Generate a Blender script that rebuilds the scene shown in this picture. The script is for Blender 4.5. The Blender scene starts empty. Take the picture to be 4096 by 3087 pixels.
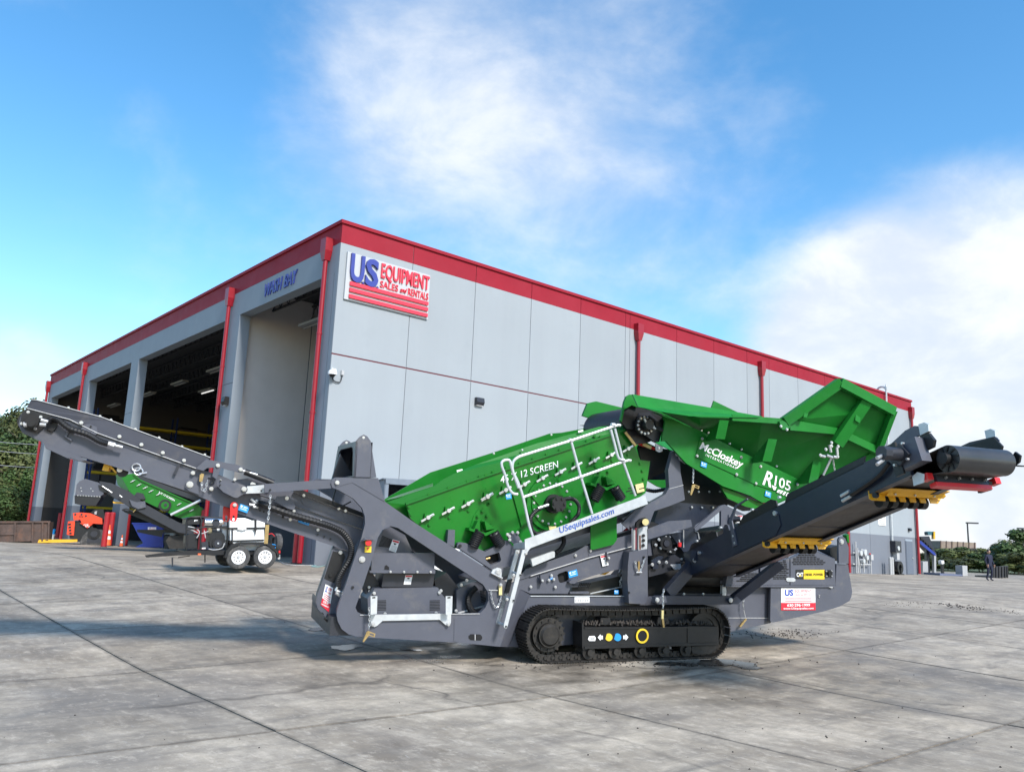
import bpy, bmesh, math, random
from mathutils import Vector, Matrix, noise as mnoise
from mathutils.geometry import tessellate_polygon
random.seed(11)
R=math.radians
sc=bpy.context.scene
# ------------------------------------------------------------------ camera, world, sun, exposure
F=3294.8; PITCH=R(10.779); ROLL=R(2.349); CH=1.7          # focal length in pixels of a 4096 px wide frame
cr,sr=math.cos(ROLL),math.sin(ROLL); cp,sp=math.cos(PITCH),math.sin(PITCH)
EYE=Vector((0,0,CH))
r0=Vector((1,0,0)); f0=Vector((0,cp,sp)); u0=Vector((0,-sp,cp))
cr_=r0*cr+u0*sr; cu_=u0*cr-r0*sr
cam=bpy.data.cameras.new('camera'); camo=bpy.data.objects.new('camera',cam); sc.collection.objects.link(camo)
cam.sensor_width=36; cam.lens=F/4096*36; cam.clip_end=4000; cam.clip_start=.1
m=Matrix.Identity(4)
for i in range(3):
    m[i][0]=cr_[i]; m[i][1]=cu_[i]; m[i][2]=-f0[i]; m[i][3]=EYE[i]
camo.matrix_world=m; sc.camera=camo
sc.render.resolution_x=1024; sc.render.resolution_y=771
sc.view_settings.view_transform='Standard'; sc.view_settings.look='None'
sc.view_settings.exposure=0.78; sc.view_settings.gamma=1
def ray(px,py):
    u=px-2048; v=py-1543.5
    u,v=cr*u+sr*v,-sr*u+cr*v
    return Vector((u/F, cp+v/F*sp, sp-v/F*cp))
SUN_EL=R(40); SUN_AZ=R(143)      # azimuth clockwise from +Y (view direction): behind and right of the camera
sdir=Vector((math.sin(SUN_AZ)*math.cos(SUN_EL),math.cos(SUN_AZ)*math.cos(SUN_EL),math.sin(SUN_EL)))
sl=bpy.data.lights.new('sun','SUN'); sl.energy=3.0; sl.angle=R(9.0); sl.color=(1,.955,.89)
so=bpy.data.objects.new('sun',sl); sc.collection.objects.link(so)
so.rotation_euler=sdir.to_track_quat('Z','Y').to_euler()
w=bpy.data.worlds.new('World'); sc.world=w; w.use_nodes=True
nt=w.node_tree; N=nt.nodes; L=nt.links; N.clear()
def nn(nt,t,**k):
    n=nt.nodes.new(t)
    for a,b in k.items(): setattr(n,a,b)
    return n
sky=nn(nt,'ShaderNodeTexSky'); sky.sky_type='NISHITA'; sky.sun_disc=False
sky.sun_elevation=SUN_EL; sky.sun_rotation=SUN_AZ; sky.air_density=1.15; sky.dust_density=.5; sky.ozone_density=1.6
hs=nn(nt,'ShaderNodeHueSaturation'); hs.inputs['Saturation'].default_value=1.33; hs.inputs['Hue'].default_value=.496; hs.inputs['Value'].default_value=1.0
L.new(sky.outputs[0],hs.inputs['Color'])
tc=nn(nt,'ShaderNodeTexCoord')
def vmath(op,a,b=None):
    n=nn(nt,'ShaderNodeVectorMath',operation=op)
    for i,x in enumerate((a,b)):
        if x is None: continue
        if isinstance(x,(tuple,Vector)): n.inputs[i].default_value=tuple(x)
        else: L.new(x,n.inputs[i])
    return n
def smath(op,a,b=0.,c=0.,clamp=False):
    n=nn(nt,'ShaderNodeMath',operation=op); n.use_clamp=clamp
    for i,x in enumerate((a,b,c)):
        if isinstance(x,(int,float)): n.inputs[i].default_value=x
        else: L.new(x,n.inputs[i])
    return n.outputs[0]
def smooth(x,a,b):
    n=nn(nt,'ShaderNodeMapRange',interpolation_type='SMOOTHSTEP')
    L.new(x,n.inputs[0]); n.inputs[1].default_value=a; n.inputs[2].default_value=b
    return n.outputs[0]
dirv=vmath('NORMALIZE',tc.outputs['Generated']).outputs[0]
sep=nn(nt,'ShaderNodeSeparateXYZ'); L.new(dirv,sep.inputs[0])
def noise(vec,scale,detail,rough,dist=0.):
    n=nn(nt,'ShaderNodeTexNoise'); L.new(vec,n.inputs['Vector'])
    n.inputs['Scale'].default_value=scale; n.inputs['Detail'].default_value=detail
    n.inputs['Roughness'].default_value=rough; n.inputs['Distortion'].default_value=dist
    return n.outputs[0]
sv=vmath('MULTIPLY',dirv,(1,1,1.5)).outputs[0]
n1=noise(sv,2.3,7,.56,.35); n2=noise(sv,6.5,6,.6,.2)
def blob(px,py,r_in,r_out):
    d=ray(px,py).normalized()
    dp=vmath('DOT_PRODUCT',dirv,d).outputs['Value']
    return smooth(dp,math.cos(R(r_out)),math.cos(R(r_in)))
fld=smath('ADD',smath('MULTIPLY',n1,.68),smath('MULTIPLY',n2,.32))
def addw(a,b,wt): return smath('MULTIPLY_ADD',b,wt,a)
bias=addw(addw(addw(addw(addw(smath('ADD',0,0),blob(2150,700,3,19),.11),blob(1950,-100,4,19),.10),blob(3950,1450,6,16),.5),blob(3350,1350,1,9),.15),blob(30,1560,1,5),.2)
low=smooth(sep.outputs[2],.16,-.02)          # haze of cloud near the horizon
bias=addw(addw(bias,low,.08),blob(3650,250,4,17),-.09)
bias=addw(bias,blob(200,700,4,18),-.05)
cl=smath('ADD',fld,bias)
c1=smath('MULTIPLY',smooth(cl,.44,.93),.95)
cmix=nn(nt,'ShaderNodeMix',data_type='RGBA')
shade=nn(nt,'ShaderNodeMix',data_type='RGBA'); L.new(smooth(n2,.35,.65),shade.inputs[0])
shade.inputs[6].default_value=(3.1,3.4,3.9,1); shade.inputs[7].default_value=(4.1,4.2,4.3,1)
L.new(c1,cmix.inputs[0]); L.new(hs.outputs[0],cmix.inputs[6]); L.new(shade.outputs[2],cmix.inputs[7])
bg=nn(nt,'ShaderNodeBackground'); bg.inputs[1].default_value=.15
wo=nn(nt,'ShaderNodeOutputWorld'); L.new(cmix.outputs[2],bg.inputs[0]); L.new(bg.outputs[0],wo.inputs[0])

# ------------------------------------------------------------------ helpers
COL=sc.collection
def link(o,parent=None):
    COL.objects.link(o)
    if parent is not None: o.parent=parent
    return o
def tag(o,label,cat,group=None,kind=None):
    if label: o['label']=label
    if cat: o['category']=cat
    if group: o['group']=group
    if kind: o['kind']=kind
    return o
def thing(name,label,cat,loc=(0,0,0),rz=0,group=None,matrix=None):
    o=bpy.data.objects.new(name,None); link(o); o.empty_display_size=.3
    if matrix is not None: o.matrix_world=matrix
    else: o.location=loc; o.rotation_euler=(0,0,rz)
    return tag(o,label,cat,group)
class MB:
    def __init__(s): s.v=[]; s.f=[]
    def add(s,vs,fs):
        k=len(s.v); s.v+= [Vector(x) for x in vs]; s.f+=[tuple(i+k for i in f) for f in fs]; return s
    def box(s,x0,x1,y0,y1,z0,z1,M=None):
        vs=[Vector((x,y,z)) for x in (x0,x1) for y in (y0,y1) for z in (z0,z1)]
        if M is not None: vs=[M@v for v in vs]
        return s.add(vs,[(0,1,3,2),(4,6,7,5),(0,4,5,1),(2,3,7,6),(0,2,6,4),(1,5,7,3)])
    def cyl(s,p0,p1,r,n=12,r2=None,cap=True):
        p0=Vector(p0);p1=Vector(p1); r2=r if r2 is None else r2
        d=(p1-p0).normalized(); a=d.orthogonal().normalized(); b=d.cross(a)
        vs=[];
        for P,q in((p0,r),(p1,r2)):
            for i in range(n):
                t=2*math.pi*(i+.5)/n; vs.append(P+(a*math.cos(t)+b*math.sin(t))*q)
        fs=[(i,(i+1)%n,n+(i+1)%n,n+i) for i in range(n)]
        if cap: fs+=[tuple(range(n))[::-1],tuple(range(n,2*n))]
        return s.add(vs,fs)
    def ring(s,p0,p1,ri,ro,n=24):
        p0=Vector(p0);p1=Vector(p1);d=(p1-p0).normalized();a=d.orthogonal().normalized();b=d.cross(a);vs=[]
        for P,q in((p0,ro),(p1,ro),(p1,ri),(p0,ri)):
            for i in range(n):
                t=2*math.pi*i/n; vs.append(P+(a*math.cos(t)+b*math.sin(t))*q)
        fs=[]
        for k in range(4):
            for i in range(n):
                fs.append((k*n+i,k*n+(i+1)%n,((k+1)%4)*n+(i+1)%n,((k+1)%4)*n+i))
        return s.add(vs,fs)
    def tube(s,pts,r,n=8,radii=None,closed=False):
        pts=[Vector(p) for p in pts]; m_=len(pts); rings=[]; a=None
        for i,p in enumerate(pts):
            if closed: d=pts[(i+1)%m_]-pts[i-1]
            else: d=(pts[min(i+1,m_-1)]-pts[max(i-1,0)])
            d.normalize()
            a=(d.orthogonal() if a is None else a-d*a.dot(d)).normalized(); b=d.cross(a)
            q=r if radii is None else radii[i]
            rings.append([p+(a*math.cos(2*math.pi*j/n)+b*math.sin(2*math.pi*j/n))*q for j in range(n)])
        vs=[v for g in rings for v in g]; fs=[]
        for i in range(m_ if closed else m_-1):
            k=(i+1)%m_
            for j in range(n): fs.append((i*n+j,i*n+(j+1)%n,k*n+(j+1)%n,k*n+j))
        if not closed: fs+=[tuple(range(n))[::-1],tuple(range((m_-1)*n,m_*n))]
        return s.add(vs,fs)
    def prism(s,poly,vec,holes=()):
        vec=Vector(vec); loops=[[Vector(p) for p in l] for l in [poly]+list(holes)]
        flat=[p for l in loops for p in l]; n=len(flat)
        tris=tessellate_polygon(loops)
        fs=[tuple(t) for t in tris]+[tuple(n+i for i in t[::-1]) for t in tris]
        k=0
        for l in loops:
            c=len(l)
            for i in range(c): fs.append((k+i,k+(i+1)%c,n+k+(i+1)%c,n+k+i))
            k+=c
        return s.add(flat+[p+vec for p in flat],fs)
    def mesh(s,name,mat=None,smooth=False):
        me=bpy.data.meshes.new(name); me.from_pydata([tuple(v) for v in s.v],[],s.f); 
        bm=bmesh.new(); bm.from_mesh(me); bmesh.ops.recalc_face_normals(bm,faces=bm.faces); bm.to_mesh(me); bm.free()
        if mat is not None: me.materials.append(mat)
        if smooth:
            me.polygons.foreach_set('use_smooth',[True]*len(me.polygons)); me.set_sharp_from_angle(angle=R(38))
        me.update(); return me
    def build(s,name,mat=None,parent=None,smooth=False):
        return link(bpy.data.objects.new(name,s.mesh(name,mat,smooth)),parent)
def inst(name,me,parent,loc=(0,0,0),rot=None,scale=None,M=None):
    o=bpy.data.objects.new(name,me); link(o,parent)
    if M is not None: o.matrix_local=M
    else:
        o.location=loc
        if rot is not None: o.rotation_euler=rot
        if scale is not None: o.scale=scale
    return o
def catmull(pts,k=6):
    pts=[Vector(p) for p in pts]; out=[]
    P=[pts[0]*2-pts[1]]+pts+[pts[-1]*2-pts[-2]]
    for i in range(1,len(P)-2):
        for j in range(k):
            t=j/k; a,b,c,d=P[i-1],P[i],P[i+1],P[i+2]
            out.append(.5*((2*b)+(c-a)*t+(2*a-5*b+4*c-d)*t*t+(3*b-a-3*c+d)*t**3))
    out.append(pts[-1]); return out
TEXTC={}
def text_mesh(name,body,P0,xv,yv,mat,ext=.002,bold=0.,shear=0.,space=1.0,wfit=True):
    """flat or raised lettering: baseline start P0, xv spans the whole line, yv the capital height"""
    key=(body,bold,shear,space)
    P0=Vector(P0);xv=Vector(xv);yv=Vector(yv)
    if key not in TEXTC:
        c=bpy.data.curves.new('t','FONT'); c.body=body; c.size=1; c.offset=bold; c.shear=shear; c.extrude=.5; c.space_character=space; c.resolution_u=3
        o=bpy.data.objects.new('t',c); COL.objects.link(o)
        dg=bpy.context.evaluated_depsgraph_get(); me=bpy.data.meshes.new_from_object(o.evaluated_get(dg))
        vs=[v.co.copy() for v in me.vertices]; fs=[tuple(p.vertices) for p in me.polygons]
        bpy.data.objects.remove(o); bpy.data.curves.remove(c); bpy.data.meshes.remove(me)
        TEXTC[key]=(vs,fs)
    vs,fs=TEXTC[key]
    x0=min(v.x for v in vs); x1=max(v.x for v in vs)
    nz=xv.cross(yv).normalized(); b=MB()
    b.add([P0+xv*((v.x-x0)/(x1-x0))+yv*(v.y/.69)+nz*((v.z+.5)*ext) for v in vs],fs)
    return b.mesh(name,mat)

# ------------------------------------------------------------------ materials
def mat(name,col,rough=.5,metal=0.,var=.12,scale=4.,bump=0.,bscale=60.,spec=.5,coat=0.,dirt=None,dscale=1.5,dmin=.5,dmax=.7,emit=None,detail=5,stretch=None,coord='Object'):
    M_=bpy.data.materials.new(name); M_.use_nodes=True; t=M_.node_tree; b=t.nodes['Principled BSDF']
    b.inputs['Roughness'].default_value=rough; b.inputs['Metallic'].default_value=metal
    b.inputs['Specular IOR Level'].default_value=spec; b.inputs['Coat Weight'].default_value=coat; b.inputs['Coat Roughness'].default_value=.12
    tcn=nn(t,'ShaderNodeTexCoord'); vec=tcn.outputs[coord]
    if stretch:
        mp_=nn(t,'ShaderNodeMapping'); t.links.new(vec,mp_.inputs[0]); mp_.inputs['Scale'].default_value=stretch; vec=mp_.outputs[0]
    def nz(s,d=detail,r=.6):
        n=nn(t,'ShaderNodeTexNoise'); t.links.new(vec,n.inputs['Vector']); n.inputs['Scale'].default_value=s; n.inputs['Detail'].default_value=d; n.inputs['Roughness'].default_value=r; return n.outputs[0]
    col=tuple(col)+(1,)
    mix=nn(t,'ShaderNodeMix',data_type='RGBA'); mr=nn(t,'ShaderNodeMapRange'); t.links.new(nz(scale),mr.inputs[0]); mr.inputs[1].default_value=.3; mr.inputs[2].default_value=.7
    t.links.new(mr.outputs[0],mix.inputs[0])
    mix.inputs[6].default_value=tuple(c*(1-var) for c in col[:3])+(1,); mix.inputs[7].default_value=tuple(min(1,c*(1+var)) for c in col[:3])+(1,)
    out=mix.outputs[2]
    if dirt:
        m2=nn(t,'ShaderNodeMix',data_type='RGBA'); r2=nn(t,'ShaderNodeMapRange'); t.links.new(nz(dscale,8,.7),r2.inputs[0]); r2.inputs[1].default_value=dmin; r2.inputs[2].default_value=dmax
        t.links.new(r2.outputs[0],m2.inputs[0]); t.links.new(out,m2.inputs[6]); m2.inputs[7].default_value=tuple(dirt)+(1,); out=m2.outputs[2]
    t.links.new(out,b.inputs['Base Color'])
    rr=nn(t,'ShaderNodeMapRange'); t.links.new(nz(scale*2.3),rr.inputs[0]); rr.inputs[3].default_value=max(.02,rough-.1); rr.inputs[4].default_value=min(1,rough+.12); t.links.new(rr.outputs[0],b.inputs['Roughness'])
    if bump:
        bp=nn(t,'ShaderNodeBump'); t.links.new(nz(bscale,3),bp.inputs['Height']); bp.inputs['Strength'].default_value=bump; bp.inputs['Distance'].default_value=.01; t.links.new(bp.outputs[0],b.inputs['Normal'])
    if emit: b.inputs['Emission Color'].default_value=tuple(emit[:3])+(1,); b.inputs['Emission Strength'].default_value=emit[3]
    return M_
GREY=mat('grey_machine_paint',(.08,.085,.108),.42,var=.07,bump=.05,bscale=220,dirt=(.2,.185,.165),dscale=2.2,dmin=.55,dmax=.95)
DKGREY=mat('dark_grey_paint',(.022,.024,.032),.42,var=.1)
NAVY=mat('blue_black_paint',(.014,.02,.036),.36,var=.1,bump=.04,bscale=200)
BLACK=mat('black_steel',(.007,.007,.008),.45,var=.25,scale=8)
RUBBER=mat('black_rubber',(.008,.008,.009),.5,var=.3,scale=10,bump=.08)
BELT=mat('worn_conveyor_belt',(.04,.036,.035),.5,var=.25,scale=3,dirt=(.1,.08,.06),dscale=2,dmin=.5,dmax=.8)
GREEN=mat('green_machine_paint',(.008,.15,.014),.3,var=.12,scale=2,coat=.1,spec=.25,dirt=(.018,.16,.026),dscale=1.2,dmin=.55,dmax=.8)
GREENL=mat('green_feeder_paint',(.012,.165,.022),.42,var=.12,scale=2,spec=.2,dirt=(.035,.18,.055),dscale=1.6,dmin=.5,dmax=.85)
GREENM=mat('green_matt_paint',(.01,.145,.017),.55,var=.08,scale=2,spec=.25)
GALV=mat('galvanised_steel',(.52,.54,.55),.38,metal=.25,var=.12,scale=9,bump=.03)
ZINC=mat('zinc_bolt',(.55,.56,.57),.3,metal=.6,var=.1)
BRASS=mat('brass_pin',(.42,.3,.13),.4,metal=.7,var=.2,scale=20)
YELLOW=mat('yellow_paint',(.75,.4,.02),.4,var=.07,bump=.03)
PALEYEL=mat('pale_yellow_plate',(.75,.62,.28),.45,var=.05)
REDP=mat('red_paint',(.6,.02,.022),.35,var=.08)
WHITED=mat('white_vinyl',(.82,.82,.82),.4,var=.02)
BLUED=mat('blue_vinyl',(.02,.3,.75),.4,var=.05)
NAVYT=mat('blue_lettering',(.012,.05,.35),.4,var=.03)
REDT=mat('red_lettering',(.6,.018,.04),.4,var=.03)
BLACKT=mat('black_lettering',(.012,.012,.012),.4,var=.02)
YELD=mat('yellow_vinyl',(.82,.55,.03),.4,var=.03)
GREYT=mat('grey_print',(.4,.4,.4),.5,var=.2,scale=30)
MUD=mat('track_mud',(.05,.042,.036),.95,var=.5,scale=20,bump=.3,bscale=50)
TRACKM=mat('track_steel',(.02,.018,.016),.55,metal=.2,var=.4,scale=12,bump=.15,bscale=90,dirt=(.06,.05,.042),dscale=5,dmin=.5,dmax=.75)
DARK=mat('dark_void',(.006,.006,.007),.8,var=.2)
# ------------------------------------------------------------------ ground
TH=R(40.516); CA,SA=math.cos(TH),math.sin(TH); BC=Vector((-6.004,26.627,.75))
def gz(y):
    q=lambda t: .5*(t+math.sqrt(t*t+.36))
    return .047*(q(y-10.5)-q(y-26.457))
def gpt(px,py):
    d=ray(px,py); t=1.
    for _ in range(60):
        P=EYE+d*t; t=t*(CH-gz(P.y))/max(1e-6,(CH-P.z))
    return EYE+d*t
def at(px,py,Y): d=ray(px,py); return EYE+d*(Y/d.y)
def project(P):
    d=P-EYE; yc=d.dot(f0); u=F*d.dot(r0)/yc; v=-F*d.dot(u0)/yc
    return 2048+cr*u-sr*v,1543.5+sr*u+cr*v,yc
def concrete():
    M_=bpy.data.materials.new('weathered_concrete'); M_.use_nodes=True; t=M_.node_tree; b=t.nodes['Principled BSDF']; lk=t.links.new
    geo=nn(t,'ShaderNodeNewGeometry'); pos=geo.outputs['Position']
    def mth(op,a,b_=0.,c=0.):
        n=nn(t,'ShaderNodeMath',operation=op)
        for i,x in enumerate((a,b_,c)):
            if isinstance(x,(int,float)): n.inputs[i].default_value=x
            else: lk(x,n.inputs[i])
        return n.outputs[0]
    def dot(v,vec):
        n=nn(t,'ShaderNodeVectorMath',operation='DOT_PRODUCT'); lk(v,n.inputs[0]); n.inputs[1].default_value=vec; return n.outputs['Value']
    def mr(x,a,b_,c=0.,d=1.,sm=False):
        n=nn(t,'ShaderNodeMapRange'); 
        if sm: n.interpolation_type='SMOOTHSTEP'
        lk(x,n.inputs[0])
        for i,v in enumerate((a,b_,c,d)): n.inputs[i+1].default_value=v
        return n.outputs[0]
    p=dot(pos,(CA,SA,0)); q=dot(pos,(-SA,CA,0))
    cmb=nn(t,'ShaderNodeCombineXYZ'); lk(p,cmb.inputs[0]); lk(q,cmb.inputs[1]); pq=cmb.outputs[0]
    def nz(s,d=6,r=.6,st=(1,1,1),off=0,rot=0.,dist=0.):
        mp_=nn(t,'ShaderNodeMapping'); lk(pq,mp_.inputs[0]); mp_.inputs['Scale'].default_value=st; mp_.inputs['Location'].default_value=(off,off*.7,0); mp_.inputs['Rotation'].default_value=(0,0,rot)
        n=nn(t,'ShaderNodeTexNoise'); lk(mp_.outputs[0],n.inputs['Vector']); n.inputs['Scale'].default_value=s; n.inputs['Detail'].default_value=d; n.inputs['Roughness'].default_value=r; n.inputs['Distortion'].default_value=dist; return n.outputs[0]
    def mixc(f,a,bc):
        n=nn(t,'ShaderNodeMix',data_type='RGBA'); lk(f,n.inputs[0])
        for i,x in ((6,a),(7,bc)):
            if isinstance(x,tuple): n.inputs[i].default_value=x+(1,)
            else: lk(x,n.inputs[i])
        return n.outputs[2]
    c=mixc(mr(nz(.6,9,.66),.36,.62),(.19,.15,.105),(.53,.445,.335))
    c=mixc(mth('MULTIPLY',mr(nz(2.2,8,.7,(1,.35,1),5),.45,.72),.8),c,(.66,.565,.445))
    c=mixc(mth('MULTIPLY',mr(nz(1.3,9,.72,(.55,1.5,1),21,dist=.4),.5,.7),.85),c,(.11,.095,.078))
    c=mixc(mth('MULTIPLY',mr(nz(.32,5,.6,off=33),.52,.68),.55),c,(.14,.13,.125))
    c=mixc(mth('MULTIPLY',mr(nz(3.0,5,.6,(.09,1.6,1),11,R(-22)),.60,.75),.5),c,(.12,.11,.10))     # long tyre smears
    c=mixc(mth('MULTIPLY',mr(nz(26,3,.6,(1,.22,1),8,R(30)),.66,.74),.55),c,(.62,.60,.57))       # pale scuffs
    c=mixc(mr(nz(9,3,.5,off=41),.735,.77),c,(.035,.03,.028))                                     # oil drops
    c=mixc(mr(nz(70,2,.6,off=3),.35,.65,0,.25),c,(.2,.18,.16))
    c=mixc(mr(nz(3.6,11,.78,off=55),.38,.62,0,.62),c,(.2,.172,.14))
    c=mixc(mr(nz(7.5,9,.8,(1,.6,1),63),.52,.68,0,.55),c,(.66,.57,.455))
    def crack(sc_,off,wd,lo,hi,st,dist):
        wv=nn(t,'ShaderNodeVectorMath',operation='ADD'); nzv=nn(t,'ShaderNodeTexNoise'); lk(pq,nzv.inputs['Vector']); nzv.inputs['Scale'].default_value=1.1; nzv.inputs['Detail'].default_value=6
        ml=nn(t,'ShaderNodeVectorMath',operation='SCALE'); lk(nzv.outputs['Color'],ml.inputs[0]); ml.inputs['Scale'].default_value=dist; lk(pq,wv.inputs[0]); lk(ml.outputs[0],wv.inputs[1])
        mp_=nn(t,'ShaderNodeMapping'); lk(wv.outputs[0],mp_.inputs[0]); mp_.inputs['Location'].default_value=(off,off,0); mp_.inputs['Scale'].default_value=st
        vo=nn(t,'ShaderNodeTexVoronoi',feature='DISTANCE_TO_EDGE'); vo.voronoi_dimensions='2D'; lk(mp_.outputs[0],vo.inputs['Vector']); vo.inputs['Scale'].default_value=sc_
        return mth('MULTIPLY',mr(vo.outputs['Distance'],0.,wd,1.,0.),mr(nz(.5,4,.6,off=off),lo,hi))
    c=mixc(mth('MULTIPLY',crack(.2,4.,.012,.42,.56,(1,.55,1),1.2),.75),c,(.09,.075,.06))
    c=mixc(mth('MULTIPLY',crack(.28,13.,.05,.48,.62,(.4,1.3,1),1.6),.4),c,(.12,.1,.085))
    def jd(x,o,s):
        f=mth('FRACT',mth('ADD',mth('DIVIDE',mth('SUBTRACT',x,o),s),.5)); return mth('MULTIPLY',mth('ABSOLUTE',mth('SUBTRACT',f,.5)),s)
    j=mth('MINIMUM',jd(p,3.5,3.35),jd(q,7.1,3.55))
    j=mth('ADD',j,mth('MULTIPLY',mth('SUBTRACT',nz(5,5,.7),.5),.16))
    c=mixc(mr(j,.0,.06,.65,0.),c,(.075,.064,.052))
    oi=nn(t,'ShaderNodeObjectInfo'); 
    hsv=nn(t,'ShaderNodeHueSaturation'); lk(c,hsv.inputs['Color']); lk(mr(oi.outputs['Random'],0,1,.82,1.12),hsv.inputs['Value'])
    # damp concrete round the tracks, darkened further as painted shade of the machine
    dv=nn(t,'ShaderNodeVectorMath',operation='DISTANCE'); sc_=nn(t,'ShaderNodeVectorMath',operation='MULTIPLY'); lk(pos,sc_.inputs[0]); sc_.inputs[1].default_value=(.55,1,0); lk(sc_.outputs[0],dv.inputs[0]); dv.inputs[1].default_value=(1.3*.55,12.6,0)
    damp_shade=mth('MULTIPLY',mr(dv.outputs['Value'],4.2,.8,0,1,True),mr(nz(1.1,6,.6,(.6,1.4,1),77),.42,.6))
    c=mixc(mth('MULTIPLY',damp_shade,.78),hsv.outputs[0],(.06,.05,.04))
    lk(c,b.inputs['Base Color'])
    ro=mth('SUBTRACT',mr(nz(1.5,6),.3,.7,.62,.9),mth('MULTIPLY',damp_shade,.5)); lk(ro,b.inputs['Roughness'])
    bp=nn(t,'ShaderNodeBump'); lk(nz(60,4,.7),bp.inputs['Height']); bp.inputs['Strength'].default_value=.25; bp.inputs['Distance'].default_value=.01; lk(bp.outputs[0],b.inputs['Normal'])
    return M_
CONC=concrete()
DIRT=mat('joint_dirt',(.045,.038,.03),.95,var=.4,scale=6,bump=.2,coord='Object')
GRASS=mat('verge_ground',(.06,.09,.03),.95,var=.5,scale=.4,dirt=(.16,.14,.1),dscale=.2,bump=.3,bscale=8)
def sheet(name,x0,x1,ys,dz,mt):
    vs=[];fs=[]
    for y in ys: vs+=[(x0,y,gz(y)+dz),(x1,y,gz(y)+dz)]
    for i in range(len(ys)-1): fs.append((2*i,2*i+1,2*i+3,2*i+2))
    me=bpy.data.meshes.new(name); me.from_pydata(vs,[],fs); me.materials.append(mt); me.update()
    return tag(link(bpy.data.objects.new(name,me)),None,None,None,'structure')
ys=[-60,0,5]+[8+.5*i for i in range(44)]+[32,45,80,200,600,2500]
tag(sheet('ground',-1500,1500,ys,-.09,GRASS),'verge ground that runs out to the horizon','ground')
yard=tag(sheet('concrete_yard',-60,75,[y for y in ys if y<=45]+[76],-.03,DIRT),'stained concrete yard laid in square slabs with dirty joints','yard')
def slab(i,j,big=1,bj=1):
    p0,p1=3.5+3.35*i,3.5+3.35*(i+big); q0,q1=7.1+3.55*j,7.1+3.55*(j+bj); g=.009; n=6
    rnd=random.Random(i*131+j*17); dz=rnd.uniform(-.003,.003)
    vs=[];fs=[]
    for a in range(n+1):
        for c in range(n+1):
            p=p0+g+(p1-p0-2*g)*a/n; q=q0+g+(q1-q0-2*g)*c/n
            if a in(0,n): p+=rnd.uniform(-.006,.006)
            if c in(0,n): q+=rnd.uniform(-.006,.006)
            x=p*CA-q*SA; y=p*SA+q*CA; vs.append((x,y,gz(y)+dz))
    for a in range(n):
        for c in range(n):
            k=a*(n+1)+c; fs.append((k,k+n+1,k+n+2,k+1))
    ring=[a*(n+1) for a in range(n+1)]+[n*(n+1)+c for c in range(1,n+1)]+[a*(n+1)+n for a in range(n-1,-1,-1)]+[c for c in range(n-1,0,-1)]
    k0=len(vs); vs+=[(vs[r_][0],vs[r_][1],vs[r_][2]-.06) for r_ in ring]
    for k in range(len(ring)): fs.append((ring[k],ring[(k+1)%len(ring)],k0+(k+1)%len(ring),k0+k))
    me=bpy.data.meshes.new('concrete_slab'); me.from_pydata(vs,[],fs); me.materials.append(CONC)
    bm=bmesh.new(); bm.from_mesh(me); bmesh.ops.recalc_face_normals(bm,faces=bm.faces); bm.to_mesh(me); bm.free()
    link(bpy.data.objects.new('concrete_slab',me),yard)
for i in range(-14,24):
    for j in range(-14,24):
        pc,qc=3.5+3.35*(i+.5),7.1+3.55*(j+.5)
        if pc-1.7>12.75 and qc-1.8>24.2: continue
        x=pc*CA-qc*SA; y=pc*SA+qc*CA
        if 1.0<y<52 and abs(x)<.7*y+7.5: slab(i,j)
# far yard as one sheet
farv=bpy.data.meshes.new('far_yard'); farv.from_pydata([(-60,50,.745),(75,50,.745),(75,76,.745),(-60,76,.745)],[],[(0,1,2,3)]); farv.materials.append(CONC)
tag(link(bpy.data.objects.new('far_yard',farv)),'far end of the concrete yard behind the building','yard',None,'structure')
PUD=mat('puddle_water',(.03,.028,.026),.04,var=.1,spec=.6)
for k,(px,py,rx,ry) in enumerate([(1650,2600,.2,.02),(1285,2516,.16,.1),(1385,2588,.22,.1),(2900,2650,.34,.15),(2700,2655,.25,.08),(2990,2668,.2,.07)]):
    P=gpt(px,py); rnd=random.Random(k); n=26; vs=[];ph=rnd.random()*6
    for i in range(n):
        t=2*math.pi*i/n; rr=1+.25*math.sin(2*t+ph)+.18*math.sin(3*t+2*ph)+.1*math.sin(7*t+ph)
        x,y=P.x+rx*rr*math.cos(t),P.y+ry*2.2*rr*math.sin(t); vs.append((x,y,gz(y)+.0065))
    me=bpy.data.meshes.new('puddle'); me.from_pydata(vs,[],[tuple(range(n))]); me.materials.append(PUD)
    tag(link(bpy.data.objects.new('puddle',me)),None,None,None,'structure')

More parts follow.
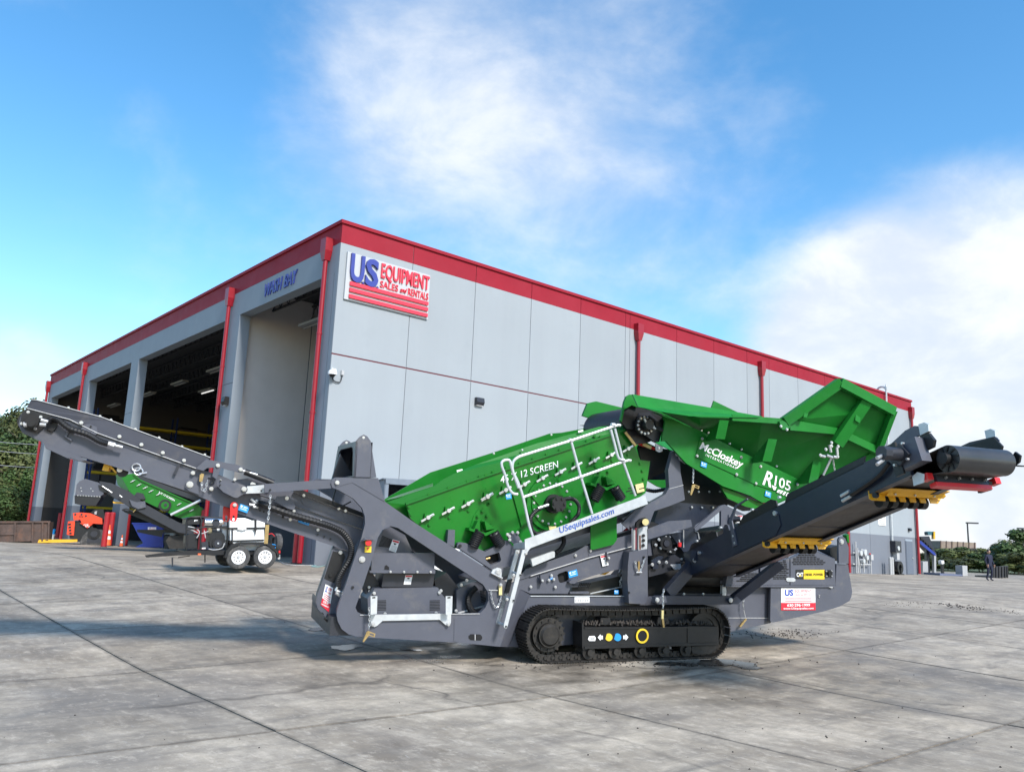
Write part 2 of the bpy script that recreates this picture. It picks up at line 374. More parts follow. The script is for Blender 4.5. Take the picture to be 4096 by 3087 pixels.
# ------------------------------------------------------------------ building
def wallmat(name,c,cl,h,**k):
    M_=mat(name,c,.7,var=.035,scale=1.2,bump=.06,bscale=120,**k); t=M_.node_tree; b=t.nodes['Principled BSDF']
    src=b.inputs['Base Color'].links[0].from_socket
    tcn=nn(t,'ShaderNodeTexCoord'); sp_=nn(t,'ShaderNodeSeparateXYZ'); t.links.new(tcn.outputs['Object'],sp_.inputs[0])
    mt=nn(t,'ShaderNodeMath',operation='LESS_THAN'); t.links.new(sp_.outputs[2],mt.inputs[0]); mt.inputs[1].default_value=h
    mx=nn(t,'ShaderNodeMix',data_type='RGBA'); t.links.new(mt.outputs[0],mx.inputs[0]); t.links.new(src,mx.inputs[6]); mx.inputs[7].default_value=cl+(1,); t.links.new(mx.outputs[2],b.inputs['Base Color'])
    mp_=nn(t,'ShaderNodeMapping'); t.links.new(tcn.outputs['Object'],mp_.inputs[0]); mp_.inputs['Scale'].default_value=(1.1,1.1,.1)
    ns=nn(t,'ShaderNodeTexNoise'); t.links.new(mp_.outputs[0],ns.inputs['Vector']); ns.inputs['Scale'].default_value=1.; ns.inputs['Detail'].default_value=6; ns.inputs['Roughness'].default_value=.65
    r_=nn(t,'ShaderNodeMapRange'); t.links.new(ns.outputs[0],r_.inputs[0]); r_.inputs[1].default_value=.4; r_.inputs[2].default_value=.8; r_.inputs[3].default_value=1.; r_.inputs[4].default_value=.945
    oi=nn(t,'ShaderNodeObjectInfo'); r2=nn(t,'ShaderNodeMapRange'); t.links.new(oi.outputs['Random'],r2.inputs[0]); r2.inputs[3].default_value=.965; r2.inputs[4].default_value=1.03
    ml=nn(t,'ShaderNodeMath',operation='MULTIPLY'); t.links.new(r_.outputs[0],ml.inputs[0]); t.links.new(r2.outputs[0],ml.inputs[1])
    hv=nn(t,'ShaderNodeHueSaturation'); t.links.new(mx.outputs[2],hv.inputs['Color']); t.links.new(ml.outputs[0],hv.inputs['Value']); t.links.new(hv.outputs[0],b.inputs['Base Color'])
    return M_
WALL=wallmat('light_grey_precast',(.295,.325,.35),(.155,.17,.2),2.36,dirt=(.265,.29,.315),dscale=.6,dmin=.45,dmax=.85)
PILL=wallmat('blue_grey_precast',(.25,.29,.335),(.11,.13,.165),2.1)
INT=wallmat('interior_wall_paint',(.62,.59,.57),(.09,.1,.115),2.1); INTE=wallmat('shaded_end_wall',(.09,.089,.088),(.03,.033,.036),2.1); INTD=wallmat('shaded_bay_wall',(.07,.07,.072),(.03,.033,.038),2.1)  # end and bay walls: dimness of the interior put into the dark colours
JOINT=mat('wall_joint',(.2,.215,.235),.8)
FASC=mat('red_fascia',(.265,.011,.024),.6,spec=.2,var=.08,scale=.8,dirt=(.29,.022,.037),dscale=.5,dmin=.4,dmax=.9)
PIPE=mat('red_downspout',(.27,.008,.018),.35,var=.05)
STEELD=mat('dark_roof_steel',(.03,.032,.036),.7)
REVL=mat('reveal_red',(.13,.006,.014),.6)
bld=thing('warehouse','grey precast warehouse with red fascia, open wash bays on its left face','building',BC,TH)
def bbox(name,mt,x0,x1,y0,y1,z0,z1,parent=bld): return MB().box(x0,x1,y0,y1,z0,z1).build(name,mt,parent)
XE=43.55; YE=41.95
cols=[0,2.94,5.85,8.75,11.61,14.5,14.8,18.19,21.17,24.08,26.18,29.1,32.09,34.5,36.95,39.9,XE]
wr=bbox('right_wall',JOINT,.06,XE-.05,.025,.3,0,11.4)
wu=bbox('fascia_right',JOINT,.06,XE-.05,.03,.31,10.70,11.42)
for i in range(len(cols)-1):
    x0,x1=cols[i]+.012,cols[i+1]-.012
    if i==0:x0=.0
    if i==len(cols)-2:x1=XE
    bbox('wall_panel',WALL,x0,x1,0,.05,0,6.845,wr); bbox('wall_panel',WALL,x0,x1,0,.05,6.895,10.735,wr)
    bbox('fascia_panel',FASC,x0,x1,-.004,.05,10.737,11.42,wu)
    if x1<14.6: bbox('reveal_strip',REVL,x0,x1,.012,.03,6.853,6.887,wr)
bbox('coping',FASC,-.07,XE+.05,-.07,.42,11.42,11.54)
bbox('coping',FASC,-.07,.42,.425,YE+.05,11.42,11.54)
bbox('fascia_left',FASC,-.004,.45,.06,YE,10.737,11.418)
lt=bbox('lintel',PILL,0,.45,.06,YE,9.72,10.735)
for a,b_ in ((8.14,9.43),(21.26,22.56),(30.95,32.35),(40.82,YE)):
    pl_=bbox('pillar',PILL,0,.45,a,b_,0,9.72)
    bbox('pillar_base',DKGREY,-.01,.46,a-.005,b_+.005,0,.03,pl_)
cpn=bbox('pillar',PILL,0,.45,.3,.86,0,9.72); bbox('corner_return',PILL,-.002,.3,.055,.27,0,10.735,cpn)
for a,b_ in ((8.14,9.43),(21.26,22.56),(30.95,32.35)): bbox('reveal_strip',DKGREY,-.003,.2,a+.01,b_-.01,6.86,6.885)
# shell: floor, roof, back and end walls, partition of the wash bay
bbox('floor',CONC,.3,XE,.3,YE,-.05,.012)
bbox('roof',STEELD,.3,XE,.3,YE,11.0,11.3)
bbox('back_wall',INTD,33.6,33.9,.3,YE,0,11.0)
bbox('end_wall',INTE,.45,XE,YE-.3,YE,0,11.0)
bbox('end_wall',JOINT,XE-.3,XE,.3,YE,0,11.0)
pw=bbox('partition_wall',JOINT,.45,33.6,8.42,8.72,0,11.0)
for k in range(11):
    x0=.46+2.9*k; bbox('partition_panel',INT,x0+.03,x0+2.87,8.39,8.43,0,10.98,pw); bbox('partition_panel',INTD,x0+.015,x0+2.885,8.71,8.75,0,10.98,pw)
for k,x0 in enumerate((1.9,4.0)): MB().cyl((x0,YE-.36,0),(x0,YE-.36,9),.04,8).build('conduit',DKGREY,bld)
def joist(x,y0,y1):
    b=MB(); b.box(x-.04,x+.04,y0,y1,10.2,10.26); b.box(x-.04,x+.04,y0,y1,10.78,10.85); n=int((y1-y0)/.7)
    for i in range(n):
        ya=y0+(y1-y0)*i/n; yb=y0+(y1-y0)*(i+.5)/n; yc=y0+(y1-y0)*(i+1)/n
        b.cyl((x,ya,10.23),(x,yb,10.81),.02,4,cap=False); b.cyl((x,yb,10.81),(x,yc,10.23),.02,4,cap=False)
    return b.build('roof_joist',STEELD,bld)
for k in range(9): joist(1.5+1.8*k,.4,8.4)
for k in range(16): joist(1.5+1.8*k,8.8,YE-.4)
LIT=mat('lamp_tube',(.8,.8,.78),.4,emit=(1,.98,.95,.6)); FIX=mat('lamp_housing',(.22,.22,.22),.5)
LL=['pale strip light hanging in the wash bay','strip light highest in the big bay, beside the downspout','glowing strip light deep in the big bay','strip light in the middle of the big bay','strip light lowest left in the big bay, by the middle pillar','strip light in the bay left of the middle pillar']
for k,(x,y,z,l,lit) in enumerate(((1.84,5.25,9.2,1.9,0),(3.0,18.17,9.2,2.0,0),(5.16,25.16,9.2,2,1),(3.1,23.94,9.2,2,0),(3.2,29.8,9.2,2,0),(3.15,37,9.2,2,0))):
    f=thing('ceiling_light',LL[k],'ceiling light',BC+Vector((x*CA-y*SA,x*SA+y*CA,z)),TH,'strip lights in the warehouse')
    MB().box(-.18,.18,-l/2,l/2,0,.1).build('housing',FIX,f); MB().cyl((.06,-l/2+.05,-.03),(.06,l/2-.05,-.03),.03,6).build('tube',LIT if lit else FIX,f)
    MB().cyl((0,0,.1),(0,0,10.2-z),.012,4).build('hanger',STEELD,f)
def downspout(face,t,label,top=11.0,bot=.0):
    o=thing('downspout',label,'downspout',BC,TH,'red downspouts of the warehouse')
    def b(a0,a1,d0,d1,z0,z1): return MB().box(t+a0,t+a1,-d1,-d0,z0,z1) if face=='R' else MB().box(-d1,-d0,t+a0,t+a1,z0,z1)
    def P(a,d,z): return Vector((t+a,-d,z)) if face=='R' else Vector((-d,t+a,z))
    h=b(-.19,.19,.005,.28,10.56,11.0); 
    top4=[P(-.19,.005,10.56),P(.19,.005,10.56),P(.19,.28,10.56),P(-.19,.28,10.56)]; bo4=[P(-.1,.02,10.22),P(.1,.02,10.22),P(.1,.24,10.22),P(-.1,.24,10.22)]
    h.add(top4+bo4,[(0,1,5,4),(1,2,6,5),(2,3,7,6),(3,0,4,7),(4,5,6,7)]); h.build('rain_head',PIPE,o)
    MB().cyl(P(0,.14,10.3),P(0,.14,bot+.05),.085,14).build('pipe',PIPE,o,True)
    for z in (2.2,4.9,7.6): MB().ring(P(0,.14,z),P(0,.14,z+.07),.08,.1,14).build('strap',PIPE,o)
    return o
downspout('L',.74,'red downspout on the pillar right of the WASH BAY opening')
downspout('L',9.1,'red downspout on the pillar left of the WASH BAY opening')
downspout('L',32.0,'red downspout on the pillar second from the far left corner')
downspout('L',41.75,'red downspout at the far left corner of the warehouse')
downspout('R',15.25,'red downspout on the right wall behind the feeder head')
downspout('R',25.25,'red downspout on the right wall behind the raised hopper wing')
downspout('R',34.0,'red downspout mostly hidden behind the tip of the hopper wing')
downspout('R',43.2,'red downspout at the far right corner of the warehouse')
# signs
BLUEL=mat('sign_blue',(.035,.05,.27),.4,var=.04); REDL=mat('sign_red',(.72,.035,.065),.4,var=.04); SIDE=mat('letter_sides',(.04,.01,.015),.5)
sg=thing('wall_sign','white wall sign with raised U.S. EQUIPMENT SALES and RENTALS letters and stripes','sign',BC,TH)
SX0,SX1,SZ0,SZ1=.25,3.68,8.79,10.46; sw=SX1-SX0; sh=SZ1-SZ0
MB().box(SX0,SX1,-.07,-.01,SZ0,SZ1).build('backing_board',mat('sign_white',(.44,.46,.48),.5,var=.02),sg)
def sgn(name,body,fx0,fx1,ft,fb,mt,bold=.02,shear=0,ext=.07,space=1.0):
    link(bpy.data.objects.new(name,text_mesh(name,body,(SX0+fx0*sw,-.071,SZ1-fb*sh),((fx1-fx0)*sw,0,0),(0,0,(fb-ft)*sh),mt,ext,bold,shear,space)),sg)
for i,(f0_,f1_) in enumerate(((.035,.19),(.205,.355))): sgn('letter','US'[i],f0_,f1_,.04+.01*i,.585+.01*i,BLUEL,.03,ext=.09)
sgn('lettering','EQUIPMENT',.39,.985,.05,.355,REDL,.012,ext=.06)
sgn('lettering','SALES',.39,.605,.425,.565,REDL,.005,ext=.04); sgn('lettering','and',.63,.71,.455,.55,REDL,.0,.35); sgn('lettering','RENTALS',.73,.985,.425,.575,REDL,.005,ext=.04)
for t_ in (.62,.75,.885): MB().box(SX0+.045*sw,SX0+.985*sw,-.14,-.07,SZ1-(t_+.075)*sh,SZ1-t_*sh).build('stripe',REDL,sg)
def star(P,xv,yv,r,d):
    poly=[]
    for i in range(10):
        a=math.pi/2+i*math.pi/5; q=r if i%2==0 else r*.42; poly.append(Vector(P)+Vector(xv)*math.cos(a)*q+Vector(yv)*math.sin(a)*q)
    return MB().prism(poly,d)
for fx,fz in ((.19,.58),(.36,.6)): star((SX0+fx*sw,-.12,SZ1-fz*sh),(1,0,0),(0,0,1),.06,(0,.05,0)).build('star',BLUEL,sg)
wbs=thing('bay_sign','blue raised WASH BAY letters on the lintel over the open bay','sign',BC,TH)
for wd_,y0_,y1_ in (('WASH',5.86,4.34),('BAY',4.14,3.1)): link(bpy.data.objects.new('lettering',text_mesh('lettering',wd_,(-.005,y0_,10.0),(0,y1_-y0_,0),(0,0,.5),BLUEL,.04,.01,.2)),wbs)
# fittings on the walls
WHT=mat('white_plastic',(.8,.8,.8),.35,var=.02)
cm=thing('security_camera','white dome security camera with a looped black cable on the wall corner','camera',BC,TH)
MB().box(-.02,.14,-.14,-.001,6.12,6.34).build('junction_box',WHT,cm)
b=MB(); b.cyl((-.02,-.2,6.2),(-.02,-.2,6.12),.15,20); b.cyl((-.02,-.2,6.26),(-.02,-.2,6.2),.11,20,.15); b.build('cap',WHT,cm,True)
MB().cyl((-.02,-.2,6.12),(-.02,-.2,6.04),.11,16,.06).build('dome',BLACK,cm,True)
MB().tube(catmull([(.02,-.12,6.1),(.1,-.06,5.98),(.25,-.05,5.93),(.38,-.05,5.98),(.42,-.04,6.2)]),.018,6).build('cable',BLACK,cm,True)
MB().box(.38,.48,-.07,-.001,6.2,6.35).build('cable_box',GREYT,cm)
def wallbox(name,label,cat,x0,x1,z0,z1,mt,d=.18,face='R'):
    o=thing(name,label,cat,BC,TH)
    zc=(z0+z1)/2
    if face=='R':
        b=MB().prism([(x0,-.001,z0),(x0,-d*.6,z0),(x0,-d,z0+(z1-z0)*.4),(x0,-d*.8,z1),(x0,-.001,z1)],(x1-x0,0,0)); b.build('housing',mt,o); MB().box(x0+.03,x1-.03,-d*.62,-d*.1,z0-.008,z0+.001).build('lens',WHT,o)
    else:
        b=MB().prism([(-.001,x0,z0),(-d*.6,x0,z0),(-d,x0,z0+(z1-z0)*.4),(-d*.8,x0,z1),(-.001,x0,z1)],(0,x1-x0,0)); b.build('housing',mt,o); MB().box(-d*.62,-d*.1,x0+.03,x1-.03,z0-.008,z0+.001).build('lens',WHT,o)
    return o
wallbox('wall_light','dark wall light on the right wall below the red reveal line','wall light',6.07,6.43,5.98,6.27,DKGREY)
wallbox('wall_light','dark wall light on the pillar left of the wash bay','wall light',8.35,8.68,5.95,6.3,BLACK,.22,'L')
wallbox('wall_light','small dark wall light above the service door at the far right','wall light',42.1,42.35,2.74,2.94,DKGREY)
# ------------------------------------------------------------------ the screening machine
MX=Vector((0.93274204,0.36014687,0.0169269)); MY=Vector((-0.36054443,0.93171353,0.04379054)); MZ=Vector((0,-0.04694817,0.99889733)); MO=Vector((1.49310488,13.61501683,0.14640579))
MM=Matrix.Identity(4)
for i in range(3): MM[i][0]=MX[i]; MM[i][1]=MY[i]; MM[i][2]=MZ[i]; MM[i][3]=MO[i]
ZF={'1':(0,1500,2.008),'2':(1000,1600,2.008),'3':(1200,2000,2.212),'4':(1900,1600,2.008),'5':(2000,2050,2.212),'6':(2800,1450,1.7014),'7':(2500,1900,2.212),'8':(3600,1700,2.5645),'b':(2000,1200,1.3012)}
EO=Vector(((EYE-MO).dot(MX),(EYE-MO).dot(MY),(EYE-MO).dot(MZ)))
def lp(z,x,y,yy):
    """point of the photograph (detail view z) on the machine's own vertical plane at lateral offset yy, in machine coordinates"""
    o=ZF[z]; d=ray(o[0]+x/o[2],o[1]+y/o[2]); d=Vector((d.dot(MX),d.dot(MY),d.dot(MZ)))
    return EO+d*((yy-EO.y)/d.y)
def lps(z,pts,yy):
    out=[]
    for p in pts:
        zz=z
        if isinstance(p[0],str): zz=p[0]; p=p[1:]
        out.append(lp(zz,p[0],p[1],p[2] if len(p)>2 else yy))
    return out
mach=thing('screening_machine','large grey and green tracked screening machine with raised conveyors in the foreground','screening machine',matrix=MM)
def pl(name,mt,z,pts,yy,th,parent=mach,holes=(),mirror=False,bev=0):
    P=lps(z,pts,yy); H=[lps(z,h,yy) for h in holes]
    o=MB().prism(P,(0,th,0),H).build(name,mt,parent)
    if bev: 
        md=o.modifiers.new('bevel','BEVEL'); md.width=bev; md.segments=2; md.limit_method='ANGLE'
    if mirror:
        f=lambda q: Vector((q.x,-q.y,q.z))
        MB().prism([f(q) for q in P],(0,-th,0),[[f(q) for q in h] for h in H]).build(name,mt,parent)
    return o
def bar(name,mt,z,p0,p1,yy,w,th,parent=mach):
    a=lp(z,p0[0],p0[1],p0[2] if len(p0)>2 else yy); b=lp(z,p1[0],p1[1],p1[2] if len(p1)>2 else yy); d=(b-a); d.y=0; d.normalize(); n=Vector((-d.z,0,d.x))*w/2
    return MB().prism([a+n,b+n,b-n,a-n],(0,th,0)).build(name,mt,parent)
def hose(name,mt,z,pts,yy,r,parent=mach,rib=True,n=8):
    P=catmull(lps(z,pts,yy),10)
    rad=[r*(1.08 if i%2 else .92) for i in range(len(P))] if rib else None
    return MB().tube(P,r,n,rad).build(name,mt,parent,not rib)
def rod(name,mt,z,p0,p1,yy,r,parent=mach,n=10):
    return MB().cyl(lps(z,[p0],yy)[0],lps(z,[p1],yy)[0],r,n).build(name,mt,parent,True)
BOLT=MB().cyl((0,0,0),(0,-.022,0),1,6); BOLT.cyl((0,-.0,0),(0,-.008,0),1.35,10); BOLT=BOLT.mesh('bolt',ZINC)
BOLTG=MB().cyl((0,0,0),(0,-.022,0),1,6); BOLTG.cyl((0,0,0),(0,-.008,0),1.4,10); BOLTG=BOLTG.mesh('bolt',GREEN)
BOLTD=MB().cyl((0,0,0),(0,-.02,0),1,6).mesh('bolt',BLACK)
def bolts(z,pts,yy,r=.016,parent=mach,me=None):
    for P in lps(z,pts,yy): inst("bolt",me or BOLT,parent,P,scale=(r*.58,1,r*.58))
def chain(name,z,pts,yy,parent=mach,mt=None):
    P=catmull(lps(z,pts,yy),8); b=MB(); acc=[P[0]]; step=.034
    L_=[0]
    for i in range(1,len(P)): L_.append(L_[-1]+(P[i]-P[i-1]).length)
    n=int(L_[-1]/step); k=0
    for i in range(n):
        s=(i+.5)*step
        while L_[k+1]<s and k<len(P)-2:k+=1
        c=P[k].lerp(P[k+1],(s-L_[k])/max(1e-6,L_[k+1]-L_[k])); d=(P[k+1]-P[k]).normalized(); a=Vector((0,1,0)) if i%2 else d.cross(Vector((0,1,0))).normalized()
        pts_=[c+d*.026*math.cos(t)+a*.012*math.sin(t) for t in [2*math.pi*j/8 for j in range(8)]]
        b.tube(pts_,.005,4,closed=True)
    return b.build(name,mt or ZINC,parent)
def decal(name,mt,z,pts,yy,parent=mach): return MB().prism(lps(z,pts,yy),(0,.003,0)).build(name,mt,parent)
def txt(name,body,mt,z,p0,p1,ph,yy,parent=mach,bold=0.,shear=0.,ext=.002,space=1.):
    a,b,h=lps(z,[p0,p1,ph],yy); xv=b-a; up=h-a
    return link(bpy.data.objects.new(name,text_mesh(name,body,a,xv,up,mt,ext,bold,shear,space)),parent)
def danger(z,q,yy,parent=mach):
    """small warning label: red header, pictogram, lines of print; q = four corners from top left clockwise"""
    c=[lp(z,x,y,yy) for x,y in q]
    f=lambda u,v:(c[0].lerp(c[1],u)).lerp(c[3].lerp(c[2],u),v)
    o=MB().prism(c,(0,.003,0)).build('warning_label',WHITED,parent)
    pr=lambda u0,v0,u1,v1,mt,n:MB().prism([f(u0,v0)-Vector((0,.0015,0)),f(u1,v0)-Vector((0,.0015,0)),f(u1,v1)-Vector((0,.0015,0)),f(u0,v1)-Vector((0,.0015,0))],(0,.002,0)).build(n,mt,parent)
    pr(.06,.04,.94,.2,REDT,'label_header'); pr(.3,.27,.7,.33,BLACKT,'label_print'); pr(.38,.33,.62,.42,BLACKT,'label_print')
    for v in (.52,.62,.72,.82,.9): pr(.12,v,.88,v+.035,GREYT,'label_print')
    return o
def info(z,q,yy,parent=mach,frac=.45):
    c=[lp(z,x,y,yy) for x,y in q]; o=MB().prism(c,(0,.003,0)).build('info_label',BLUED,parent)
    f=lambda u,v:(c[0].lerp(c[1],u)).lerp(c[3].lerp(c[2],u),v)-Vector((0,.0015,0))
    for u0,v0,u1,v1 in ((.1,.15,.3,.45),(.42,.2,.85,.3),(.42,.4,.75,.46),(.15,.6,.85,.68)): MB().prism([f(u0,v0),f(u1,v0),f(u1,v1),f(u0,v1)],(0,.002,0)).build('label_print',WHITED,parent)
    return o
def us_label(c,parent,n,phone=True):
    """US EQUIPMENT label on four corner points (top left, top right, bottom right, bottom left), n = outward normal"""
    n=Vector(n); f=lambda u,v:(c[0].lerp(c[1],u)).lerp(c[3].lerp(c[2],u),v)
    o=MB().prism(c,n*-.003).build('company_label',WHITED,parent)
    up=(c[0]-c[3]); rt=(c[1]-c[0])
    T=lambda s,u0,u1,v,h,mt,bo=0.:link(bpy.data.objects.new('label_lettering',text_mesh('label_lettering',s,f(u0,v)+n*.001,rt*(u1-u0),up*h,mt,.001,bo)),parent)
    T('US',.1,.35,.33,.26,NAVYT,.04); T('EQUIPMENT',.4,.89,.19,.13,REDT); T('SALES and RENTALS',.4,.89,.33,.08,REDT)
    for v in (.42,.5,.58): MB().prism([f(.11,v)+n*.002,f(.89,v)+n*.002,f(.89,v+.03)+n*.002,f(.11,v+.03)+n*.002],n*-.002).build('label_stripe',REDT,parent)
    MB().prism([f(0,.66)+n*.002,f(1,.66)+n*.002,f(1,1)+n*.002,f(0,1)+n*.002],n*-.002).build('label_band',REDT,parent)
    T2=lambda s,u0,u1,v,h:link(bpy.data.objects.new('label_lettering',text_mesh('label_lettering',s,f(u0,v)+n*.003,rt*(u1-u0),up*h,WHITED,.001,.02)),parent)
    T2('630·296·1999',.17,.84,.83,.12); T2('www.USequipsales.com',.06,.95,.96,.085)
    return o
# --- track units
def track_unit(sy):
    y0,y1=sy-.2,sy+.2; out=-1 if sy<0 else 1
    xl,xr,rad=-1.345,1.285,.36
    fr=pl('track_unit',BLACK,'5',[(725,975),(735,975),(748,1012),(1655,1010),(1665,1002),(1925,1005),(1935,1080),(1932,1165),(1925,1170),(760,1202),(748,1212),(735,1212),(728,1190)],-1.22,.3) if sy<0 else MB().box(-.95,1.2,sy-.17,sy+.15,.14,.5).build('track_unit',BLACK,mach)
    # path
    Ls=xr-xl; per=2*Ls+2*math.pi*rad; n=62; zc=rad+.022
    shoe=MB(); pw=per/n
    shoe.box(-pw*.47,pw*.47,-.2,.2,-.006,.006)
    for g in(-.36,0,.36): shoe.box(pw*g-.006,pw*g+.006,-.2,.2,.006,.022)
    shoe=shoe.mesh('track_shoe',TRACKM)
    lk=MB(); 
    for s in(-.07,.07): lk.box(-pw*.42,pw*.42,s-.015,s+.015,-.085,-.006)
    lk.cyl((-pw*.3,-.1,-.045),(-pw*.3,.1,-.045),.026,8); lk=lk.mesh('track_link',TRACKM)
    for i in range(n):
        s=(i+.3)*per/n
        if s<Ls: P=(xl+s,zc+rad); a=0.
        elif s<Ls+math.pi*rad: t=(s-Ls)/rad; P=(xr+rad*math.sin(t),zc+rad*math.cos(t)); a=t
        elif s<2*Ls+math.pi*rad: P=(xr-(s-Ls-math.pi*rad),zc-rad); a=math.pi
        else: t=(s-2*Ls-math.pi*rad)/rad; P=(xl-rad*math.sin(t),zc-rad*math.cos(t)); a=math.pi+t
        sag=-.012*math.sin(math.pi*min(1,max(0,s/Ls)))*2 if s<Ls else 0
        Mx=Matrix.Translation((P[0],sy,P[1]+sag))@Matrix.Rotation(a,4,'Y')
        inst('track_shoe',shoe,fr,M=Mx); inst('track_link',lk,fr,M=Mx)
    yo=sy+out*.0
    # sprocket with teeth, final drive
    b=MB(); poly=[]
    for i in range(44):
        t=2*math.pi*i/44; q=.3 if i%2==0 else .25; poly.append((xl+q*math.cos(t),sy-.03,zc+q*math.sin(t)))
    b.prism(poly,(0,.06,0)); b.build('sprocket',TRACKM,fr)
    b=MB(); b.cyl((xl,sy+out*.03,zc),(xl,sy+out*.1,zc),.235,28); b.cyl((xl,sy+out*.1,zc),(xl,sy+out*.16,zc),.17,28,.165); b.cyl((xl,sy+out*.16,zc),(xl,sy+out*.19,zc),.15,28,.12); b.build('final_drive',TRACKM,fr,True)
    for k in range(12):
        t=2*math.pi*k/12; inst('bolt',BOLTD,fr,(xl+.205*math.cos(t),sy+out*.1,zc+.205*math.sin(t)),scale=(.013,1,.013))
    b=MB(); b.ring((xr,sy-.05,zc),(xr,sy+.05,zc),.2,.275,30); b.cyl((xr,sy-.03,zc),(xr,sy+.03,zc),.21,24); b.build('idler_wheel',TRACKM,fr,True)
    for x in (-.72,-.3,.12,.52,.9):
        b=MB(); b.cyl((x,sy-.13,.135),(x,sy+.13,.135),.085,16); b.cyl((x,sy+out*.1,.135),(x,sy+out*.14,.135),.1,16); b.cyl((x,sy+out*.14,.135),(x,sy+out*.19,.135),.045,10); b.build('track_roller',TRACKM,fr,True)
    return fr
tu=track_unit(-1.05); track_unit(1.05)
pl('top_flange',BLACK,'5',[(748,1012),(1928,1006),(1928,1022),(748,1030)],-1.235,.3,tu)
pl('bottom_flange',BLACK,'5',[(748,1182),(1935,1150),(1935,1166),(748,1205)],-1.235,.3,tu)
pl('end_panel',BLACK,'5',[(1660,1022),(1900,1020),(1900,1142),(1660,1148)],-1.232,.02,tu)
pl('carrier_mount',BLACK,'5',[(880,990),(893,930),(972,930),(990,990)],-1.18,.2,tu)
pl('carrier_mount',BLACK,'5',[(1385,985),(1400,925),(1485,925),(1500,985)],-1.18,.2,tu)
pl('idler_guard',TRACKM,'5',[(1700,1182),(1820,1175),(1925,1170),(1905,1225),(1860,1245),(1760,1255),(1700,1240)],-1.2,.1,tu)
for cx,mt in ((963,YELD),(1040,BLUED)): MB().cyl(lp('5',cx,1100,-1.2365),lp("5",cx,1100,-1.2395),.053,28).build('marker_disc',mt,tu)
P=lp('5',1257,1088,-1.2365); MB().ring(P,P-Vector((0,.012,0)),.078,.105,32).build('marker_ring',YELD,tu); MB().cyl(P,P-Vector((0,.003,0)),.078,28).build('sight_hole',DARK,tu)
decal('direction_arrow',WHITED,'5',[(865,1102),(890,1073),(890,1086),(910,1086),(910,1118),(890,1118),(890,1131)],-1.2385,tu)
decal('direction_arrow',WHITED,'5',[(1136,1100),(1112,1071),(1112,1084),(1090,1084),(1090,1116),(1112,1116),(1112,1129)],-1.2385,tu)
decal('remote_symbol',WHITED,'5',[(778,1118),(790,1090),(835,1088),(848,1105),(842,1133),(790,1133)],-1.238,tu); decal('remote_symbol',GREYT,'5',[(800,1105),(835,1104),(835,1122),(800,1123)],-1.2395,tu)
b=MB(); rnd=random.Random(3)
for k in range(700):
    x=rnd.uniform(760,1900); P=lp('5',x,1000+rnd.uniform(-3,6),-1.2); P.y+=rnd.uniform(0,.25); P.z+=rnd.uniform(0,.05); r_=rnd.uniform(.006,.022); b.cyl(P,P+Vector((0,0,r_*1.6)),r_,5,r_*.4)
tag(b.build('mud_clods',MUD,tu),None,None,None,'stuff')
# --- main frame
hole=[(490,950),(510,990),(560,1015),(1350,1010),(1590,1000),(1640,950),(1668,885),(1662,810),(1620,745),(1540,690),(960,305),(870,245),(800,228),(730,260),(690,330),(635,530)]
outer=[('2',650,665),('2',665,632),('2',690,620),('2',830,622),('2',1030,625),('2',1085,815),(1025,206),(1690,630),(1790,700),(1945,785),(1770,1295),(1360,1256),(640,1215),(500,1204),(430,1185),(370,1140),(335,1070),(325,1010),(330,965),(545,330),(578,200),('2',925,1000),('2',922,930),('2',900,865),('2',830,790),('2',700,715),('2',660,702)]
fm=pl('main_frame',GREY,'3',outer,-.95,.08,holes=[hole],mirror=True)
pl('frame_facet',GREY,'3',[(1945,785,-.95),(2035,836,-.82),(1850,1296,-.82),(1770,1295,-.95)],-.9,.06,fm)
pl('chassis_beam',GREY,'5',[(172,672),(270,737),(1138,738),(1395,745),('7',900,1100),('7',900,980),('7',1290,980),('7',1290,1306),('7',930,1385),('3',2010,1308),('3',1850,1292)],-.82,.12,mirror=True)
P=lps('5',[(270,737),(1138,738)],-.835); MB().cyl(P[0],P[1],.006,6).build('weld_bead',GALV,fm)
P=lps('3',[(530,1015),(1590,1004)],-.96); MB().cyl(P[0],P[1],.006,6).build('weld_bead',GREYT,fm)
P=lps('5',[(175,950),(265,948)],-.84); MB().cyl(P[0],P[1],.006,6).build('weld_bead',GREYT,fm)
pl('lap_plate',GREY,'3',[(1365,1045),(1380,1032),(1610,1030),(1640,1155),(1770,1295),(1380,1255),(1362,1245)],-.957,.006,fm)
pl('lap_plate',GREY,'3',[('2',690,625),('2',1028,628),('2',1083,815),('2',820,660),('2',690,700)],-.957,.006,fm)
pl('tie_slot',DARK,'3',[(1492,1200),(1510,1184),(1595,1186),(1612,1205),(1612,1225),(1598,1240),(1510,1236),(1492,1220)],-.962,.004,fm); bar('tie_pin',GREYT,'3',(1550,1186),(1550,1238),-.968,.012,.01,fm)
MB().box(-4.35,-3.95,-.87,.87,.38,.62).build('cross_member',DKGREY,fm); MB().box(-2.6,-2.3,-.87,.87,.34,.6).build('cross_member',DKGREY,fm); MB().box(-1.9,1.9,-.7,.7,.42,.7).build('centre_hull',DKGREY,fm)
bolts('3',[(549,523)],-.955,.055,fm); bolts('3',[(466,769)],-.953,.032,fm,BOLTD)
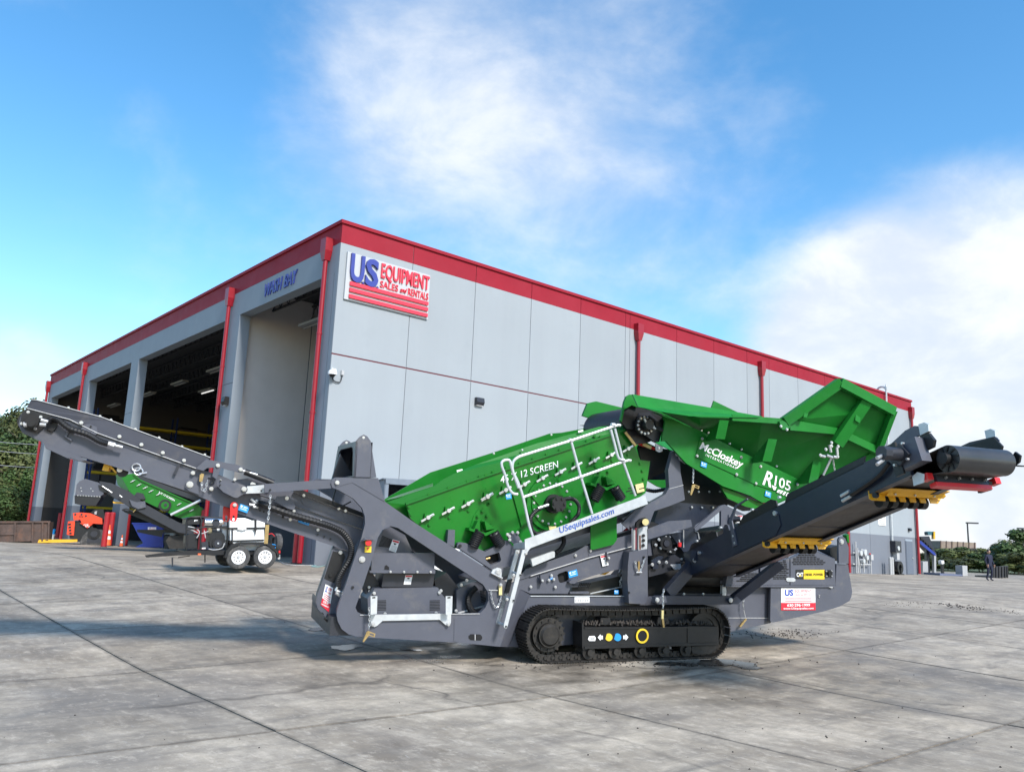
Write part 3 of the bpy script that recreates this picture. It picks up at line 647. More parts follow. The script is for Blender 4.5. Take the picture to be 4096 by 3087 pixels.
# mast
fa=[lp('2',x,y,-.97) for x,y in ((850,330),(970,330),(1015,620),(832,616))]
dx=Vector((0,1.75,0)); tp=Vector((0,1.2,0))
ma=MB().add([fa[0],fa[1],fa[2],fa[3],fa[0]+tp+Vector((0,.2,0)),fa[1]+tp+Vector((0,.2,0)),fa[2]+dx,fa[3]+dx],[(0,1,2,3),(4,7,6,5),(1,5,6,2),(0,4,5,1),(3,2,6,7)]).build('mast',GREY,mach)
q=[fa[0],fa[0]+tp+Vector((0,.2,0)),fa[3]+dx,fa[3]]; cc=sum(q,Vector())/4
f_=lambda u,v:(q[0].lerp(q[1],u)).lerp(q[3].lerp(q[2],u),v)
MB().prism(q,(.03,0,0),[[f_(.12,.2),f_(.2,.13),f_(.8,.13),f_(.88,.2),f_(.93,.97),f_(.05,.97)]]).build('mast_front',GREY,ma)
MB().prism([p+Vector((.22,0,0)) for p in q],(.01,0,0)).build('mast_inner',DARK,ma)
for u in (.0,.92):
    p=fa[0].lerp(fa[0]+tp+Vector((0,.2,0)),u); p2=fa[1].lerp(fa[1]+tp+Vector((0,.2,0)),u); c=(p+p2)/2
    MB().prism([p,p2,c+Vector((.05,0,.07)),c+Vector((.0,0,.09)),c+Vector((-.05,0,.06))],(0,.03,0)).build('lifting_lug',GREY,ma); inst('lug_hole',BOLT,ma,c+Vector((0,-.001,.05)),scale=(.014,.2,.014))
pl('mast_shoulder',DKGREY,'2',[(655,640),(680,560),(725,430),(832,616),(832,640)],-.2,.05,ma)
# --- tail conveyor
tcv=pl('tail_conveyor',GREY,'1',[(170,310),(215,268),(560,356),(780,464),(1575,748),(1760,800),(1960,885),(1940,1000),(1910,1090),(1680,1008),(1540,950),(1500,930),(1080,792),(940,742),(640,652),(540,627),(350,545),(180,465),(148,400)],-.62,.03,mirror=True)
pl('upper_skirt',GREY,'1',[(212,265),(250,198,-.70),(300,203,-.70),(810,338,-.70),(890,368,-.70),(1280,508,-.70),(1690,665,-.70),(1572,750),(780,466),(560,358)],-.65,.012,tcv)
pl('skirt_lip',GREY,'1',[(250,196,-.70),(300,200,-.70),(810,334,-.70),(890,364,-.70),(1690,661,-.70),(1690,670,-.66),(890,374,-.66),(810,344,-.66),(300,210,-.66)],-.7,.06,tcv)
pl('flashing',BLACK,'1',[(310,200),(560,262),(810,332),(1290,505),(1290,520),(300,215)],-.5,.02,tcv)
for s in (-.58,.58): pass
def belt_between(name,z,p0,p1,y0,y1,dz,mt,parent,t=.012):
    a=lp(z,p0[0],p0[1],y0); b_=lp(z,p1[0],p1[1],y0); d=Vector((0,y1-y0,0)); up=Vector((0,0,dz))
    return MB().prism([a+up,b_+up,b_+up+Vector((0,0,t)),a+up+Vector((0,0,t))],d).build(name,mt,parent)
belt_between('belt','1',(230,380),(1900,950),-.58,.58,.05,BELT,tcv); belt_between('belt','1',(300,490),(1900,1070),-.55,.55,-.03,BELT,tcv)
P=lp('1',235,372,-.6); MB().cyl(P,P+Vector((0,1.2,0)),.13,20).build('head_drum',RUBBER,tcv,True)
pl('head_cover',GREY,'1',[(350,545),(640,652),(660,700),(545,668),(370,590)],-.655,.02,tcv)
pl('belly_plate',BLACK,'1',[(560,655),(690,686),(640,692),(600,680)],-.55,1.1,tcv)
pl('drive_plate',BLACK,'1',[(175,300),(210,270),(400,320),(470,365),(450,425),(420,455),(380,440),(370,400),(300,465),(200,440),(165,390)],-.66,.04,tcv)
rod('drive_motor',BLACK,'1',(245,370,-.68),(245,370,-.95),-.7,.085,tcv,14); rod('motor_cap',BLACK,'1',(245,372,-.95),(245,372,-1.0),-.7,.06,tcv,12)
rod('valve_block',GREYT,'1',(215,395,-.98),(190,398,-.98),-.9,.03,tcv)
for p0,p1 in (((330,360),(385,375)),((320,395),(370,400)),((220,345),(230,365))): rod('hydraulic_fitting',ZINC,'1',p0,p1,-.9,.022,tcv)
bolts('1',[(227,297),(328,337),(283,430),(175,390),(290,385)],-.72,.024,tcv)
hose('hydraulic_hose',RUBBER,'1',[(385,372),(420,352),(470,362),(560,428),(700,475),(800,530),(868,552)],-.72,.036,tcv)
for p0,p1 in (((865,542),(925,556)),((915,562),(985,580)),((865,552),(915,570))): rod('hydraulic_fitting',ZINC,'1',p0,p1,-.72,.02,tcv)
pl('lifting_plate',GREY,'1',[(655,425),(680,398),(735,390),(775,410),(785,462),(770,480),(650,440)],-.665,.015,tcv); bolts('1',[(730,412)],-.668,.02,tcv,BOLTD)
pl('stop_bracket',GREY,'1',[(515,490),(545,440),(595,440),(600,452),(555,455),(535,495),(575,515),(575,530)],-.66,.04,tcv)
pl('service_slot',DARK,'1',[(380,425),(440,430),(445,450),(400,455),(375,440)],-.632,.004,tcv)
bolts('1',[(653,383),(960,493),(1136,558),(1308,623),(1478,685)],-.685,.03,tcv)
bolts('1',[(550,262),(803,330),(892,360),(1088,433),(1278,502),(1462,573),(1645,638)],-.69,.02,tcv)
bolts('1',[(1550,785),(1697,912)],-.66,.035,tcv); bolts('1',[(1525,878)],-.665,.055,tcv)
bolts('1',[(1885,838),(1770,848),(1768,878)],-.66,.025,tcv)
pl('hinge_plate',GREY,'1',[(1488,900),(1495,860),(1525,840),(1560,850),(1600,900),(1600,960),(1520,930)],-.66,.02,tcv)
pl('hinge_arm',GREY,'1',[(1572,750),(1655,675),(1900,718),(1962,742),(1968,775),(1940,785),(1890,775),(1775,745),(1740,835),(1705,812),(1722,742),(1665,745),(1632,768)],-.72,.04,tcv); bolts('1',[(1750,725),(1933,757)],-.73,.034,tcv)
P=lp('1',1095,740,-.64); b=MB()
for q in ((0,0),(.03,-.05)): b.tube([P+Vector((q[0]+.05*math.cos(t),-.01,q[1]+.045*math.sin(t))) for t in [2*math.pi*j/12 for j in range(12)]],.009,5,closed=True)
b.tube([P+Vector((.04,-.01,-.08)),P+Vector((.13,-.01,-.06))],.009,5); b.build('retaining_clip',ZINC,tcv)
bar('stop_bar',DKGREY,'1',(1440,712),(1400,800),-.67,.035,.02,tcv)
# yellow roller guard below
pl('roller_guard',YELLOW,'1',[(818,765),(835,715),(880,712),(940,780),(925,785),(880,740),(870,772)],-.5,.3,tcv); rod('return_roller',BLACK,'1',(985,775,-.52),(985,775,.5),-.5,.07,tcv,16); rod('roller_end',ZINC,'1',(962,758,-.56),(962,758,-.52),-.5,.035,tcv)
# locking pin and chain
pl('locking_pin',BRASS,'1',[(1605,800),(1620,788),(1640,795),(1622,862),(1600,852)],-.7,.03,tcv); chain('safety_chain','1',[(1622,862),(1622,905),(1640,935),(1658,890),(1668,835)],-.72,tcv); hose('pin_hook',BLACK,'1',[(1670,828),(1712,835),(1710,862),(1690,870)],-.7,.012,tcv,False,6)
# lower half
lc=pl('lower_conveyor',GREY,'2',[(-105,790),(0,745),(150,790),(360,850),(900,1035),(905,1060),(880,1110),(812,1217),(700,1180),(350,1066),(-105,905)],-.6,.03,tcv,mirror=True)
pl('lower_skirt',GREY,'2',[(-120,640),(0,625),(170,655),(350,735),(920,945),(900,1040),(360,852),(200,790),(0,748),(-90,790)],-.58,.012,tcv)
pl('skirt_lip',GREYT,'2',[(350,733,-.66),(920,943,-.66),(920,950,-.58),(350,741,-.58)],-.6,.01,tcv)
pl('skirt_lip',GREYT,'2',[(360,849,-.64),(900,1034,-.64),(900,1041,-.6),(360,856,-.6)],-.6,.01,tcv)
for q in ([(410,800),(420,792),(560,845),(700,895),(705,925),(690,930),(430,840)],[(740,905),(760,905),(900,960),(905,1000),(760,945)]): pl('skirt_panel',GREY,'2',q,-.592,.006,tcv)
pl('flashing',BLACK,'2',[(330,690),(560,770),(925,910),(925,945),(350,735)],-.5,.02,tcv)
belt_between('belt','2',(-90,720),(900,1010),-.56,.56,0,BELT,tcv)
bolts('2',[(432,765),(712,870),(767,888),(353,890),(323,958),(545,1040),(570,970)],-.64,.026,tcv); bolts('2',[(543,1077),(596,1095),(646,1113),(80,885),(110,895),(50,870)],-.603,.022,tcv,BOLTD)
# hydraulic ram along the top
rod('hydraulic_ram',BLACK,'1',(1965,775),('2',190,665),-.7,.04,tcv,12); rod('ram_rod',ZINC,'1',(1950,768,-.715),('2',60,600,-.73),-.7,.016,tcv,10)
# support link and arm
pl('link_bracket',GREY,'1',[(1745,850),(1760,838),(1965,885),(1990,912),(1985,935),(1905,985),(1880,982),(1795,940),(1742,885)],-.78,.06,tcv); bolts('1',[(1960,915)],-.8,.042,tcv); bolts('1',[(1770,848),(1768,880)],-.785,.018,tcv,BOLTD)
pl('link_sleeve',GALV,'1',[(1985,892),(2128,880),(2128,946),(1975,950)],-.78,.09,tcv); pl('support_arm',GREY,'2',[(118,672),(665,636),(668,706),(118,742)],-.93,.09,tcv); bolts('2',[(700,662)],-.965,.038,tcv); bolts('2',[(90,727),(162,720)],-.94,.022,tcv,BOLTD)
pl('arm_pin',ZINC,'1',[(2010,880),(2015,862),(2030,858),(2050,868),(2055,878)],-.78,.03,tcv)
chain('safety_chain','2',[(165,765),(158,850),(150,920),(142,985)],-.98,tcv); bar('hanging_pin',BRASS,'2',(140,1000),(128,1152),-.985,.045,.03,tcv)
# red transport links
for x0,yy,mt in ((1880,-.72,REDP),(1822,-.5,REDP)):
    dz=0 if x0==1880 else 22
    o=[]; 
    for i in range(17):
        t=math.pi*i/16; o.append((x0-31*math.cos(t)+ (4 if 0 else 0),1050+dz-31*math.sin(t)))
    for i in range(17):
        t=math.pi*i/16; o.append((x0-4+28*math.cos(t),1150+28*math.sin(t)))
    hl=[(x0-4+9*math.cos(2*math.pi*i/12),1145+(18 if math.sin(2*math.pi*i/12)>0 else -10)+9*math.sin(2*math.pi*i/12)) for i in range(12)]
    pl('transport_link',mt,'1',o,yy,.03,tcv,holes=[hl])
bolts('1',[(1886,1042)],-.725,.032,tcv)
info('1',[(1932,1032),(2005,1060),(1985,1108),(1912,1082)],-.635,tcv); info('2',[(400,928),(488,955),(472,1008),(385,978)],-.635,tcv)
for p0,p1 in ((( 8,792),(50,830)),((45,805),(122,828)),((-6,838),(36,842)),((26,856),(66,860))): rod('hydraulic_fitting',ZINC,'2',p0,p1,-.66,.02,tcv)
hose('hydraulic_hose',RUBBER,'2',[(60,825),(120,842),(280,902),(420,945),(560,985),(660,1018),(740,1060),(795,1130),(815,1200),(800,1280),(745,1370),(712,1440),(703,1510)],-.72,.042,tcv)
for p0,p1 in (((702,1500),(690,1530)),((690,1530),(735,1545)),((690,1545),(725,1570))): rod('hydraulic_fitting',ZINC,'3',(p0[0]*1.1016-442.4,p0[1]*1.1016-884.8),(p1[0]*1.1016-442.4,p1[1]*1.1016-884.8),-.74,.022,tcv)
pl('guard_plate',GREY,'2',[(198,815),(215,772),(305,768),(330,790),(365,850),(350,882),(300,868)],-.7,.03,tcv); bolts('2',[(296,787)],-.71,.034,tcv)
pl('hose_recess',DARK,'2',[(200,840),(300,872),(300,885),(270,945),(255,945),(262,900),(200,870)],-.61,.005,tcv)
hose('cable_loop',RUBBER,'2',[(690,705),(668,790),(672,840),(700,858),(750,845),(810,815)],-.7,.01,tcv,False,6)
# tail end of the conveyor with label
te=pl('tail_housing',GREY,'3',[(288,420),(210,690),(150,850),(140,900),(158,960),(205,1015),(300,1075),(322,1080),(335,1040),(400,800),(465,560),(430,450)],-.55,.04,tcv)
pl('tail_recess',BLACK,'3',[(292,450),(390,470),(400,500),(310,735),(214,692)],-.555,.006,tcv); bolts('3',[(358,462)],-.56,.035,tcv); bolts('3',[(270,662)],-.56,.045,tcv,BOLTD)
Pq=[lp('3',x,y,-.57) for x,y in ((150,850),(140,900),(158,960),(205,1015),(300,1075))]; b=MB(); b.add(Pq+[p+Vector((0,.4,0)) for p in Pq],[(i,i+1,i+6,i+5) for i in range(4)]); b.build('tail_wrap',GREY,tcv,True)
us_label([lp('3',x,y,-.557) for x,y in ((226,742),(294,775),(255,990),(183,925))],tcv,(0,-1,0))
hose('pull_handle',BLACK,'3',[(210,1010),(195,992)],-.58,.008,tcv,False,5); rod('pull_pin',BLACK,'3',(212,1040),(270,1098),-.6,.014,tcv)

for pts,yy,mt in (([(218,266),(560,357),(780,465),(1575,749)],-.668,GREYT),([(252,197),(300,201),(810,335),(890,365),(1690,662)],-.705,GREYT)):
    MB().tube(lps('1',pts,yy),.006,5).build('fold_highlight',mt,tcv)  # pale tubes paint a highlight along fold and top lip
pl('beam_stiffener',GREY,'1',[(350,545),(545,625),(640,652),(690,684),(640,692),(560,660),(545,668),(372,588)],-.66,.03,tcv)
# --- screen box
GRN=GREEN
scb=pl('screen_box',GRN,'4',[('2',1250,838),(0,638),(1205,238),(1240,270),(1330,485),(1407,490),(1385,640),(1370,745),(1290,800),(1130,905),(230,1195),(70,1215),(0,1190),('2',1640,1190),('2',1480,1110),('2',1290,950)],-.70,.03,mirror=True)
pl('top_skirt',GREENM,'4',[('2',1085,822),('2',1480,690),('2',1545,640),('2',1640,590),(0,520,-.6),(500,345,-.6),(1000,213,-.6),(1200,200,-.62),(1215,240),(0,640),('2',1250,838)],-.7,.012,scb)
pl('top_flange',GREENM,'4',[('2',1252,826),(0,630),(1208,232),(1210,246),(0,646),('2',1254,842)],-.735,.05,scb)
pl('far_side',GRN,'4',[('2',1082,795),('2',1450,580),('2',2209,340),(0,470),(600,268),(690,262),(1000,205),(1100,240),(1200,320),(600,560),(0,760),('2',1250,900),('2',1100,860)],.7,.03,scb)
pl('discharge_lip',GRN,'2',[(1080,800),(1250,770),(1262,850),(1290,950),(1330,990),(1100,860)],-.5,.03,scb)
pl('discharge_lip',GRN,'2',[(1090,812,-.55),(1470,690,-.55),(1470,665,.2),(1085,800,.2)],-.5,.02,scb)
MB().box(-2.2,.0,-.66,.66,1.75,1.8,Matrix.Rotation(R(-20),4,'Y')@Matrix.Translation((.55,0,-.1))).build('screen_deck',DKGREY,scb)
# stiffening rib of the flange: small tabs
for k in range(11):
    x=30+k*108; y=640-(400/1208.)*x-14; pl('flange_tab',GRN,'4',[(x,y-10),(x+14,y-14),(x+14,y+2),(x,y+6)],-.74,.02,scb)
for x,y in ((1438,760),(1595,705),(1748,655),(1893,605)): pl('flange_tab',GRN,'2',[(x-8,y-8),(x+8,y-12),(x+8,y+4),(x-8,y+8)],-.74,.02,scb)
WBK=MB(); WBK.box(-.045,.045,-.05,0,-.03,.05); WBK=WBK.mesh('wedge_bracket',GRN)
WBB=MB(); WBB.box(-.11,.1,-.065,-.045,-.016,.012,Matrix.Rotation(R(-31),4,'Y')); WBB.cyl((0,-.03,0),(0,-.085,0),.03,8); WBB.cyl((.02,-.07,.02),(.07,-.07,.05),.012,6); WBB=WBB.mesh('wedge_bolt',ZINC)
for z,x,y in [('2',1420,940),('2',1585,885),('2',1740,830),('2',1895,770),('2',2040,722)]+[('4',*q) for q in ((90,775),(235,720),(385,675),(530,625),(675,575),(805,525),(945,485),(1080,440),(1215,390))]:
    P=lp(z,x,y,-.7); inst('wedge_bracket',WBK,scb,P); inst('wedge_bolt',WBB,scb,P)
bolts('2',[(1275,855),(1290,915),(1440,1000),(1600,942),(1755,887),(1912,832)],-.702,.034,scb,BOLTG)
bolts('4',[(105,830),(633,655),(968,535),(1228,442),(1100,487),(1325,508),(1343,568),(1352,632),(685,975),(1150,250),(960,290)],-.702,.034,scb,BOLTG)
bolts('4',[(612,278),(150,428),(378,400)],-.66,.02,scb)
txt('lettering','45 X 12 SCREEN',WHITED,'4',(206,668),(668,540),(203,612),-.704,scb,bold=.004,ext=.003)
decal('arrow_label',WHITED,'4',[(828,245),(868,236),(870,252),(832,262)],-.655,scb); decal('arrow_label',WHITED,'2',[(1660,562),(1706,552),(1710,570),(1664,582)],-.665,scb)
info('4',[(245,755),(290,745),(295,790),(252,797)],-.705,scb)
# big drive plate
c=lp('4',610,830,-.71); 
MB().cyl(c,c-Vector((0,.03,0)),.40,48).build('drive_plate',GRN,scb,True); MB().cyl(c-Vector((0,.03,0)),c-Vector((0,.05,0)),.33,40).build('drive_flange',GRN,scb,True)
for k in range(18):
    t=2*math.pi*k/18; inst('bolt',BOLT,scb,c+Vector((.3*math.cos(t),-.05,.3*math.sin(t))),scale=(.014,1,.014))
b=MB(); b.cyl(c-Vector((0,.05,0)),c-Vector((0,.12,0)),.14,20); b.cyl(c-Vector((0,.12,0)),c-Vector((0,.26,0)),.105,16); b.cyl(c-Vector((0,.26,0)),c-Vector((0,.30,0)),.12,8); b.build('vibration_motor',BLACK,scb,True)
for k in range(6):
    t=2*math.pi*k/6; inst('bolt',BOLTD,scb,c+Vector((.085*math.cos(t),-.3,.085*math.sin(t))),scale=(.02,1,.02))
pl('drive_hood',GRN,'4',[(455,760),(480,720),(600,690),(705,755),(715,768),(620,770),(560,800),(540,850),(520,850),(470,790)],-.78,.06,scb)
for q in ((545,855),(665,800),(590,840)): rod('hydraulic_fitting',ZINC,'4',q,(q[0]-40 if q[0]<600 else q[0]+35,q[1]+12 if q[0]<600 else q[1]-8),-.98,.022,scb)
hose('hydraulic_hose',RUBBER,'4',[(550,855),(490,890),(450,940),(448,1000),(465,1050),(500,1075)],-.96,.03,scb); hose('hydraulic_hose',RUBBER,'4',[(690,802),(745,790),(800,800),(835,850),(830,910),(800,950),(770,985)],-.93,.03,scb)
hose('hydraulic_hose',RUBBER,'4',[(500,1075),(600,1060),(690,1080),(715,1130),(690,1190),(650,1225)],-.8,.035,scb)
pl('side_rib',GRN,'4',[(305,755),(340,745),(410,1005),(375,1015)],-.73,.03,scb); pl('gusset',GRN,'4',[(650,590),(660,590),(690,720),(712,765),(690,770),(660,700)],-.74,.04,scb); pl('gusset',GRN,'4',[(712,890),(722,828),(735,885)],-.8,.1,scb)
for q in ([(585,968),(642,958),(655,1030),(598,1042)],[(1288,680),(1350,664),(1362,730),(1304,746)]): pl('gauge_plate',PALEYEL,'4',q,-.75,.03,scb); 
for x,y in ((602,1000),(1318,710)): pl('gauge_slot',BLACK,'4',[(x,y),(x+45,y-12),(x+45,y-4),(x,y+8)],-.753,.004,scb)
for x,y in ((525,1000),(500,1025),(545,1035),(1230,705),(1215,730),(1245,745)): pl('slot',DARK,'4',[(x,y),(x+58,y-14),(x+58,y-5),(x,y+9)],-.703,.004,scb)
pl('hanging_flap',GRN,'4',[(930,985),(1138,925),(1140,1120),(1110,1160),(950,1200),(930,1195)],-.86,.02,scb)
# spring mounts
def coil(p0,p1,r,wire,turns,parent):
    p0=Vector(p0);p1=Vector(p1);d=(p1-p0);a=d.orthogonal().normalized();bb=d.normalized().cross(a);n=turns*12
    MB().tube([p0+d*(i/n)+(a*math.cos(i*2*math.pi/12)+bb*math.sin(i*2*math.pi/12))*r for i in range(n+1)],wire,5).build('spring',BLACK,parent,True); MB().cyl(p0,p1,r*.55,10).build('spring_core',RUBBER,parent,True)
for z,dx,dy,s in (('2',0,0,1),('4',-832+0,-338,.98)):
    T=lambda x,y:(1880+(x-1880)*s+dx,1000+(y-1000)*s+dy)
    if z=='4': T=lambda x,y:(1037+(x-1872)*.98,640+(y-1000)*.93)
    br=pl('spring_bracket',GRN,z,[T(*q) for q in ((1765,1030),(1800,925),(1830,885),(1868,868),(1908,885),(1942,940),(1980,1040),(1895,1088))],-.715,.02,scb)
    for q in ([(1830,970),(1842,968),(1850,1045),(1795,1045)],[(1885,975),(1897,972),(1965,1030),(1900,1045)]): pl('gusset',GRN,z,[T(*p) for p in q],-.86,.15,scb)
    pl('bracket_flange',GRN,z,[T(*p) for p in ((1762,1025),(1895,1065),(1980,1030),(1982,1048),(1895,1090),(1762,1045))],-.87,.16,scb)
    bolts(z,[T(*p) for p in ((1868,890),(1830,932),(1905,930),(1868,972),(1797,1012),(1940,1005),(1868,1042))],-.735,.03,scb,BOLTG)
    a=[lp(z,*T(*p),-.85) for p in ((1845,1055),(1788,1175),(1952,1065),(2012,1165))]
    coil(a[0],a[1],.07,.017,8,scb); coil(a[2],a[3],.07,.017,8,scb)
# spring sub-frame
sf=pl('spring_frame',GREY,'3',[(1390,400),(1398,380),(1425,372),(1465,378),(1640,455),(1830,352),(1845,355),(1880,400),(1905,430),(1905,560),(1860,585),(1800,595),(1790,650),(1700,615),(1430,440),(1400,430)],-.84,.1,holes=[[(1640,500),(1762,460),(1780,525),(1770,545),(1690,572),(1645,530)]])
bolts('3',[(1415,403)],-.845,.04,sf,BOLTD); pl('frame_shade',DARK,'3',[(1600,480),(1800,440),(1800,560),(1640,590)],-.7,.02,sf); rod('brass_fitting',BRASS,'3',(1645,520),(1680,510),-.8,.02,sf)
pl('box_rail',GREY,'3',[(1800,470),(1905,440),(2212,350),('4',1250,890),('4',1250,960),('4',700,1130),('4',330,1240),('4',300,1260),(1830,585),(1800,590)],-.72,.1,sf)
pl('post_stub',GREY,'3',[(1312,262),(1372,262),(1366,415),(1302,385)],-.8,.12,sf)
pl('access_plate',GREY,'3',[(1828,305),(1860,285),(1920,290),(1950,340),(1950,375),(1890,385),(1850,350)],-.88,.03,sf); bolts('3',[(1835,303),(1880,285),(1925,287),(1950,368),(1855,350),(1852,318)],-.89,.03,sf)
pl('clamp_plate',PALEYEL if 0 else GALV,'3',[(1695,640),(1705,615),(1750,595),(1780,605),(1785,650),(1782,690),(1770,695)],-.98,.03,sf); bolts('3',[(1752,635)],-.99,.055,sf); rod('clamp_bolt',ZINC,'3',(1690,640),(1790,690),-.99,.014,sf)
# --- walkway, ladder and handrail
wk=pl('walkway',GALV,'4',[(400,1118),(1368,762),(1388,832),(450,1185),(435,1200),(402,1250)],-1.2,.012)
pl('walkway_deck',GALV,'4',[(402,1205,-1.19),(1388,835,-1.19),(1388,820,-.75),(402,1185,-.75)],-1.19,.01,wk)
txt('lettering','USequipsales.com',mat('web_lettering',(.03,.1,.42),.5),'4',(682,1068),(1118,908),(676,1020),-1.206,wk,bold=.004,ext=.002)
rl=MB()
def rail(pts,yy=-1.17,r=.021,sm=True):
    P=lps('4',pts,yy); P=catmull(P,5) if sm else P
    MB().tube(P,r,8).build('rail',GALV,hr,True)
hr=MB().tube(catmull(lps('4',[(462,1092),(430,985),(385,780),(345,660),(306,575),(302,510),(335,465),(420,432),(770,325),(1110,212),(1168,202)],-1.17),6),.021,8).build('handrail',GALV,mach,True)
rail([(385,780),(850,615),(1190,495),(1252,485)]); rail([(770,325),(850,615),(940,912)],sm=False); rail([(1122,228),(1190,495),(1288,768)],sm=False)
rail([(342,756),(300,745),(265,690),(240,600),(215,530),(218,495),(250,480),(280,490),(300,560),(350,705)],-1.2); rail([(1090,235),(1120,350),(1145,445),(1165,475),(1200,480)],-1.2)
for q in ((770,325),(850,615),(1190,492),(1108,200)): P=lp('4',*q,-1.17); MB().cyl(P-Vector((.03,0,0)),P+Vector((.03,0,0)),.032,10).build('rail_joint',GALV,hr,True)
ld=pl('ladder',GALV,'3',[(1968,440),(2008,432),(1838,1110),(1830,1130),(1815,1135),(1803,1120),(1806,1095)],-1.2,.03)
pl('stringer',GALV,'3',[(1912,440),(1945,440),(1765,1090),(1755,1102),(1735,1100),(1735,1080)],-.95,.03,ld)
for a,b_ in (((1885,640),(1945,658)),((1822,858),(1885,880)),((1760,1085),(1820,1112))):
    MB().cyl(lp('3',*a,-.95),lp('3',*b_,-1.19),.022,8).build('rung',GALV,ld)
pl('ladder_head',GALV,'3',[(1895,385,-.9),(1990,370,-1.2),(1988,425,-1.2),(1895,430,-.9)],-1.,.03,ld); pl('ladder_latch',BLACK,'3',[(1845,705),(1880,695),(1850,820),(1815,825)],-1.0,.04,ld)
bolts('3',[(1948,660),(1888,885),(1822,1115)],-1.203,.022,ld,BOLTD); bolts('3',[(1928,455),(1998,470),(1890,663),(1832,875)],-1.203,.028,ld)
# --- galvanised step bracket on the frame
sb=pl('step_bracket',GALV,'3',[(625,1000),(660,1015),(1285,1002),(1338,1000),(1335,1085),(1322,1103),(1292,1105),(1235,1056),(730,1066),(685,1108),(660,1120),(628,1112)],-.985,.025)
for x in (625,1290): pl('bracket_upright',GALV,'3',[(x,848),(x+60,848),(x+55,1005),(x,1012)],-1.1,.012,sb); pl('bracket_side',GALV,'3',[(x+(58 if x<1000 else 2),848,-1.1),(x+(48 if x<1000 else 12),862,-.98),(x+(48 if x<1000 else 12),1000,-.98),(x+(56 if x<1000 else 2),1005,-1.1)],-1.1,.008,sb); bolts('3',[(x+22,1095)],-.99,.034,sb); pl('slot',DARK,'3',[(x+15,856),(x+42,853),(x+42,866),(x+15,868)],-1.103,.004,sb)
chain('safety_chain','3',[(612,950),(614,1010),(615,1090),(605,1160)],-1.08,sb); pl('toggle_pin',BRASS,'3',[(590,1165),(605,1155),(668,1180),(660,1212),(610,1195),(565,1255),(555,1250)],-1.08,.02,sb,holes=[[(615,1172),(655,1186),(652,1200),(618,1190)]])
# --- machinery inside the frame opening
gd=pl('drive_guard',GREY,'3',[(660,782),(1222,772),(1235,800),(1295,880),(1300,1005),(605,1008),(598,872)],-.72,.5)
for x0 in (680,1148):
    for k in range(7): pl('vent_slot',DARK,'3',[(x0,886+13.5*k),(x0+(82 if x0<1000 else 90),884+13.5*k),(x0+(82 if x0<1000 else 90),890+13.5*k),(x0,892+13.5*k)],-.724,.006,gd)
bolts('3',[(656,822),(1232,817),(752,1005),(1203,998),(1246,800)],-.73,.03,gd)
ug=pl('transfer_guard',GREY,'3',[(640,468),(1190,466),(1190,622),(632,622)],-.76,.04); pl('guard_lip',GREY,'3',[(620,624),(1198,618),(1196,648),(620,642)],-.8,.08,ug); bolts('3',[(800,632),(920,634),(1038,634),(1156,634)],-.81,.022,ug); pl('notch',DARK,'3',[(746,612),(750,582),(765,572),(788,592),(788,615)],-.765,.004,ug)
cg=pl('chute_guard',DKGREY,'3',[(742,648),(1192,645),(1176,768),(722,768)],-.66,.5,ug); danger('3',[(933,662),(997,662),(980,745),(917,745)],-.668,ug)
pl('side_guard',GREY,'3',[(700,320),(735,262),(800,235),(930,308),(990,440),(985,466),(640,470)],-.6,.3,ug)
for k in range(9):
    pl('vent_slot',DARK,'3',[(728-4*k,312+11*k),(815-2*k,352+8*k-3),(814-2*k,358+8*k-3),(726-4*k,318+11*k)],-.606,.006,ug)
danger('3',[(822,345),(882,362),(848,462),(785,440)],-.608,ug)
pl('side_guard',DKGREY,'3',[(560,760),(620,560),(640,640),(725,768),(600,870)],-.5,.2,ug); bolts('3',[(610,770),(615,805)],-.52,.026,ug)
dg=pl('pulley_guard',DKGREY,'3',[(1190,700),(1300,640),(1400,770),(1385,800),(1300,900),(1260,830),(1200,770)],-.5,.8)
pl('pulley_cover',GREY,'3',[(1385,795),(1478,742),(1570,715),(1640,780),(1672,850),(1665,960),(1600,1003),(1385,1002)],-.58,.3,dg)
for k in range(8): pl('vent_slot',DARK,'3',[(1592+2*k,800+14*k),(1668,790+13*k),(1668,797+13*k),(1592+2*k,807+14*k)],-.586,.006,dg)
hose('hydraulic_hose',RUBBER,'3',[(1560,770),(1515,810),(1490,870),(1495,930),(1520,975),(1560,995)],-.66,.045,dg); bolts('3',[(1380,978),(1475,708),(1427,748)],-.6,.03,dg); bar('cover_edge',GREYT,'3',(1400,998),(1650,930),-.62,.02,.02,dg)
# emergency stop
es=pl('emergency_stop',YELLOW,'3',[(582,352),(628,350),(630,395),(582,398)],-1.02,.06); MB().cyl(lp('3',606,376,-1.02),lp('3',606,376,-1.06),.04,16).build('button',REDP,es,True)
pl('stop_hood',GREY,'3',[(555,362),(580,340),(635,338),(660,362),(640,350),(580,350)],-1.08,.12,es); decal('stop_label',YELD,'3',[(574,408),(632,406),(630,462),(572,460)],-.962,es); decal('label_print',REDT,'3',[(590,425),(602,417),(614,425),(606,430),(604,445),(598,445),(597,430)],-.965,es)
# side chain with brass tag near ladder
chain('safety_chain','3',[(1690,810),(1700,880),(1725,940),(1750,940),(1775,880),(1778,840)],-.99,fm); bar('pin_handle',PALEYEL,'3',(1775,742),(1775,838),-1.0,.045,.02,fm); bolts('3',[(1776,748)],-1.01,.03,fm); bar('hook_bar',GREYT,'3',(1670,795),(1752,797),-.97,.012,.02,fm)
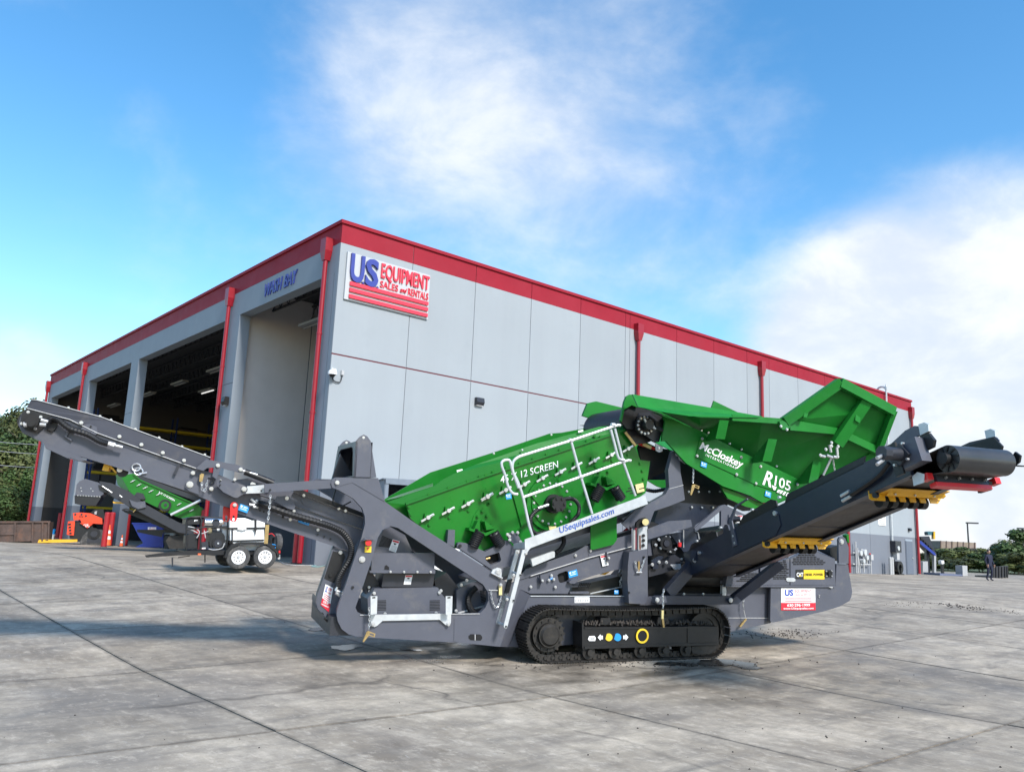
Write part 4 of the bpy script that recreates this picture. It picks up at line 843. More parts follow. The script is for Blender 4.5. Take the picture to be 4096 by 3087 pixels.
# --- collecting conveyor through the middle
mc=pl('collecting_conveyor',GREY,'5',[(60,648),(130,610),(270,560),(800,395),(1165,300),(1165,468),(810,560),(700,600),(640,625),(600,716),(270,716),(172,672)],-.78,.04,holes=[[(508,552),(520,538),(585,514),(600,520),(610,590),(600,605),(545,622),(522,612)]])
pl('upper_skirt',GREY,'5',[(230,500),(660,352),(760,290),(790,290),(1165,190),(1165,302),(800,397),(270,562),(150,600)],-.8,.02,mc); P=lps('5',[(270,560),(800,395),(1165,300)],-.815); MB().tube(P,.008,5).build('fold_highlight',GREYT,mc)  # pale tube painted as highlight along this fold
pl('skirt_lap',GREY,'5',[(790,395),(770,300),(795,288),(1165,190),(1165,300)],-.806,.006,mc)
pl('recess',DARK,'5',[(505,540),(610,510),(612,600),(520,625)],-.7,.02,mc); bolts('5',[(272,655),(489,657),(475,588),(455,555),(432,595),(668,378),(800,337)],-.81,.028,mc); pl('bumper',GREY,'5',[(612,610),(640,590),(800,555),(805,560),(690,600),(660,628),(620,625)],-.86,.1,mc)
danger('5',[(887,380),(938,372),(962,462),(908,475)],-.808,mc); info('5',[(603,522),(680,500),(690,555),(612,577)],-.79,mc); info('5',[(440,568),(465,562),(468,588),(443,592)],-.79,mc)
for x,y in ((375,608),(962,408)): pl('lifting_eye',GREY,'5',[(x-18,y-58),(x-5,y-45),(x+14,y-10),(x+8,y+25),(x-12,y+25)],-.86,.05,mc); bolts('5',[(x,y-8)],-.865,.026,mc)
pl('lamp_bar',GALV,'5',[(275,410),(300,400),(470,340),(485,345),(485,392),(290,473)],-.98,.06,mc)
pl('inner_beam',DKGREY,'5',[(120,540),(250,455),(600,330),(760,280),(1165,150),(1165,200),(760,310),(230,510)],-.6,.1,mc)
rc=pl('feed_end',GREY,'5',[(1305,145),(1490,75),(1690,62),(1700,122),(1515,178),(1310,235)],-.95,.03); pl('feed_skirt',GREY,'5',[(1308,240),(1500,185),(1505,345),(1330,380),(1308,380)],-.85,.03,rc)
pl('bearing_plate',BLACK,'5',[(1340,245),(1500,195),(1505,225),(1525,295),(1510,340),(1360,375)],-.88,.03,rc); P=lp('5',1455,268,-.9)
MB().ring(P,P-Vector((0,.05,0)),.055,.1,20).build('bearing',BLACK,rc,True); MB().cyl(P,P-Vector((0,.07,0)),.05,16).build('shaft',DKGREY,rc,True); bolts('5',[(1405,238),(1468,220),(1480,295),(1422,312),(1378,285),(1490,235)],-.91,.032,rc)
rod('grease_valve',REDP,'5',(1588,300),(1590,262),-.9,.03,rc); rod('valve_stem',ZINC,'5',(1588,262),(1584,238),-.9,.012,rc); pl('valve_block',BLACK,'5',[(1475,325),(1530,315),(1560,330),(1550,365),(1480,350)],-.93,.08,rc); bolts('5',[(1505,345),(1545,328),(1555,318)],-.935,.02,rc)
pl('red_flag_plate',REDP,'5',[(1075,175),(1128,128),(1165,140),(1165,170)],-.5,.02,rc)
# control valves bank, hose reel, fuel cap on the chassis deck
vb=pl('valve_bank',BLACK,'5',[(632,690),(640,660),(785,650),(790,685),(760,700)],-.6,.2)
for k in range(7):
    P=lp('5',690+15*k,668,-.7); MB().cyl(P,P+Vector((.02,-.02,.07)),.008,5).build('lever',BLACK,vb); MB().cyl(P+Vector((.02,-.02,.07)),P+Vector((.025,-.025,.085)),.014,6).build('knob',BLACK,vb)
pl('valve_tray',GREY,'5',[(618,700),(790,697),(790,716),(618,716)],-.78,.06,vb)
pl('tank',mat('olive_tank',(.06,.058,.05),.5),'5',[(640,720),(700,640),(1060,560),(1130,480),(1130,730)],-.45,.3)
bar('tank_rail',GALV,'5',(800,715),(1080,655),-.6,.015,.02); fc=pl('filler_neck',BLACK,'5',[(1065,545),(1110,545),(1120,730),(1060,730)],-.5,.1); MB().cyl(lp('5',1075,540,-.58),lp('5',1088,508,-.58),.05,16).build('filler_cap',ZINC,fc,True); chain('cap_chain','5',[(1085,560),(1063,610),(1072,655),(1085,610)],-.6,fc)
info('5',[(1012,683),(1050,683),(1050,718),(1012,718)],-.8,vb); pl('roller_guard',YELLOW,'5',[(895,545),(985,500),(1005,498),(960,530),(930,550)],-.6,.3,mc)
decal('shift_label',WHITED,'5',[(660,738),(792,736),(792,795),(660,797)],-.826,fm)
for k in range(6): decal('label_print',GREYT,'5',[(668+21*k,765),(680+21*k,762),(676+21*k,785),(668+21*k,788)],-.829,fm)
# support post with galvanised slide, arm
po=pl('support_post',GREY,'5',[(1145,348),(1225,335),(1305,320),(1308,735),(1292,808),(1142,802),(1128,600),(1132,470)],-.98,.18)
pl('slide_bar',GALV,'5',[(1225,140),(1305,120),(1302,322),(1225,336)],-.94,.06,po); bolts('5',[(1266,202),(1266,244),(1264,288)],-.945,.045,po,BOLTD); bar('rust_streak',mat('rust',(.12,.05,.03),.9,var=.4,scale=20),'5',(1238,200),(1240,325),-.943,.03,.004,po); rod('ram_rod',ZINC,'5',(1186,150),(1186,330),-.96,.022,po)
pl('pin_slot',BLACK,'5',[(1205,110),(1212,85),(1245,55),(1285,42),(1305,55),(1310,90),(1285,118),(1230,135),(1210,130)],-1.03,.05,po); rod('pivot_pin',PALEYEL,'5',(1288,82,-1.03),(1288,82,-1.12),-1.,.05,po,14); pl('slot',DARK,'5',[(1225,100),(1275,78),(1280,90),(1232,112)],-1.034,.004,po)
chain('safety_chain','5',[(1198,430),(1205,480),(1235,525),(1260,470),(1285,395)],-1.02,po); bar('lock_pin',BRASS,'5',(1230,430),(1230,520),-1.0,.03,.03,po); rod('pin_foot',ZINC,'5',(1205,528),(1255,528),-1.02,.01,po); bolts('5',[(1270,392),(1138,705)],-.985,.03,po,BOLTD)
sa=pl('support_arm',GREY,'4',[(1590,412),(1615,405),(1645,440),(1652,590),(1672,690),(1686,800),(1560,850),(1440,890),(1400,1000),(1370,1020),(1260,1030),(1180,950),(1240,930),(1310,880),(1530,755),(1560,700),(1552,560)],-.86,.1)
bolts('4',[(1622,434)],-.87,.045,sa); pl('arm_bend',GREYT,'4',[(1560,710),(1672,680),(1674,684),(1562,714)],-.866,.004,sa); pl('brace',GREY,'4',[(1180,990),(1290,880),(1310,880),(1240,960),(1240,1040)],-.9,.03,sa)
pl('cross_beam',NAVY,'4',[(1330,600),(1560,570),(1560,640),(1340,640)],.2,.1,sa); hose('hydraulic_hose',RUBBER,'4',[(1360,715),(1440,730),(1530,715)],-.4,.03,sa)
# --- feeder
fd=pl('feeder',GREENL,'4',[(1535,330),(1500,330),(1505,285),(1520,215),(1528,170),(1510,130),(1470,105),(1430,95),('6',0,462),('6',250,590),('6',740,828),('6',610,905),('6',520,960),('6',420,950),(2209,765),(1990,690),(1700,510)],-1.0,.04,mirror=True)
pl('name_plate',GREENL,'4',[(1812,292),(2150,450),('6',420,700),('6',660,820),('6',600,900),('6',380,830),('6',240,765),(2100,605),(1775,455)],-1.015,.015,fd)
bolts('4',[(1825,310),(1783,448),(2137,460),(2100,598)],-1.02,.03,fd); bolts('6',[(15,517),(412,706),(380,822),(662,828),(280,643),(248,760)],-1.02,.03,fd)
txt('lettering','McCloskey',WHITED,'4',(1800,388),(2142,545),(1822,335),-1.022,fd,bold=.022,ext=.003,shear=.1); txt('lettering','INTERNATIONAL',WHITED,'4',(1850,447),(2096,554),(1856,430),-1.022,fd,bold=.015,ext=.003,space=1.5)
txt('lettering','R',WHITED,'6',(424,826),(485,848),(450,735),-1.022,fd,bold=.02,ext=.003,shear=.08); txt('lettering','105',WHITED,'6',(505,832),(612,874),(514,768),-1.022,fd,bold=.012,ext=.003)
for q in ([(488,832),(522,846),(512,868),(500,865)],[(532,862),(552,868),(535,885),(522,882)],[(555,868),(568,872),(552,892),(540,890)],[(575,875),(588,880),(572,902),(560,897)],[(595,882),(608,887),(592,910),(582,905)]): decal('logo_bar',WHITED,'6',q,-1.023,fd)
info('4',[(1818,490),(1865,508),(1858,545),(1812,530)],-1.018,fd); info('6',[(448,870),(485,885),(480,920),(440,905)],-1.018,fd)
pl('lower_skirt',GREEN,'7',[(850,92),(930,120),(1100,210),(1310,272),(1225,315),(1060,275),(910,205),(870,140)],-.93,.04,fd); pl('lower_skirt',GREENL,'7',[(720,-5),(860,85),(1310,270),(1450,210),(1420,195),(860,30),(780,-10)],-.97,.03,fd)
# head drum, motor, guards
P=lp('4',1345,195,-.75); MB().cyl(P,P+Vector((0,1.5,0)),.3,28).build('head_drum',RUBBER,fd,True)
pl('head_guard',BLACK,'4',[(1170,170),(1200,10),(1215,-30),(1260,20),(1290,50),(1480,100),(1520,130),(1530,180),(1500,260),(1480,335),(1450,340),(1330,240),(1220,230)],-.84,.04,fd)
pl('head_wing',GREENL,'4',[(1200,12),(1218,-30),(1245,-45),(1290,-40),(1310,60),(1260,40),(1200,75),(1180,175),(1168,165)],-.9,.05,fd)
pl('motor_plate',DKGREY,'4',[(1305,130),(1320,105),(1400,95),(1500,190),(1505,235),(1470,335),(1440,335),(1310,235)],-.88,.03,fd); P=lp('4',1350,205,-.9)
b=MB(); b.cyl(P,P-Vector((0,.06,0)),.15,24); b.cyl(P-Vector((0,.06,0)),P-Vector((0,.2,0)),.075,16); b.build('hydraulic_motor',BLACK,fd,True)
for k in range(13):
    t=2*math.pi*k/13+.3; inst('bolt',BOLT,fd,P+Vector((.13*math.cos(t),-.06,.13*math.sin(t))),scale=(.014,1.2,.014))
for q in (((1385,190),(1440,215)),((1395,205),(1450,230)),((1360,150),(1380,190))): rod('hydraulic_fitting',ZINC,'4',q[0],q[1],-1.08,.018,fd)
hose('hydraulic_hose',RUBBER,'4',[(1445,215),(1480,235),(1505,245)],-1.06,.03,fd); hose('hydraulic_hose',RUBBER,'4',[(1395,130),(1440,165),(1450,200)],-1.0,.02,fd)
pl('latch_plate',BRASS,'4',[(1200,260),(1215,252),(1262,310),(1300,362),(1285,370),(1255,335)],-.78,.03,fd); pl('rubber_corner',BLACK,'4',[(1210,250),(1260,240),(1290,290),(1300,360)],-.76,.02,fd)
pl('scraper',REDP,'4',[(1305,350),(1335,325),(1345,345),(1450,385),(1445,400),(1330,365)],-.6,.04,fd); pl('scraper_plate',PALEYEL,'4',[(1350,340),(1420,370),(1415,395),(1348,365)],-.62,.02,fd); pl('tab_plate',GREYT,'4',[(1450,350),(1510,375),(1505,410),(1480,420),(1455,405)],-.88,.02,fd); bolts('4',[(1475,385)],-.885,.03,fd)
for z,y,q in (('4',.8,[(865,125),(905,25),(960,12),(975,10),(1180,60),(1180,130),(1100,160),(1050,145),(990,180),(985,220),(935,220),(940,150)]),): pl('far_head_wing',GREENL,z,q,y,.06,fd)
P=lp('4',1050,190,.55); MB().cyl(P,P+Vector((0,.3,0)),.13,20).build('drum_end',RUBBER,fd,True)
pl('far_hopper_tip',GREENL,'b',[(1100,562),(1113,524),(1240,585),(1240,620)],1.4,.03,fd)
# hopper walls
TR=[lp('6',x,y,-.88) for x,y in ((-230,350),(0,462),(380,655),(748,832))]       # trough top edge
RIM=[lp('6',x,y,-1.402) for x,y in ((-260,335),(0,372),(425,385),(545,398),(930,468),(1203,612))]
hp=MB(); 
hv=TR+RIM; hp.add(hv+[v+Vector((0,.03,0)) for v in hv],[(0,1,5,4),(1,2,6,5),(2,7,6),(2,8,7),(2,3,9,8),(10,14,15,11),(11,15,16,12),(12,16,17),(12,17,18),(12,18,19,13)])
hop=hp.build('hopper',GREENL,mach)
MB().add([Vector((v.x,-v.y,v.z)) for v in hv]+[Vector((v.x,-v.y+.03,v.z)) for v in hv],[(0,1,5,4),(1,2,6,5),(2,7,6),(2,8,7),(2,3,9,8),(10,14,15,11),(11,15,16,12),(12,16,17),(12,17,18),(12,18,19,13)]).build('far_wall',GREENL,hop)
def strip(name,mt,P,Q,w,d,par=hop):
    """square section member from P to Q: w along z-ish, d along -y"""
    t=(Q-P).normalized(); n=t.cross(Vector((0,1,0))).normalized()*w/2
    return MB().prism([P+n,Q+n,Q-n,P-n],(0,-d,0)).build(name,mt,par)
E2=lambda x,y,yy:lp('6',x,y,yy)
strip('rim_bar',GREENL,E2(200,378,-1.402),E2(545,402,-1.402),.09,.08); strip('rim_bar',GREENL,E2(545,402,-1.412),E2(935,472,-1.412),.1,.08); strip('rim_bar',GREENL,E2(985,505,-1.422),E2(1203,608,-1.422),.12,.1); strip('end_bar',GREENL,E2(1203,608,-1.402),E2(1000,722,-1.150),.1,.05)
# ribs: deep gussets between trough and rim with a light outer flange
def rib(top,bot,w=.17):
    a=E2(*top); b_=E2(*bot); t=(a-b_); 
    n=Vector((w/2,0,0)); MB().prism([a-n,a+n,b_+n,b_-n],(0,-.012,0)).build('rib_flange',GREENL,hop)
    i0=Vector((a.x,-1.331,a.z)); i1=Vector((b_.x,-.9,b_.z-.02)); MB().prism([a,i0,i1,b_],(.012,0,0)).build('rib_web',GREENL,hop)
rib((162,392,-1.442),(135,520,-1.361)); rib((492,520,-1.442),(452,672,-1.361)); rib((795,672,-1.442),(765,820,-1.361))
# raised rear wing
WG=[E2(550,400,-1.422),E2(940,118,-1.752),E2(1308,325,-1.752),E2(1203,602,-1.442),E2(930,468,-1.422)]
wgo=MB().prism([WG[0],WG[1],WG[2],WG[3],WG[4]],(0,.03,0)).build('rear_wing',GREENL,mach)
def wbar(a,b_,w,d,n='wing_bar',off=0): return strip(n,GREENL,a+Vector((0,off,0)),b_+Vector((0,off,0)),w,d,wgo)
wbar(E2(560,405,-1.432),E2(935,140,-1.763),.16,.1); wbar(E2(935,140,-1.763),E2(1300,335,-1.763),.15,.1,off=-.003); wbar(E2(1295,335,-1.763),E2(1195,600,-1.462),.1,.1,off=-.006); wbar(E2(910,560,-1.462),E2(1110,265,-1.723),.2,.1,off=-.009); wbar(E2(600,440,-1.442),E2(925,470,-1.452),.1,.06,off=.01)
MB().prism([E2(690,372,-1.582),E2(705,300,-1.582),E2(730,325,-1.582),E2(712,375,-1.582)],(0,-.05,0)).build('wing_lug',GREENL,wgo)
rb=[E2(1038,395,-1.682),E2(1042,342,-1.682),E2(1075,350,-1.682),E2(1070,415,-1.682)]; MB().prism(rb,(0,-.06,0)).build('wing_lug',GREENL,wgo)
pl('hinge_block',GREENL,'6',[(540,400),(560,392),(620,425),(600,462),(560,455)],-1.522,.08,wgo); bolts('6',[(549,433),(590,455)],-1.533,.03,wgo)
# side flap lying over the feeder
FL=[lp('b',x,y,yy) for x,y,yy in ((640,600,-.92),(655,520,-.95),(690,490,-1.121),(1370,606,-1.452),(1340,612,-1.502),(990,604,-1.502),(870,586,-1.452),(720,556,-1.301))]
MB().prism([FL[2],FL[3],FL[4],FL[5],FL[6],FL[7]],(0,.03,0)).build('side_flap',GREENL,hop)
bolts('6',[(8,462),(55,475),(200,550),(280,590),(380,625),(520,705),(690,775)],-.9,.024,hop)
rod('wing_ram',BLACK,'6',(790,845,-1.301),(838,765,-1.402),-1.301,.04,hop,12); rod('ram_rod',ZINC,'6',(838,765,-1.402),(893,648,-1.502),-1.402,.02,hop,10)
for q in (((820,632),(850,640)),((880,560),(890,610)),((930,575),(935,630)),((860,630),(900,645)),((905,640),(935,645))): rod('ram_bracket',ZINC,'6',q[0],q[1],-1.553,.024,hop)
bolts('6',[(818,630),(855,590),(893,545),(893,568),(938,570),(935,640)],-1.562,.034,hop); chain('safety_chain','6',[(905,655),(912,700),(918,740),(925,775)],-1.502,hop); rod('pin',BRASS,'6',(918,755),(922,778),-1.502,.012,hop)
chain('safety_chain','4',[(1752,505),(1754,560),(1752,620),(1750,675)],-.95,fd); pl('toggle_pin',BRASS,'4',[(1745,680),(1760,675),(1803,690),(1798,713),(1765,700),(1740,762),(1730,758)],-.95,.02,fd,holes=[[(1768,684),(1796,693),(1794,703),(1766,694)]])
pl('head_hook',ZINC,'4',[(1640,435),(1700,455),(1720,465),(1715,515),(1690,510),(1650,480)],-.95,.04,fd); hose('hook_wire',ZINC,'4',[(1720,505),(1760,520),(1795,530)],-.9,.01,fd,False,5)
# dark feeder underside and chutes
pl('under_guard',BLACK,'4',[(1310,380),(1330,345),(1590,405),(1700,512),(1990,690),(2030,845),(1480,832),(1560,700),(1545,560),(1400,640),(1390,600),(1420,490),(1335,480)],-.45,.05,fd)
ch=pl('discharge_chute',NAVY,'4',[(1480,850),(1530,815),(1990,845),(1770,1005),(1740,1060),(1560,1045),(1440,980)],-.6,.9); pl('chute_plate',BLACK,'4',[(1560,700),(2010,690),(2030,845),(1500,840)],-.5,.03,ch); bolts('4',[(1715,735),(1795,735),(1880,735),(1965,735),(1740,860),(1822,862),(1910,862)],-.62,.022,ch)
hg=pl('hood_guard',GREY,'7',[(850,312),(918,278),(1118,376),(870,468),(850,470)],-.98,.05); pl('guard_arm',GREY,'7',[(615,468),(845,270),(885,260),(920,278),(850,312),(640,490),(620,485)],-.97,.04,hg); rod('exhaust_pipe',DKGREY,'7',(930,392),(1020,385,-1.1),-1.0,.045,hg,14); pl('exhaust_flange',GREY,'7',[(918,350),(980,348),(995,430),(918,430)],-1.0,.02,hg); bolts('7',[(935,380),(978,358),(978,418),(930,420)],-1.005,.024,hg); danger('7',[(995,355),(1040,355),(1038,425),(992,420)],-.99,hg)
pl('lower_chute',NAVY,'7',[(400,520),(620,480),(700,600),(760,520),(860,480),(640,660),(520,680)],-.7,.05,ch); hose('chute_edge',GREYT,'7',[(620,495),(645,510),(655,560),(665,600)],-.72,.008,ch,False,5); bar('vertical_strip',GREYT,'7',(520,485),(520,640),-.74,.012,.01,ch)
# --- dark machinery behind the side conveyor
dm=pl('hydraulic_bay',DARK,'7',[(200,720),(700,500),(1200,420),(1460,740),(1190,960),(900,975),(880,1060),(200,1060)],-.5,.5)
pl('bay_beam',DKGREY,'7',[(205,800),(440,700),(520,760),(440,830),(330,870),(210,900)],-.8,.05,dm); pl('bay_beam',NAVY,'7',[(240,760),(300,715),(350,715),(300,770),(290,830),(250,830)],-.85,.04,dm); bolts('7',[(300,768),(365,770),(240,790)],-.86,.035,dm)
for k in range(5): rod('hydraulic_fitting',ZINC,'7',(400+8*k,795+9*k),(490+2*k,792+9*k),-.86,.011,dm)
rod('hydraulic_hose',RUBBER,'7',(420,830),(560,740),-.84,.025,dm); rod('hydraulic_hose',RUBBER,'7',(520,745),(610,720),-.86,.03,dm); bolts('7',[(500,740),(560,745),(640,735)],-.9,.025,dm)
# --- engine house
eh=MB().box(1.75,3.9,-.85,.85,1.06,1.42).build('engine_house',GREY,mach)
dr=pl('engine_door',GREY,'7',[(1464,742),(1600,672),(1642,655),(1858,742),(1862,972),(1464,970)],-.95,.1,eh); pl('engine_door',GREY,'7',[(1200,800),(1455,735),(1456,970),(1190,970)],-.95,.1,eh); pl('engine_door',GREY,'7',[(890,970),(905,880),(1180,810),(1180,970)],-.95,.1,eh); pl('sloped_lid',GREY,'7',[(1642,652,-.95),(1860,740,-.95),(1860,730,.3),(1660,630,.3)],-.9,.02,eh)
SLOT=MB(); SLOT.box(-.028,.028,-.004,.004,-.0085,.0085); SLOT=SLOT.mesh('vent_slot',DARK)
def slots(rows,dx=30):
    for (y,x0,x1,o) in rows:
        x=x0+o
        while x<x1: inst('vent_slot',SLOT,eh,lp('7',x,y,-.952)); x+=dx
slots([(690,1565,1650,0),(706,1545,1690,0),(722,1520,1710,10),(738,1500,1740,0),(755,1490,1770,10),(771,1490,1770,0),(787,1490,1770,12)])
slots([(755,1410,1440,0),(770,1380,1440,0),(786,1350,1440,8),(801,1330,1440,0),(817,1320,1440,10),(832,1315,1440,0),(848,1315,1440,10),(863,1315,1440,0),(882,1315,1440,10),(898,1315,1440,0),(914,1315,1440,10)]); slots([(870,1100,1170,0),(886,1060,1170,10),(902,1040,1170,0),(918,1020,1260,10),(934,1000,1260,0)])
decal('power_label',BLACKT,'7',[(1510,835),(1582,835),(1582,918),(1510,918)],-.954,eh); decal('power_label',YELD,'7',[(1582,837),(1765,836),(1765,920),(1582,918)],-.955,eh)
txt('lettering','CAT',WHITED,'7',(1518,895),(1576,895),(1518,862),-.957,eh,bold=.04); txt('lettering','DIESEL POWER',BLACKT,'7',(1590,888),(1752,887),(1590,868),-.958,eh,bold=.015); decal('logo_mark',YELD,'7',[(1536,893),(1550,878),(1562,893)],-.9605,eh)
pl('latch',BLACK,'7',[(1768,840),(1835,838),(1836,900),(1768,898)],-.965,.02,eh); bolts('7',[(1778,848),(1826,846),(1828,892),(1780,892)],-.97,.016,eh); rod('latch_handle',BLACK,'7',(1803,852),(1805,892),-.985,.014,eh)
pl('door_hinge',GALV,'7',[(1428,910),(1442,905),(1495,908),(1508,920),(1508,935),(1490,943),(1440,940),(1428,930)],-.962,.015,eh)
pl('rear_plate',GREY,'7',[(1290,985),(1862,984),(1872,784),(1975,790),(1985,880),(2000,960),(2010,1030),(2003,1075),(1985,1112),(1900,1160),(1750,1206),(1312,1302),(1295,1300),(1285,1285)],-.93,.05,eh,mirror=True); pl('door_sill',GREY,'7',[(890,972),(1862,974),(1862,990),(890,988)],-.96,.06,eh); pl('sill_tab',GREYT,'7',[(1800,986),(1840,986),(1838,998),(1822,996)],-.965,.02,eh)
pl('rear_bracket',GREY,'7',[(1890,570),(1900,548),(1925,540),(1950,560),(1980,640),(1978,780),(1892,780)],-.96,.04,eh); bolts('7',[(1915,588)],-.965,.06,eh); pl('rear_post',BLACK,'7',[(1815,640),(1890,620),(1890,760),(1815,705)],-.7,.3,eh); pl('rear_top',GREEN,'7',[(1960,530),(1980,520),(1985,600),(1970,590)],-.5,.1,eh)
MB().box(3.7,4.15,-.88,.88,.75,1.0).build('counterweight',GREY,eh)
us_label([lp('7',x,y,-.936) for x,y in ((1382,1000),(1683,1000),(1686,1193),(1381,1193))],eh,(0,-1,0)); bolts('7',[(1715,1060),(1713,1075)],-.935,.014,eh)
P=lps('7',[(905,1262),(1282,1263)],-.825); MB().cyl(P[0],P[1],.006,5).build('weld_bead',GREYT,fm)
chain('safety_chain','7',[(1050,1100),(1045,1140),(1050,1190)],-.9,eh); rod('pin_cord',GREYT,'7',(1050,1190),(1068,1268),-.9,.006,eh); bar('lock_pin',BRASS,'7',(1020,1340),(1075,1270),-.9,.03,.02,eh)
# --- side conveyor (swung out at right angles to the machine)
CY0,CZ0,ANG=-1.38,1.31,math.atan2(2.68-1.31,5.33-1.38); cdir=Vector((0,-math.cos(ANG),math.sin(ANG))); cn=Vector((0,math.sin(ANG),math.cos(ANG)))
CX0,CW,RH=1.0,.95,.34
def cv(s,wx,h): return Vector((CX0+wx,CY0,CZ0))+cdir*(s*.97)+cn*h
def cbox(name,mt,s0,s1,w0,w1,h0,h1,parent): 
    b=MB(); b.add([cv(s,w_,h) for s in (s0,s1) for w_ in (w0,w1) for h in (h0,h1)],[(0,1,3,2),(4,6,7,5),(0,4,5,1),(2,3,7,6),(0,2,6,4),(1,5,7,3)]); return b.build(name,mt,parent)
def cprism(name,mt,pts,w0,w1,parent=None): return MB().prism([cv(s,w0,h) for s,h in pts],Vector((w1-w0,0,0))).build(name,mt,parent or sv_)
sv_=cbox('side_conveyor',NAVY,-.35,4.3,0,.05,0,RH,mach)
cbox('rail_flange',NAVY,-.35,4.3,-.0,.11,RH-.002,RH+.012,sv_); cbox('rail_flange',NAVY,-.35,4.3,0,.11,-.012,0.001,sv_); cbox('far_rail',NAVY,-.35,4.4,CW-.05,CW,0,RH,sv_); cbox('rail_flange',NAVY,-.35,4.4,CW-.11,CW,-.012,.001,sv_)
DRUMB=mat('polished_belt',(.03,.03,.032),.36,var=.2,scale=3)
cbox('belt',BELT,-.7,4.74,.07,CW-.07,.14,.152,sv_)
MB().add([cv(*q) for q in ((-.7,.07,.03),(4.0,.07,.03),(4.74,.07,-.128),(4.74,CW-.07,-.128),(4.0,CW-.07,.03),(-.7,CW-.07,.03))]+[cv(q[0],q[1],q[2]+.012) for q in ((-.7,.07,.03),(4.0,.07,.03),(4.74,.07,-.128),(4.74,CW-.07,-.128),(4.0,CW-.07,.03),(-.7,CW-.07,.03))],[(0,1,4,5),(1,2,3,4),(6,11,10,7),(7,10,9,8),(0,6,7,1),(1,7,8,2),(3,9,10,4),(4,10,11,5)]).build('return_belt',BELT,sv_)
cprism('rail_splice',NAVY,[(.9,.0),(1.9,.0),(2.05,.1),(2.05,.24),(1.95,RH),(.9,RH)],-.012,-.001)
for s in (.2,1.2,2.2,3.2): cbox('cross_tie',NAVY,s,s+.08,.05,CW-.05,.03,.09,sv_)
P=cv(4.76,.07,.01); MB().cyl(P,P+Vector((CW-.14,0,0)),.142,32).build('head_drum',DRUMB,sv_,True); P=cv(-.7,.1,.05); MB().cyl(P,P+Vector((CW-.2,0,0)),.13,24).build('tail_drum',RUBBER,sv_,True)
for k in range(10):
    t=2*math.pi*k/10; P=cv(4.76,.062,.01)+cdir*.1*math.cos(t)+cn*.1*math.sin(t); MB().box(-.004,.01,-.03,.03,-.008,.008,Matrix.Translation(P)@Matrix.Rotation(-t,4,'X')).build('lagging_strip',BLACK,sv_)
P=cv(4.76,-.01,.01); MB().cyl(P,P+Vector((.09,0,0)),.06,16).build('drum_hub',BLACK,sv_,True)
# motor and housings at the head
cbox('motor_box',GREY,4.3,4.62,-.14,.0,.03,.3,sv_); cbox('motor_plate',BLACK,4.24,4.36,-.16,-.13,-.02,.34,sv_); P=cv(4.4,-.15,.18); b=MB(); b.cyl(P,P-Vector((.04,0,0)),.12,4); b.cyl(P-Vector((.04,0,0)),P-Vector((.2,0,0)),.07,20); b.cyl(P-Vector((.2,0,0)),P-Vector((.29,0,0)),.08,8); b.build('drive_motor',DKGREY,sv_,True)
for y_,z_ in ((.09,.09),(-.09,.09),(.09,-.09),(-.09,-.09)): MB().cyl(P+cdir*y_+cn*z_+Vector((-.03,0,0)),P+cdir*y_+cn*z_+Vector((-.06,0,0)),.014,6).build('bolt',ZINC,sv_)
for k,(dz,dx) in enumerate(((-.02,0),(-.07,.06))): MB().cyl(P+Vector((-.26,0,dz)),P+Vector((-.37,-.02,dz-.04-dx*.3)),.02,8).build('hydraulic_fitting',ZINC,sv_)
MB().tube(catmull([cv(4.1,-.05,.2),cv(3.9,-.05,.12),cv(3.6,-.04,.08),cv(3.4,-.04,.06)],8),.03,8).build('hydraulic_hose',RUBBER,sv_,True)
for h in (.1,.04): MB().cyl(cv(3.42,-.05,h),cv(3.27,-.05,h-.01),.02,8).build('hydraulic_fitting',ZINC,sv_)
cprism('head_plate',BLACK,[(4.58,.16),(4.7,.16),(4.74,.22),(4.7,.32),(4.58,.34)],-.02,.02); cprism('head_plate',BLACK,[(4.35,.05),(4.7,.1),(4.78,.2),(4.72,.33),(4.4,.36)],CW-.03,CW+.0)
cprism('wing_guard',GREY,[(3.95,RH),(4.4,RH),(4.6,.34),(4.64,.42),(4.56,.46),(4.42,.46)],-.02,.01); cprism('wing_guard',NAVY,[(3.9,.28),(4.6,.24),(4.75,.28),(4.72,.34),(4.4,.4),(4.25,.4)],CW-.01,CW+.015)
for w_ in (-.03,CW): cprism('galvanised_bracket',GALV,[(4.6,.33),(4.72,.33),(4.74,.4),(4.7,.44),(4.62,.45)],w_,w_+.05)
cprism('tail_wing',BLACK,[(4.7,-.06),(4.88,-.02),(4.92,.04),(4.88,.1),(4.8,.05)],CW-.0,CW+.03); MB().box(-.0,.12,-.03,.03,-.006,.006,Matrix.Translation(cv(4.85,CW-.02,-.05))).build('tail_plate',BLACK,sv_)
# red belt scraper
cbox('scraper_bar',REDP,4.46,4.55,.04,CW-.1,-.215,-.17,sv_); cbox('scraper_blade',DKGREY,4.5,4.54,.08,CW-.12,-.168,-.08,sv_)
for w_ in (-.04,CW+.0): cbox('scraper_end',REDP,4.44,4.54,w_,w_+.08,-.14,-.07,sv_)
cprism('scraper_bracket',GALV,[(4.34,-.15),(4.48,-.16),(4.52,-.08),(4.44,-.03),(4.36,-.05)],-.055,-.047); cprism('scraper_bracket',BLACK,[(4.34,-.19),(4.48,-.2),(4.52,-.12),(4.44,-.07),(4.36,-.07)],CW-.08,CW-.03)
for k in range(4): MB().cyl(cv(4.545,.2+.19*k,-.12),cv(4.57,.2+.19*k,-.12),.014,6).build('bolt',ZINC,sv_)
